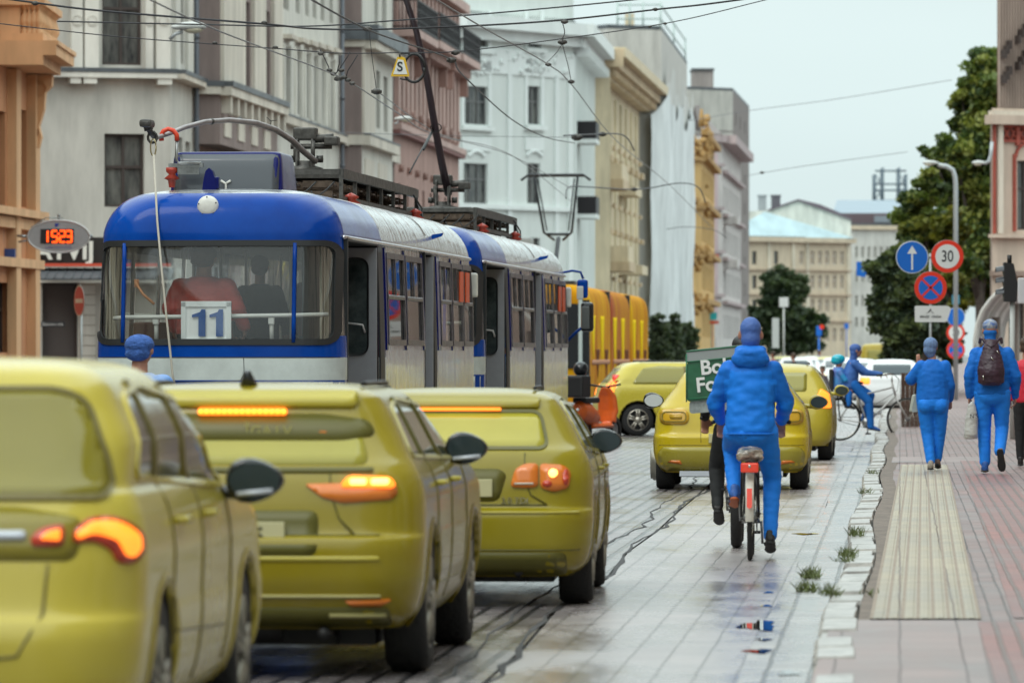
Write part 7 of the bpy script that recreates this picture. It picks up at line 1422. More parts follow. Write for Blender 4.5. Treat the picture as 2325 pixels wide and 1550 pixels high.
solid([('e', HC + V3(0, -.035, -.02), (.082, .075, .06)), ('c', HC + V3(0, -.03, -.05), HC + V3(0, -.04, -.19), .068, .08)], .011, 3, 'hood', BLU['deep'], t, .004, .05)
jt = solid([torso_l([((0, 0, .90), .21, .15), ((0, 0, 1.0), .215, .155), ((0, 0, 1.15), .205, .15), ((0, 0, 1.3), .21, .14), ((0, 0, 1.39), .195, .125), ((0, 0, 1.47), .125, .10), ((0, 0, 1.52), .075, .08)])] + [('c', s_, e_, .08, .07) for s_, e_, w_ in arm] + [('c', e_, w_, .07, .05) for s_, e_, w_ in arm], .013, 4, 'jacket', BLU['mid'], t, .015, .12)
solid([('c', a_, k_, .115, .082) for a_, k_, n_ in leg] + [('c', k_, n_ + V3(0, 0, .02), .082, .066) for a_, k_, n_ in leg] + [('e', V3(0, -.01, .90), (.20, .145, .12))], .013, 4, 'trousers', BLU['jean'], t, .007, .1)
shoe(leg[0][2] + V3(0, -.07, -.095), leg[0][2] + V3(0, .19, -.095), (0, 0, 1), mat('shoe_blue', (.03, .12, .42), .5), t, 1.05); shoe(leg[1][2] + V3(.0, -.09, .04), leg[1][2] + V3(.03, -.02, -.21), (0, -.0 + 1, .35), mat('shoe_tan', (.3, .24, .18), .6), t, 1.1, sole=mat('sole_black', (.012, .014, .016), .7))
mx_ = LX(2252, DM)
bp_ = thing('backpack', 'dark plum backpack on the back of the man in the cap', 'backpack', (LX(2248, DM), DM - .12, 0), -.07)
zt = H + (803 - 770) * DM / F; zb_ = H + (803 - 877) * DM / F; hB = zt - zb_
PL = mat('plum_nylon', (.045, .02, .035), .45, var=.4, vs=12, bump=.5, bs=25, bdist=.01)
pk = solid([torso_l([((0, -.06, zb_ + .01), .10, .07), ((0, -.08, zb_ + .05), .155, .11), ((0, -.08, zb_ + hB * .35), .165, .12), ((0, -.06, zb_ + hB * .6), .135, .10), ((0, -.04, zb_ + hB * .85), .09, .07), ((0, -.02, zt), .07, .04)]), ('e', V3(.0, -.15, zb_ + hB * .3), (.11, .06, .11))], .011, 4, 'pack', PL, bp_, .008, .06)
mb = MB()
for sx in (-1, 1): mb.tube([(sx * .04, -.03, zt - .07), (sx * .085, .02, zt - .005), (sx * .12, .09, zt + .012), (sx * .13, .2, zt - .04)], .02, 6)
mb.tube([(-.05, -.09, zt - .06), (0, -.12, zt - .09), (.05, -.09, zt - .06)], .008, 6); mb.build('shoulder_strap', PL, bp_)
mb = MB(); mb.tube([(.0, -.17, zb_ + hB * .62), (.03, -.17, zb_ + hB * .55)], .006, 5); mb.tube([(-.09, -.185, zb_ + .08), (-.095, -.19, zb_ + .13)], .007, 5); mb.tube([(.07, -.12, zt - .14), (.09, -.12, zt - .17)], .006, 5); mb.build('buckle', CHR, bp_)
cb = thing('carrier_bag', 'white plastic carrier bag held in the man\'s left hand', 'bag', (LX(2206, DM), DM - .02, 0), -.07)
z1 = H + (803 - 912) * DM / F; z0 = H + (803 - 996) * DM / F
solid([torso_l([((-.01, 0, z0), .075, .05), ((-.01, 0, z0 + .05), .085, .07), ((0, 0, z0 + .25), .075, .05), ((.0, 0, z1 - .04), .045, .03), ((.01, 0, z1 + .01), .015, .015)])], .010, 3, 'bag_body', mat('carrier_white', (.50, .50, .48), .4, var=.15, vs=6, bump=.5, bs=14), cb, .008, .07)
text("N'S", .07, mat('letter_black', (.02, .02, .02), .5), cb, (.025, -.085, z0 + .27), ext=.002)
# ---- rider crossing on a white bicycle with a child behind
DR = DG(1000); xr = LX(1907, DR); 
bk3 = bicycle('bicycle', 'white city bicycle crossing the street with a child seat on its rack', (xr, DR, 0), R(-90) + .06, mat('frame_white_b', (.60, .60, .58), .35), tyre=.018, mud=False, seat_z=.94, wheel_r=.345, wbk=1.10, group='bicycles in the street')
bk3.scale = (1.13,) * 3
mb = MB(); mb.sphere((-.03, -.1, .22), .035, 10, 6, (.3, 1, 1)); mb.build('wheel_reflector', ORN, bk3)
t = thing('person', 'rider in blue sitting on the white crossing bicycle', 'person', (xr, DR, 0), R(-90) + .06, 'people in the street'); t.scale = (1.0,) * 3
HC = V3(0, .30, 1.63); leg = [(V3(-.10, .24, 1.02), V3(-.13, .58, .82), V3(-.12, .46, .38)), (V3(.10, .24, 1.02), V3(.13, .52, .70), V3(.12, .55, .26))]
arm = [(V3(-.15, .26, 1.40), V3(-.22, .44, 1.24), V3(-.27, .68, 1.21)), (V3(.15, .26, 1.40), V3(.22, .46, 1.24), V3(.27, .72, 1.21))]
bp = head_prims(HC, (0, 1, 0)) + [('c', V3(0, .25, 1.42), V3(0, .28, 1.56), .055, .05), torso_l([((0, .2, 1.0), .14, .11), ((0, .2, 1.2), .13, .1), ((0, .24, 1.42), .15, .1)])]
for (s_, e_, w_), sx in zip(arm, (-1, 1)): bp += [('c', s_, e_, .045, .038), ('c', e_, w_, .038, .026)] + hand_prims(w_, (0, 1, -.2), (-sx, .2, 0), (0, .2, 1), .95, .8)
for a_, k_, n_ in leg: bp += [('c', a_, k_, .075, .055), ('c', k_, n_, .05, .038)]
solid(bp, .013, 3, 'body', SKIN, t); eyes(HC, (0, 1, 0), t)
solid([('e', HC + V3(0, -.02, .045), (.092, .112, .092)), ('e', HC + V3(0, -.045, -.03), (.086, .075, .09)), ('c', HC + V3(0, -.04, -.08), HC + V3(0, -.06, -.16), .07, .07)], .012, 3, 'hood', HOOD, t, .004)
solid([torso_l([((0, .17, .96), .18, .16), ((0, .18, 1.1), .18, .16), ((0, .2, 1.25), .17, .15), ((0, .23, 1.37), .15, .13), ((0, .25, 1.47), .10, .10)])] + [('c', s_, e_, .075, .06) for s_, e_, w_ in arm] + [('c', e_, w_, .06, .042) for s_, e_, w_ in arm], .013, 4, 'jacket', BLU['soft'], t, .009)
solid([('c', a_, k_, .10, .078) for a_, k_, n_ in leg] + [('c', k_, n_, .078, .062) for a_, k_, n_ in leg] + [('e', V3(0, .2, .99), (.17, .16, .12))], .013, 4, 'trousers', BLU['deep'], t, .006)
for a_, k_, n_ in leg: shoe(n_ + V3(0, -.05, -.05), n_ + V3(0, .17, -.09), (0, 0, 1), mat('shoe_blue', (.03, .12, .42), .5), t, 1)
t = thing('person', 'child in turquoise helmet and blue clothes on the rear seat of the white bicycle', 'person', (xr, DR, 0), R(-90) + .06, 'people in the street')
HC = V3(0, -.03, 1.44); bp = head_prims(HC, (0, 1, 0), .86) + [('c', V3(0, -.03, 1.25), V3(0, -.03, 1.38), .045, .045), torso_l([((0, -.03, .95), .10, .08), ((0, -.03, 1.28), .10, .08)])]
for sx in (-1, 1): bp += [('c', V3(sx * .06, 0, .98), V3(sx * .12, .18, .90), .055, .045), ('c', V3(sx * .12, .18, .90), V3(sx * .14, .14, .66), .045, .035), ('c', V3(sx * .11, -.02, 1.25), V3(sx * .15, .08, 1.1), .035, .03), ('c', V3(sx * .15, .08, 1.1), V3(sx * .10, .18, 1.08), .03, .022)] + hand_prims(V3(sx * .10, .18, 1.08), (0, 1, 0), (-sx, 0, 0), (0, 0, 1), .6, .4)
solid(bp, .012, 3, 'body', SKIN, t); eyes(HC, (0, 1, 0), t, .86)
solid([('e', HC + V3(0, -.0, .045), (.105, .13, .09)), ('e', HC + V3(0, -.03, .01), (.10, .11, .07))], .011, 2, 'helmet', mat('helmet_turquoise', (.0, .42, .55), .25, coat=.5), t)
solid([torso_l([((0, -.03, .93), .14, .12), ((0, -.03, 1.1), .14, .12), ((0, -.03, 1.27), .13, .11), ((0, -.03, 1.34), .08, .08)])] + [('c', V3(sx * .12, -.02, 1.25), V3(sx * .15, .08, 1.1), .055, .05) for sx in (-1, 1)] + [('c', V3(sx * .15, .08, 1.1), V3(sx * .11, .16, 1.08), .05, .035) for sx in (-1, 1)], .012, 3, 'jacket', mat('child_jacket', (.02, .30, .62), .5, col2=(.25, .13, .50), vs=4), t, .006)
solid([('c', V3(sx * .07, -.02, .97), V3(sx * .12, .16, .88), .075, .06) for sx in (-1, 1)] + [('c', V3(sx * .12, .16, .88), V3(sx * .14, .14, .66), .06, .05) for sx in (-1, 1)], .012, 3, 'trousers', BLU['deep'], t, .004)
for sx in (-1, 1): shoe(V3(sx * .14, .10, .60), V3(sx * .14, .26, .58), (0, 0, 1), SHB, t, .75)
cs = thing('child_seat', 'dark child seat mounted on the rack of the white bicycle', 'child seat', (xr, DR, 0), R(-90) + .06)
mb = MB(); mb.bbox((0, -.16, 1.08), (.28, .05, .44), .02); mb.bbox((0, -.02, .87), (.28, .26, .05), .02); mb.build('shell', BKC, cs); mb = MB(); mb.tube([(.13, .0, .86), (.15, .12, .62)], .02, 6); mb.tube([(-.13, .0, .86), (-.15, .12, .62)], .02, 6); mb.build('foot_rest', BKC, cs)
# ---- head of someone passing between the big car and the tram
def simple_person(label, px, D, z0, headtop, cols, scl=1.0, rz=0.0, stride=.12, hatcol=None, det=.016, turn=0.0, sit=False, group='people in the street', arms_up=False):
    t = thing('person', label, 'person', (LX(px, D), D, z0), rz, group); s = headtop / 1.78; t.scale = (s * scl, s * scl, s)
    HC = V3(0, .02, 1.66); leg = [(V3(-.09, 0, .92), V3(-.09, stride * .6, .5), V3(-.08, stride, .09)), (V3(.09, 0, .92), V3(.09, .02, .5), V3(.08, -stride, .10))]
    arm = [(V3(-.155, 0, 1.40), V3(-.225, -.03, 1.15), V3(-.23, .08, .93)), (V3(.155, 0, 1.40), V3(.225, .04, 1.15), V3(.23, .16, .95))]
    bp = head_prims(HC, (turn, 1, 0)) + [('c', V3(0, 0, 1.42), V3(0, .01, 1.58), .055, .05), torso_l([((0, 0, .9), .14, .1), ((0, 0, 1.15), .13, .09), ((0, 0, 1.38), .16, .1), ((0, 0, 1.45), .09, .07)])]
    for (s_, e_, w_), sx in zip(arm, (-1, 1)): bp += [('c', s_, e_, .045, .038), ('c', e_, w_, .038, .026)] + hand_prims(w_, (0, .2, -1), (-sx * .2, 1, 0), (sx, 0, 0), 1.0, .6)
    for a_, k_, n_ in leg: bp += [('c', a_, k_, .07, .05), ('c', k_, n_, .045, .036)]
    solid(bp, det, 2, 'body', SKIN, t); eyes(HC, (turn, 1, 0), t)
    solid([('e', HC + V3(0, -.015, .05), (.092, .108, .092)), ('e', HC + V3(0, -.045, -.02), (.082, .07, .07))], det * .8, 2, 'hair' if hatcol is None else 'hat', hatcol or mat('hair_brown', (.06, .035, .02), .6, bump=.5, bs=40), t, .004, .05)
    solid([torso_l([((0, 0, .88), .19, .13), ((0, 0, 1.05), .19, .13), ((0, 0, 1.25), .185, .13), ((0, 0, 1.38), .17, .12), ((0, 0, 1.48), .08, .08)])] + [('c', s_, e_, .07, .06) for s_, e_, w_ in arm] + [('c', e_, w_, .06, .045) for s_, e_, w_ in arm], det, 3, 'jacket', cols[0], t, .008)
    solid([('c', a_, k_, .10, .075) for a_, k_, n_ in leg] + [('c', k_, n_ + V3(0, 0, .03), .075, .058) for a_, k_, n_ in leg] + [('e', V3(0, 0, .9), (.17, .125, .1))], det, 3, 'trousers', cols[1], t, .006)
    for a_, k_, n_ in leg: shoe(n_ + V3(0, -.06, -.085), n_ + V3(0, .18, -.085), (0, 0, 1), SHB, t, 1)
    return t
D_ = 46; simple_person('person in a blue woollen hat between the mustard car and the tram', 316, D_, 0, H + (803 - 764) * D_ / F, (mat('jacket_blue_white', (.10, .28, .68), .6, col2=(.45, .5, .58), vs=3), BLU['deep']), 1.35, -.35, hatcol=mat('wool_blue', (.04, .12, .40), .8, var=.4, vs=25, bump=.8, bs=60))
simple_person('passenger in a red padded jacket inside the rear window of the tram', 462, 57.1, .92, 1.78 * .97, (mat('jacket_red', (.92, .14, .11), .5, var=.2, vs=6, bump=.5, bs=10), BKC), 1.55, -.3, group='passengers in the trams')
simple_person('passenger in a dark coat beside the red jacket in the tram', 590, 58.6, .92, 1.66, (BKC, BKC), 1.15, -.1, group='passengers in the trams')
simple_person('dark passenger at the right-hand end of the tram rear window', 716, 58.9, .92, 1.7, (mat('coat_maroon', (.10, .02, .02), .7), BKC), 1.0, -.1, group='passengers in the trams')
simple_person('passenger in blue behind the door window of the second tram', 1143, 76.5, .45, 1.36, (BLU['soft'], BLU['deep']), 1.0, -.2, group='passengers in the trams', hatcol=HOOD)
D_ = 72; simple_person('person in a red coat at the right edge of the pavement', 2330, D_, .16, 1.62, (mat('coat_red', (.62, .015, .04), .6, var=.15, vs=6), BKC), 1.0, -.1)
for px, D, z0, ht, c1, lb in ((1737, 250, 0, 1.7, (.30, .18, .42), 'far pedestrian in lilac beside the cyclist\'s head'), (1756, 215, 0, 1.66, (.35, .12, .16), 'far pedestrian in dull red beside the cyclist\'s shoulder'), (1802, 190, 0, 1.6, (.03, .03, .04), 'far pedestrian in black in front of the far yellow car'), (1868, 140, 0, 1.28, (.07, .05, .06), 'far crouching pedestrian in brown left of the child'), (1690, 260, .1, 1.7, (.3, .1, .12), 'far pedestrian hidden behind the cyclist'), (1860, 300, 0, 1.75, (.03, .18, .42), 'far pedestrian in blue near the junction signs'), (2232, 140, .16, 1.7, (.06, .06, .07), 'far pedestrian in grey behind the man in the cap')):
    simple_person(lb, px, D, z0, ht, (mat('coat_far_%d' % px, c1, .7), BKC), 1.0, random.uniform(-3, 3), det=.03)
# ------------------------------------------------------------ signs, lamps, signals, scooter, fence, canopy
def sign_disc(parent, x, z, r, fn, name='sign_disc', back=None):
    mb = MB(); mb.lathe([(0, .0), (r, .0), (r + .004, .006), (r, .012), (0, .012)], 'y', (x, 0, z), 48); o = mb.build(name, STEEL, parent); fn(o, x, z, r); return o
SB = mat('sign_blue', (.0, .13, .55), .4); SR = mat('sign_red', (.75, .035, .01), .4); SW = mat('sign_white', (.70, .72, .70), .45); SK_ = mat('sign_black', (.02, .025, .03), .5)
def disc(o, x, z, r, m, y, nm): mb = MB(); mb.prism(circ(x, z, r, 48), (0, y, 0), (1, 0, 0), (0, 0, 1), (0, -1, 0), .002); return mb.build(nm, m, o)
def s_arrow(o, x, z, r):
    disc(o, x, z, r * .995, SW, 0, 'face_rim'); disc(o, x, z, r * .955, SB, -.003, 'face'); mb = MB(); mb.prism([(-.055, -.78), (.055, -.78), (.055, .22), (.30, .22), (0, .72), (-.30, .22), (-.055, .22)], (x, -.006, z), (r, 0, 0), (0, 0, r), (0, -1, 0), .002); mb.build('arrow', SW, o)
def s_30(o, x, z, r):
    disc(o, x, z, r, SR, 0, 'face_rim'); disc(o, x, z, r * .74, SW, -.003, 'face'); text('30', r * .98, SK_, o, (x, -.008, z - r * .02), ext=.001, bold=.002, sx=.78, name='numeral')
def s_stop(o, x, z, r):
    disc(o, x, z, r, SR, 0, 'face_rim'); disc(o, x, z, r * .74, SB, -.003, 'face'); mb = MB()
    for a in (45, -45): M = Matrix.Rotation(R(a), 3, 'Y'); mb.box((x, -.008, z), (r * 1.5, .002, r * .13), M)
    mb.build('cross', SR, o)
D_ = 107; t = thing('sign_post', 'grey sign post with arrow, 30, no-stopping signs and white direction panel', 'traffic sign', (LX(2113, D_), D_, .15), 0)
sc_ = D_ / F; zz = lambda y: H + (803 - y) * sc_ - .15; xx = lambda x: (x - 2113) * sc_
mb = MB(); mb.cyl((0, .035, 0), (0, .035, zz(575)), .027, 12); mb.build('pole', mat('pole_galv', (.42, .45, .45), .4, .3), t)
sign_disc(t, xx(2071), zz(584), .305, s_arrow); sign_disc(t, xx(2151), zz(582), .305, s_30); sign_disc(t, xx(2113), zz(653), .305, s_stop)
mb = MB(); mb.prism(rpoly([(xx(2077), zz(731)), (xx(2150), zz(731)), (xx(2160), zz(700)), (xx(2152), zz(694)), (xx(2077), zz(694))], .03, 3), (0, 0, 0), (1, 0, 0), (0, 0, 1), (0, 1, 0), .012); o = mb.build('direction_panel', SW, t)
text('BRUŅI  VINDA', .062, SK_, o, (xx(2113), -.004, zz(719)), ext=.001, bold=.001, name='lettering'); mb = MB(); mb.prism([(-.09, 0), (-.03, .05), (0, .10), (.02, .04), (.07, .0), (.03, .012), (0, .06), (-.02, .03)], (xx(2113), -.001, zz(712)), (1, 0, 0), (0, 0, 1), (0, -1, 0), .002); mb.build('pictogram', SK_, o)
mb = MB()
for z_ in (zz(584), zz(653), zz(712)): mb.bbox((0, .03, z_), (.08, .05, .03), .006)
mb.build('bracket', STEEL, t)
D_ = 184; t = thing('sign_post', 'second, farther sign post with small arrow, 30 and no-stopping signs', 'traffic sign', (LX(2170, D_), D_, .15), 0); sc_ = D_ / F; zz = lambda y: H + (803 - y) * sc_ - .15
mb = MB(); mb.cyl((0, .03, 0), (0, .03, zz(690)), .03, 10); mb.build('pole', mat('pole_galv', (.42, .45, .45), .4, .3), t); sign_disc(t, 0, zz(719), .30, s_arrow); sign_disc(t, 0, zz(755), .30, s_30); sign_disc(t, 0, zz(794), .30, s_stop)
mb = MB(); mb.bbox((0, 0, zz(680)), (.25, .02, .3), .02); mb.build('panel', mat('panel_teal', (.05, .25, .35), .5), t)
D_ = 200; mb = MB(); p = P(2143, 748, D_); mb.lathe([(0, 0), (.17, 0), (.17, .25), (.2, .3)], 'y', (p.x, D_, p.z), 20); mb.m = 1; mb.prism(circ(p.x, p.z, .15, 20), (0, D_ - .01, 0), (1, 0, 0), (0, 0, 1), (0, -1, 0), .01); mb.m = 0; mb.cyl((p.x, D_ + .2, 0), (p.x, D_ + .2, p.z), .05, 8); tag(mb.build('signal_lamp', [BKP, mat('lamp_red_lit', (1, .10, .02), .4, emit=4)]), 'glowing red signal lamp between the two sign posts', 'signal')
D_ = 250; t = thing('blue_sign', 'tilted blue sign hanging before the white end house', 'sign', (LX(1957, D_), D_, 0), 0); z_ = H + (803 - 610) * D_ / F; mb = MB(); mb.prism([(-.24, -.30), (.16, -.38), (.26, .33), (-.24, .30)], (0, 0, z_), (1, 0, 0), (0, 0, 1), (0, 1, 0), .05); mb.build('panel', SB, t); mb = MB(); mb.prism([(.02, -.18), (.14, -.1), (.08, -.02), (.16, .12), (0, .02)], (0, -.003, z_), (1, 0, 0), (0, 0, 1), (0, -1, 0), .003); mb.build('emblem', mat('emblem_pale', (.25, .45, .55), .5), t); mb = MB(); mb.tube([(.25, .03, z_ + .3), (2.4, .3, z_ + .4)], .03, 6); mb.tube([(2.4, .3, 0), (2.4, .3, z_ + .5)], .07, 8); mb.build('pole', STEEL, t)
# no-entry sign (left)
D_ = 133; t = thing('no_entry_sign', 'red no-entry sign turned aside, by the pale corner house', 'traffic sign', (LX(180, D_), D_, 0), R(-66)); z_ = H + (803 - 683) * D_ / F
def s_no(o, x, z, r): disc(o, x, z, r, SW, 0, 'face_rim'); disc(o, x, z, r * .93, mat('no_entry_red', (.5, .02, .03), .4), -.003, 'face'); mb = MB(); mb.b2((x - r * .72, -.009, z - r * .14), (x + r * .72, -.006, z + r * .14)); mb.build('bar', SW, o)
sign_disc(t, 0, z_, .36, s_no); mb = MB(); mb.cyl((0, .04, 0), (0, .04, z_ + .3), .035, 10); mb.build('pole', mat('pole_galv', (.42, .45, .45), .4, .3), t)
# digital clock
D_ = 127; t = thing('digital_clock', 'oval silver street clock showing 15:23 in red digits', 'clock', (LX(133, D_), D_, 0), 0); s_ = D_ / F; z_ = H + (803 - 537) * s_
mb = MB(); mb.prism(circ(0, z_, 70 * s_, 56, 36 * s_), (0, 0, 0), (1, 0, 0), (0, 0, 1), (0, 1, 0), .22); mb.build('case', mat('clock_silver', (.38, .38, .39), .35, .3, var=.1, vs=4), t)
mb = MB(); e_ = circ(0, z_, 70.5 * s_, 56, 36.5 * s_); mb.tube([(p_[0], .0, p_[1]) for p_ in e_ + e_[:1]], .02, 6); mb.build('case_rim', mat('clock_rim', (.55, .55, .55), .3, .5), t)
mb = MB(); mb.b2((-41 * s_, -.02, z_ - 16 * s_), (35 * s_, -.0, z_ + 17 * s_)); sc2 = mb.build('display', mat('display_black', (.012, .008, .01), .3), t)
LED = mat('led_red', (1, .075, .005), .4, emit=2.6)
def seg(mb, x, z, w_, h_, s):
    k = .021; S_ = dict(a=((0, h_), (w_, h_)), g=((0, h_ / 2), (w_, h_ / 2)), d=((0, 0), (w_, 0)), f=((0, h_ / 2), (0, h_)), b=((w_, h_ / 2), (w_, h_)), e=((0, 0), (0, h_ / 2)), c=((w_, 0), (w_, h_ / 2)))
    for q in s: (a, b), (c_, d_) = S_[q]; mb.tube([(x + a, -.03, z + b), (x + c_, -.03, z + d_)], k, 6)
mb = MB(); wd, hh = .115, .25
for x, s in ((-.30, 'bc'), (-.09, 'afgcd'), (.09, 'abged'), (.235, 'abgcd')): seg(mb, x - wd / 2 + .0, z_ - .125, wd, hh, s)
mb.sphere((0, -.03, z_ + .06), .026, 8, 5); mb.sphere((0, -.03, z_ - .06), .026, 8, 5); mb.build('led_digits', LED, sc2)
text('m', .12, mat('logo_blue', (.03, .06, .35), .5), t, (-.03, -.01, z_ + 27 * s_), ext=.002, bold=.01, name='emblem'); text('Laika informācija', .085, mat('logo_grey_blue', (.15, .15, .35), .5), t, (0, -.01, z_ - 24 * s_), ext=.002)
mb = MB(); mb.tube([(-70 * s_, .1, z_), (-95 * s_, .1, z_ + .02)], .03, 6); mb.tube([(-70 * s_, .1, z_ - .08), (-92 * s_, .1, z_ - .12)], .02, 6); mb.tube([(0, .1, z_ + 36 * s_), (0, .1, z_ + 46 * s_)], .02, 6); mb.sphere((0, .1, z_ + 48 * s_), .035, 8, 6); mb.tube([(-64 * s_, .1, z_ + .2), (-30 * s_, .1, z_ + 43 * s_), (10 * s_, .1, z_ + 42 * s_)], .012, 5); mb.tube([(70 * s_, .1, z_), (76 * s_, .1, z_ + .02)], .04, 6)
mb.build('bracket', STEEL, t)
# hanging and pole lamps
LS = mat('lamp_shell', (.55, .57, .55), .4, var=.1, vs=6); LG = mat('lamp_bowl', (.58, .55, .42), .3)
def cobra(label, pts, hd, D, size, flip=1, polebase=None, r=.05):
    t = thing('street_lamp', label, 'street lamp', P(hd[0], hd[1], D)); o0 = P(hd[0], hd[1], D)
    pr = [('l', [(V3(flip * a * size, 0, b_ * size), V3(0, w_ * size, 0), V3(0, 0, h_ * size)) for a, b_, w_, h_ in ((-.5, 0, .05, .03), (-.42, .02, .14, .09), (-.1, .03, .2, .14), (.2, .02, .17, .12), (.42, 0, .1, .07), (.52, 0, .06, .04))])]
    solid(pr, .02 * size, 2, 'lamp_head', LS, t); solid([('e', V3(-flip * .12 * size, 0, -.06 * size), (.3 * size, .16 * size, .13 * size))], .02 * size, 2, 'lamp_bowl', LG, t)
    mb = MB(); q = [P(x, y, D) - o0 for x, y in pts]
    if polebase is not None: q.append(Vector((q[-1].x, 0, polebase - o0.z)))
    mb.tube(q, r, 10); mb.build('lamp_arm', mat('arm_grey', (.40, .43, .44), .4, .3), t); return t
cobra('pale street lamp hung on wires in front of the white corner house', [(385, 90), (398, 78), (415, 72)], (430, 62), 100, .60, -1, r=.03); cobra('pale street lamp hanging before the pink house', [(895, 282), (900, 280), (905, 276)], (917, 270), 130, .42, -1, r=.02)
cobra('curved street lamp column rising behind the speed sign', [(2130, 375), (2150, 378), (2163, 386), (2168, 400), (2170, 420), (2170, 440)], (2113, 370), 175, .5, 1, .1, .075)
cobra('street lamp bracketed to the peach corner house', [(2236, 372), (2246, 366), (2250, 350), (2252, 322)], (2224, 370), 186, .5, 1, r=.06)
# traffic light
D_ = 95; t = thing('traffic_light', 'black three-lamp traffic light seen from the side, right edge', 'traffic light', (LX(2292, D_), D_, .15), 0); s_ = D_ / F; zz = lambda y: H + (803 - y) * s_ - .15
mb = MB(); z1, z0 = zz(598), zz(685); mb.prism(rpoly([(-.10, z0), (.11, z0), (.13, z0 + .3), (.06, z1), (-.10, z1 + .02)], .02, 3), (0, -.12, 0), (1, 0, 0), (0, 0, 1), (0, 1, 0), .24); mb.cyl((-.0, 0, z1), (-.0, 0, z1 + .14), .04, 10); mb.build('housing', BKP, t)
for i, y in enumerate((611, 636, 662)):
    z_ = zz(y); mb = MB(); n = 10; vs = []
    for k in range(n + 1): a = math.pi * k / n; vs += [(-.09, .11 * math.cos(a), z_ - .03 + .09 * math.sin(a)), (-.23, .10 * math.cos(a), z_ - .05 + .085 * math.sin(a))]
    mb.add(vs, [(2 * k, 2 * k + 1, 2 * k + 3, 2 * k + 2) for k in range(n)], True); mb.build('visor', mat('visor_dark', (.06, .065, .075), .35), t, rec=False)
    mb = MB(); mb.lathe([(.085, 0), (.06, -.02), (0, -.03)], 'x', (-.09, 0, z_ - .04), 16); mb.build('lens', mat('lens_dark', (.05, .09, .07), .15), t)
mb = MB(); mb.cyl((.05, .0, 0), (.05, .0, z0 + .1), .045, 10); mb.tube([(.05, 0, z0), (.0, 0, z0 + .05)], .04, 8); mb.build('pole', mat('pole_pale', (.5, .52, .5), .5), t)
mb = MB(); p = P(2318, 660, 93); mb.bbox((p.x + .12, 93, p.z), (.34, .05, .42), .02); mb.cyl((p.x + .2, 93.05, .15), (p.x + .2, 93.05, p.z), .035, 8); tag(mb.build('white_sign', mat('sign_pale', (.62, .62, .64), .5)), 'white sign panel cut by the right edge beside the traffic light', 'sign')
# arched white canopy
D_ = 150; t = thing('canopy', 'white striped barrel canopy over the pavement at the right', 'canopy', (0, 0, 0)); 
prof = [(2213, 800), (2213, 770), (2218, 735), (2230, 705), (2248, 680), (2266, 662), (2290, 650), (2325, 645), (2380, 650)]
A_ = [P(x, y, D_) for x, y in prof]; B_ = [p + Vector((1.6, 10, .0)) for p in A_]; mb = MB(); k = len(A_)
for i in range(k - 1):
    for j in range(8): mb.m = j % 2; a0, a1 = A_[i].lerp(B_[i], j / 8), A_[i].lerp(B_[i], (j + 1) / 8); b0, b1 = A_[i + 1].lerp(B_[i + 1], j / 8), A_[i + 1].lerp(B_[i + 1], (j + 1) / 8); mb.add([a0, a1, b1, b0], [(0, 1, 2, 3)], True)
mb.build('awning_cloth', [mat('canopy_white', (.62, .62, .58), .6), mat('canopy_grey', (.36, .35, .33), .6)], t, rec=False)
for f_ in (0, .33, .66, 1): mb = MB(); mb.tube([a.lerp(b, f_) + Vector((0, 0, .0)) for a, b in zip(A_, B_)], .045, 8); mb.build('rib', mat('canopy_rib', (.55, .54, .50), .5), t)
mb = MB(); p = P(2308, 690, D_ + 2); mb.cyl((p.x, p.y, .15), (p.x, p.y, p.z), .08, 10); p2 = P(2262, 720, D_ + 3); mb.cyl((p2.x, p2.y, .15), (p2.x, p2.y, p2.z), .12, 10); mb.build('post', mat('post_brown', (.28, .23, .20), .6), t)
# timber hoarding
D_ = 112; t = thing('hoarding', 'dark brown timber hoarding behind the woman on the pavement', 'fence', (LX(2046, D_), D_, .15)); 
for k in range(6): mb = MB(); mb.bbox((k * .085 + .04, random.uniform(-.01, .01), .52), (.078, .06, 1.06 + random.uniform(-.03, .03)), .008); mb.build('plank', mat('plank_brown', (.09, .05, .035), .8, var=.4, vs=3, stretch=(6, 6, 1), bump=.5, bs=20), t)
mb = MB(); mb.b2((0, .04, .2), (.52, .07, .3)); mb.b2((0, .04, .8), (.52, .07, .9)); mb.build('rail', mat('plank_brown', (.09, .05, .035), .8), t)
# orange scooter next to the tram
D_ = 98; t = thing('scooter', 'orange scooter with black top box beside the second tram', 'scooter', (LX(1326, D_), D_, 0), R(-25)); OR2 = mat('scooter_orange', (.72, .13, .015), .35, coat=.5, var=.15, vs=6)
for y in (0, 1.25):
    mb = MB(); mb.lathe([(.14, -.05), (.22, -.055), (.25, -.03), (.25, .03), (.22, .055), (.14, .05)], 'x', (0, y, .25), 28); w_ = mb.build('wheel', RUB, t); mb = MB(); mb.lathe([(.15, -.03), (.05, -.05), (0, -.05)], 'x', (0, y, .25), 20); mb.lathe([(.15, .03), (.05, .05), (0, .05)], 'x', (0, y, .25), 20); mb.build('rim', STEEL, w_)
solid([('l', [(V3(0, a, b_), V3(w_, 0, 0), V3(0, 0, h_)) for a, b_, w_, h_ in ((-.3, .62, .08, .1), (-.2, .60, .15, .18), (.1, .55, .17, .2), (.4, .48, .14, .14))]), ('l', [(V3(0, a, b_), V3(w_, 0, 0), V3(0, .06, 0)) for a, b_, w_ in ((1.0, .4, .16), (1.02, .6, .2), (.98, .85, .18), (.9, 1.0, .08))]), ('l', [(V3(0, a, .33), V3(w_, 0, 0), V3(0, 0, .05)) for a, w_ in ((.2, .14), (.6, .16), (1.0, .14))]), ('c', V3(0, 1.05, .5), V3(0, 1.22, .42), .09, .07)], .02, 3, 'bodywork', OR2, t)
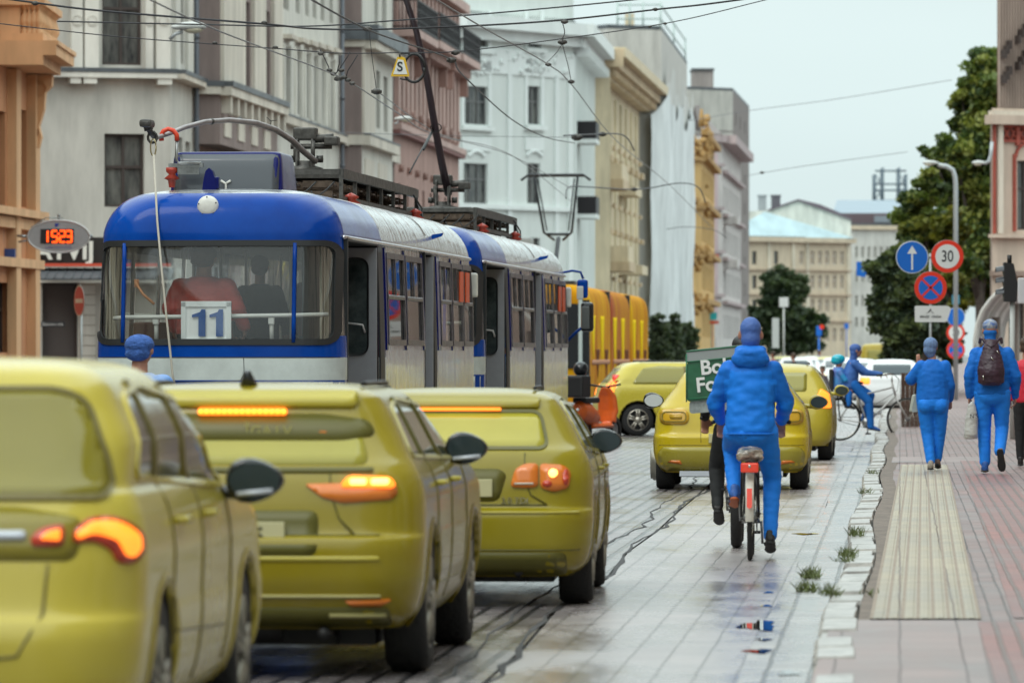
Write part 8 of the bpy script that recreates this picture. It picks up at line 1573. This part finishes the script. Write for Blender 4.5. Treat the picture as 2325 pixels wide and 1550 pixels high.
mb = MB(); mb.bbox((0, .1, .78), (.26, .62, .1), .04); mb.build('seat', BKP, t); mb = MB(); mb.bbox((0, -.35, 1.02), (.42, .38, .38), .04); mb.build('top_box', BKP, t); mb = MB(); mb.tube([(-.32, .82, 1.05), (0, .9, 1.0), (.32, .82, 1.05)], .018, 8); mb.build('handlebar', BKP, t)
for sx in (-1, 1): mb = MB(); mb.sphere((sx * .06, -.40, .62), .03, 10, 6); mb.build('tail_lamp', mat('lens_white', (.7, .7, .68), .2), t)
hm_ = solid([('e', (0, 0, 0), (.13, .15, .13))], .015, 2, 'helmet', BLKG); hm_.location = (LX(1318, D_) , D_ - .2, 1.32); tag(hm_, 'shiny black helmet resting on the scooter top box', 'helmet')
# ------------------------------------------------------------ trees
def tree(name, label, base, th, blobs, leaf, n, cols, trunk_r=.2, seed=1, group=None, limbs=True):
    rs = np.random.RandomState(seed); t = thing(name, label, 'tree', base, 0, group); t['category'] = 'shrub' if 'shrub' in name else 'tree'
    mb = MB(); top = blobs[0]
    mb.tube([(0, 0, 0), (.05, 0, th * .5), (0, 0, th), (top[0] * .6, top[1] * .6, top[2] * .9)], [trunk_r, trunk_r * .8, trunk_r * .65, trunk_r * .25], 10)
    for b_ in blobs: mb.tube([(0, 0, th * .8), (b_[0] * .5, b_[1] * .5, th + (b_[2] - th) * .5), (b_[0], b_[1], b_[2])], [trunk_r * .5, trunk_r * .3, trunk_r * .08], 6)
    mb.build('trunk', mat('bark', (.07, .055, .045), .9, var=.4, vs=6, bump=.6, bs=20), t)
    vol = np.array([b[3] * b[4] * b[5] for b in blobs]) ** .7; pr = vol / vol.sum(); sub = []
    for b_, p_ in zip(blobs, pr):
        for _ in range(max(8, int(44 * p_ * len(blobs)))):
            d = rs.normal(size=3); d /= np.linalg.norm(d); sub.append((np.array(b_[:3]) + d * np.array(b_[3:6]) * rs.uniform(.25, 1.0), rs.uniform(.22, .5) * min(b_[3:6]), rs.randint(0, 3)))
    per = n // len(sub); Vs = []; Mi = []
    for c_, r_, k_ in sub:
        d = rs.normal(size=(per, 3)); d /= np.linalg.norm(d, axis=1)[:, None]; p = c_ + d * (r_ * rs.uniform(.35, 1.05, (per, 1))) * np.array([1.25, 1.25, .8])
        nn = rs.normal(size=(per, 3)) + np.array([0, 0, .8]); nn /= np.linalg.norm(nn, axis=1)[:, None]; a = np.cross(nn, rs.normal(size=(per, 3))); a /= np.linalg.norm(a, axis=1)[:, None] + 1e-9; b = np.cross(nn, a); s = leaf * rs.uniform(.6, 1.3, (per, 1))
        q = np.stack([p - a * s, p - b * s * .55, p + a * s, p + b * s * .55], 1); Vs.append(q.reshape(-1, 3)); Mi.append(np.where(rs.rand(per) < .75, k_, rs.randint(0, 3, per)))
    Vv = np.concatenate(Vs); Mi = np.concatenate(Mi); m = len(Mi); me = bpy.data.meshes.new('crown'); me.vertices.add(4 * m); me.loops.add(4 * m); me.polygons.add(m)
    me.vertices.foreach_set('co', Vv.ravel()); me.loops.foreach_set('vertex_index', np.arange(4 * m)); me.polygons.foreach_set('loop_start', np.arange(0, 4 * m, 4)); me.polygons.foreach_set('loop_total', np.full(m, 4)); me.polygons.foreach_set('material_index', Mi.astype(np.int32)); me.update()
    for i, c_ in enumerate(cols): me.materials.append(leafmat(c_))
    link_mesh('crown', me, t); return t
def leafmat(c):
    k = 'leaf_%.3f_%.3f' % (c[0], c[1])
    if k in _M: return _M[k]
    m = mat(k, c, .5, var=.25, vs=4); t = m.node_tree; b = t.nodes['Principled BSDF']; tr = N(t, 'ShaderNodeBsdfTranslucent'); tr.inputs[0].default_value = (c[0] * 1.6, c[1] * 1.7, c[2], 1); mx_ = N(t, 'ShaderNodeMixShader'); mx_.inputs[0].default_value = .3
    o = [n for n in t.nodes if n.type == 'OUTPUT_MATERIAL'][0]; t.links.new(b.outputs[0], mx_.inputs[1]); t.links.new(tr.outputs[0], mx_.inputs[2]); t.links.new(mx_.outputs[0], o.inputs[0]); return m
DKG = [(.05, .085, .025), (.12, .165, .035), (.25, .27, .06)]; YLG = [(.10, .12, .02), (.17, .18, .03), (.25, .24, .03)]; VDG = [(.035, .055, .03), (.055, .08, .038), (.08, .105, .045)]
def blob(x, y, D, D0, bx, rx, rz, ry=None):
    p = P(x, y, D); return (p.x - bx, D - D0, p.z, rx * D / F, (ry or rx) * D / F, rz * D / F)
D0 = 235; bx = LX(2225, D0)
tree('tree', 'tallest dark green tree rising behind the peach house', (bx, D0, 0), 4.5, [blob(x, y, D0 + dy, D0, bx, rx, rz) for x, y, rx, rz, dy in ((2245, 150, 40, 50, 0), (2240, 210, 55, 75, 0), (2215, 400, 60, 60, 1), (2255, 560, 60, 70, 0), (2195, 470, 60, 50, 1), (2205, 235, 45, 45, 1), (2185, 215, 25, 22, 0), (2175, 275, 26, 18, 0), (2235, 330, 70, 80, 0), (2170, 345, 55, 45, -1), (2120, 350, 36, 26, 0), (2150, 420, 60, 60, 1), (2240, 450, 70, 90, 0), (2200, 540, 80, 80, 0), (2240, 630, 60, 80, 1))], .14, 95000, DKG, .3, 3, 'street trees on the right')
D0 = 215; bx = LX(2095, D0)
tree('tree', 'middle green tree behind the round signs', (bx, D0, 0), 4, [blob(x, y, D0 + dy, D0, bx, rx, rz) for x, y, rx, rz, dy in ((2085, 470, 45, 35, 0), (2110, 420, 30, 30, 0), (2075, 530, 48, 55, 0), (2130, 520, 50, 60, 1), (2150, 620, 60, 70, 1), (2080, 620, 50, 60, 0))], .13, 50000, DKG, .25, 5, 'street trees on the right')
D0 = 205; bx = LX(2150, D0)
tree('tree', 'small yellow-green tree above the speed sign', (bx, D0, 0), 3.5, [blob(x, y, D0, D0, bx, rx, rz) for x, y, rx, rz in ((2150, 512, 34, 24), (2165, 490, 15, 22), (2188, 525, 18, 16), (2135, 535, 22, 12), (2160, 560, 24, 22), (2155, 640, 30, 25), (2175, 700, 22, 24))], .11, 9000, YLG, .15, 6, 'street trees on the right')
D0 = 190; bx = LX(2035, D0)
tree('tree', 'lowest dark tree behind the no-stopping sign', (bx, D0, 0), 1.2, [blob(x, y, D0 + dy, D0, bx, rx, rz) for x, y, rx, rz, dy in ((2000, 610, 32, 34, 0), (2040, 590, 40, 30, 0), (2010, 670, 38, 45, 0), (2060, 660, 50, 60, 0), (2030, 740, 45, 55, 0), (2080, 750, 50, 60, 0), (2045, 810, 36, 30, 0), (2110, 720, 40, 70, 0), (2150, 760, 40, 60, 1))], .12, 60000, VDG[:2] + [(.11, .14, .05)], .2, 8, 'street trees on the right')
D0 = 420; bx = LX(1790, D0)
tree('tree', 'round green tree in front of the cream end house', (bx, D0, 0), 2.5, [blob(x, y, D0 + dy, D0, bx, rx, rz) for x, y, rx, rz, dy in ((1765, 650, 42, 45, 0), (1810, 655, 30, 35, 0), (1740, 710, 36, 50, 0), (1790, 720, 50, 55, 0), (1840, 735, 34, 40, 0), (1760, 770, 50, 35, 0), (1830, 775, 45, 32, 0))], .2, 20000, [(.035, .06, .03), (.05, .08, .035), (.07, .10, .04)], .3, 9)
for i, (x, y, rx, rz, lb) in enumerate(((1497, 772, 26, 62, 'leftmost dark clipped shrub beside the yellow tram'), (1530, 768, 24, 58, 'middle dark clipped shrub before the scaffold net'), (1562, 775, 26, 52, 'right-hand dark clipped shrub beside the delivery box'))):
    D0 = 250 + i * 8; bx = LX(x, D0); tree('shrub', lb, (bx, D0, 0), .5, [blob(x, y - rz * .45, D0, D0, bx, rx * .8, rz * .5), blob(x - 4, y + 5, D0, D0, bx, rx, rz * .6), blob(x + 3, y + 40, D0, D0, bx, rx, rz * .6)], .09, 7000, VDG, .08, 20 + i, 'clipped shrubs')
# far junction clutter
SGN = mat('sign_white', (.70, .72, .70), .45)
def panel_(label, x0, x1, y0, y1, D, m, name='sign', pole=True, cat='sign'):
    a, b = P(x0, y1, D), P(x1, y0, D); mb = MB(); mb.bbox(((a.x + b.x) / 2, D, (a.z + b.z) / 2), (b.x - a.x, .08, b.z - a.z), .02)
    if pole: mb.cyl(((a.x + b.x) / 2, D + .08, 0), ((a.x + b.x) / 2, D + .08, b.z - .05), .05, 8)
    return tag(mb.build(name, m), label, cat)
panel_('turquoise shop sign under the rose-white house', 1604, 1628, 709, 726, 500, mat('turq', (.03, .45, .50), .5)); panel_('red shop band below the turquoise sign', 1602, 1632, 728, 735, 500, mat('stripe_red', (.6, .08, .04), .5))
panel_('small white sign in front of the round green tree', 1769, 1790, 675, 697, 380, SGN); panel_('blue sign on the wall of the cream end house', 1917, 1927, 734, 746, 600, SB); panel_('pale kiosk pillar beside the cyclist\'s head', 1753, 1769, 722, 790, 300, mat('pillar_pale', (.45, .47, .45), .6), 'pillar', False, 'pillar')
o = panel_('blue and red traffic signs at the far junction', 1853, 1866, 740, 762, 300, SB)
mb = MB(); p = P(1866, 742, 299); mb.prism(circ(0, 0, .13, 16), p, (1, 0, 0), (0, 0, 1), (0, 1, 0), .05); mb.build('sign_disc', SR, o)
mb = MB(); p = P(1716, 746, 230); mb.bbox(p, (.2, .1, .34), .03); mb.cyl((p.x, 230.1, 0), (p.x, 230.1, p.z), .03, 8); tag(mb.build('orange_beacon', mat('beacon_orange', (.9, .12, .02), .4, emit=.8)), 'small orange beacon beside the cyclist\'s ear', 'beacon')
# ------------------------------------------------------------ overhead wires
WM = mat('wire_dark', (.035, .035, .04), .5, .3); WL = mat('wire_grey', (.16, .16, .17), .4, .4)
def wire(label, pts, r, m=WM, hw=()):
    mb = MB(); q = [P(*p) for p in pts]; fine = []
    for i in range(len(q) - 1):
        p0, p1, p2, p3 = q[max(0, i - 1)], q[i], q[i + 1], q[min(len(q) - 1, i + 2)]
        for k in range(8):
            t = k / 8; fine.append(.5 * ((2 * p1) + (p2 - p0) * t + (2 * p0 - 5 * p1 + 4 * p2 - p3) * t * t + (3 * p1 - p0 - 3 * p2 + p3) * t ** 3))
    fine.append(q[-1]); mb.tube(fine, r, 6)
    o = mb.build('overhead_wire', m); tag(o, label, 'wire', 'overhead tram wires')
    for (x, y, D, s) in hw: m2 = MB(); c_ = P(x, y, D); m2.sphere(c_, s, 8, 6, (1.5, 1, 1)); m2.cyl(c_ - Vector((s * 1.6, 0, 0)), c_ + Vector((s * 1.6, 0, 0)), s * .5, 8); m2.build('insulator', IRON, o)
    return o
wire('topmost thick span wire across the whole street', [(-60, -12, 60), (60, 4, 60), (230, 25, 60), (600, 55, 60), (720, 66, 61), (900, 66, 61), (1230, 50, 62), (1500, 21, 63), (1620, 8, 63), (1900, -30, 64)], .011, WM, ((80, 8, 60, .025), (600, 52, 60, .02), (834, 66, 60, .03), (1282, 50, 62, .025), (1488, 22, 62, .02)))
wire('second span wire just under the topmost one', [(130, 49, 62), (450, 56, 62), (700, 60, 62), (900, 47, 62), (1100, 32, 62), (1300, 14, 62), (1480, -4, 62)], .008)
wire('thin span wire carrying the S sign', [(-20, 52, 64), (250, 82, 64), (450, 98, 64), (620, 110, 64), (770, 121, 64), (900, 120, 64), (1040, 117, 64), (1280, 88, 65), (1530, 50, 66), (1740, 0, 66), (1800, -12, 66)], .006, WM, ((488, 98, 64, .018), (625, 108, 64, .02), (1034, 120, 64, .03), (1475, 61, 65, .015), (1510, 54, 65, .015)))
wire('steep contact wire from the upper left towards the pink house', [(320, -10, 40), (500, 72, 46), (740, 162, 58), (805, 193, 62), (905, 258, 72), (985, 305, 82), (1160, 353, 105), (1300, 430, 130)], .007, WL, ((770, 178, 60, .03),))
wire('contact wire sloping down to the round insulator at the ice-white house', [(690, -10, 46), (845, 72, 54), (1020, 133, 64), (1050, 170, 68), (1160, 270, 82), (1240, 312, 96), (1305, 325, 110)], .009, WM, ((1025, 137, 64, .035),))
wire('contact wire running down to the cream house', [(975, -10, 52), (1100, 65, 60), (1245, 147, 74), (1300, 195, 84), (1400, 320, 110), (1520, 420, 150), (1620, 520, 200)], .008, WL, ((1245, 147, 74, .025), (1297, 186, 80, .03)))
wire('short hanger wire below the topmost span wire', [(1278, 55, 64), (1282, 75, 66), (1277, 98, 68), (1290, 150, 74), (1297, 186, 80)], .006, WM, ((1277, 96, 68, .035),))
wire('forked hanger wire left of the short hanger', [(1277, 100, 68), (1262, 122, 72), (1240, 144, 74)], .005); wire('wire with a drooping loop before the cream house', [(1280, 308, 110), (1330, 306, 112), (1400, 304, 116), (1425, 315, 118), (1440, 342, 120)], .014, WM, ((1368, 305, 114, .05), (1310, 312, 111, .07))); wire('looped wire before the scaffold net', [(1285, 450, 130), (1292, 425, 132), (1340, 425, 134), (1450, 430, 138), (1540, 416, 142), (1585, 425, 146), (1602, 460, 148)], .016, WM, ((1440, 430, 136, .05),))
wire('faint wire crossing the open sky', [(1560, 275, 180), (1710, 250, 185), (1900, 225, 190), (2160, 182, 195)], .009, WL); wire('lower faint wire crossing the open sky', [(1690, 400, 200), (1820, 378, 205), (2060, 345, 210)], .010, WL, ((1730, 392, 201, .05),)); wire('thin vertical hanger wires below the pink balconies', [(838, 70, 60), (846, 140, 60), (855, 205, 60)], .004, WM, ((855, 208, 60, .035),)); wire('thin wire across the mauve house fronts', [(760, 300, 120), (1000, 308, 120), (1300, 312, 120)], .006, WL)
wire('lower thin wire sloping to the ice-white house', [(860, 210, 66), (1000, 305, 80), (1160, 352, 100), (1300, 460, 130)], .006, WL); wire('farthest looped wire by the ochre house', [(1515, 520, 210), (1560, 515, 215), (1620, 522, 220), (1650, 540, 225)], .014)
# cluster of small insulators
t = thing('wire_junction', 'tangled wire junction hanging over the mauve house', 'wire fitting', P(770, 172, 60)); o0 = P(770, 172, 60)
def loc_(x, y): return P(x, y, 60) - o0
for pts in ([(727, 113), (733, 125), (745, 150), (750, 165), (775, 178)], [(795, 118), (785, 135), (772, 155), (760, 170)], [(812, 125), (800, 145), (790, 160), (785, 178)], [(770, 125), (770, 145), (765, 165)]): mb = MB(); mb.tube([loc_(*p) for p in pts], .006, 5); mb.build('hanger', WM, t)
for x, y in ((748, 160), (757, 168), (770, 176), (782, 176), (790, 182), (765, 180), (800, 190), (728, 122), (775, 160)): mb = MB(); mb.sphere(loc_(x, y), .022, 8, 6, (1.5, 1, 1)); mb.build('insulator', IRON, t)
# S sign and coil
D_ = 63.5; t = thing('tram_sign', 'yellow trapezoid sign with a black letter S on the span wire', 'sign', P(908, 152, D_)); k = D_ / F
mb = MB(); mb.prism([(x * k, y * k) for x, y in ((-21, -22), (22, -22), (12, 20), (2, 24), (-6, 22))], (0, 0, 0), (1, 0, 0), (0, 0, 1), (0, 1, 0), .015); o = mb.build('plate', mat('plate_amber', (.72, .45, .02), .4), t)
mb = MB(); mb.prism([(x * k, y * k) for x, y in ((-15, -17), (17, -17), (8, 15), (-4, 17))], (0, -.003, 0), (1, 0, 0), (0, 0, 1), (0, -1, 0), .002); mb.build('face', SW, o); text('S', .145, SK_, o, (0, -.008, -.004), ext=.001, bold=.003); mb = MB(); mb.tube([(0, 0, 22 * k), (.0, 0, 32 * k)], .01, 5); mb.build('hook', IRON, t)
t = thing('wire_coil', 'round coil of black cable hanging right of the S sign', 'cable', P(940, 155, 65)); mb = MB(); k = 65 / F
mb.tube([(24 * k * math.cos(a * .3) * (1 + .05 * math.sin(a * 1.3)), .01 * math.sin(a), 32 * k * math.sin(a * .3)) for a in range(43)], .016, 6); mb.tube([(-5 * k, 0, 32 * k), (-30 * k, 0, 34 * k)], .008, 5); mb.tube([(-10 * k, 0, -28 * k), (-32 * k, 0, -24 * k)], .01, 5); mb.build('coil', BKP, t)

bpy.data.scenes.remove(_TS)
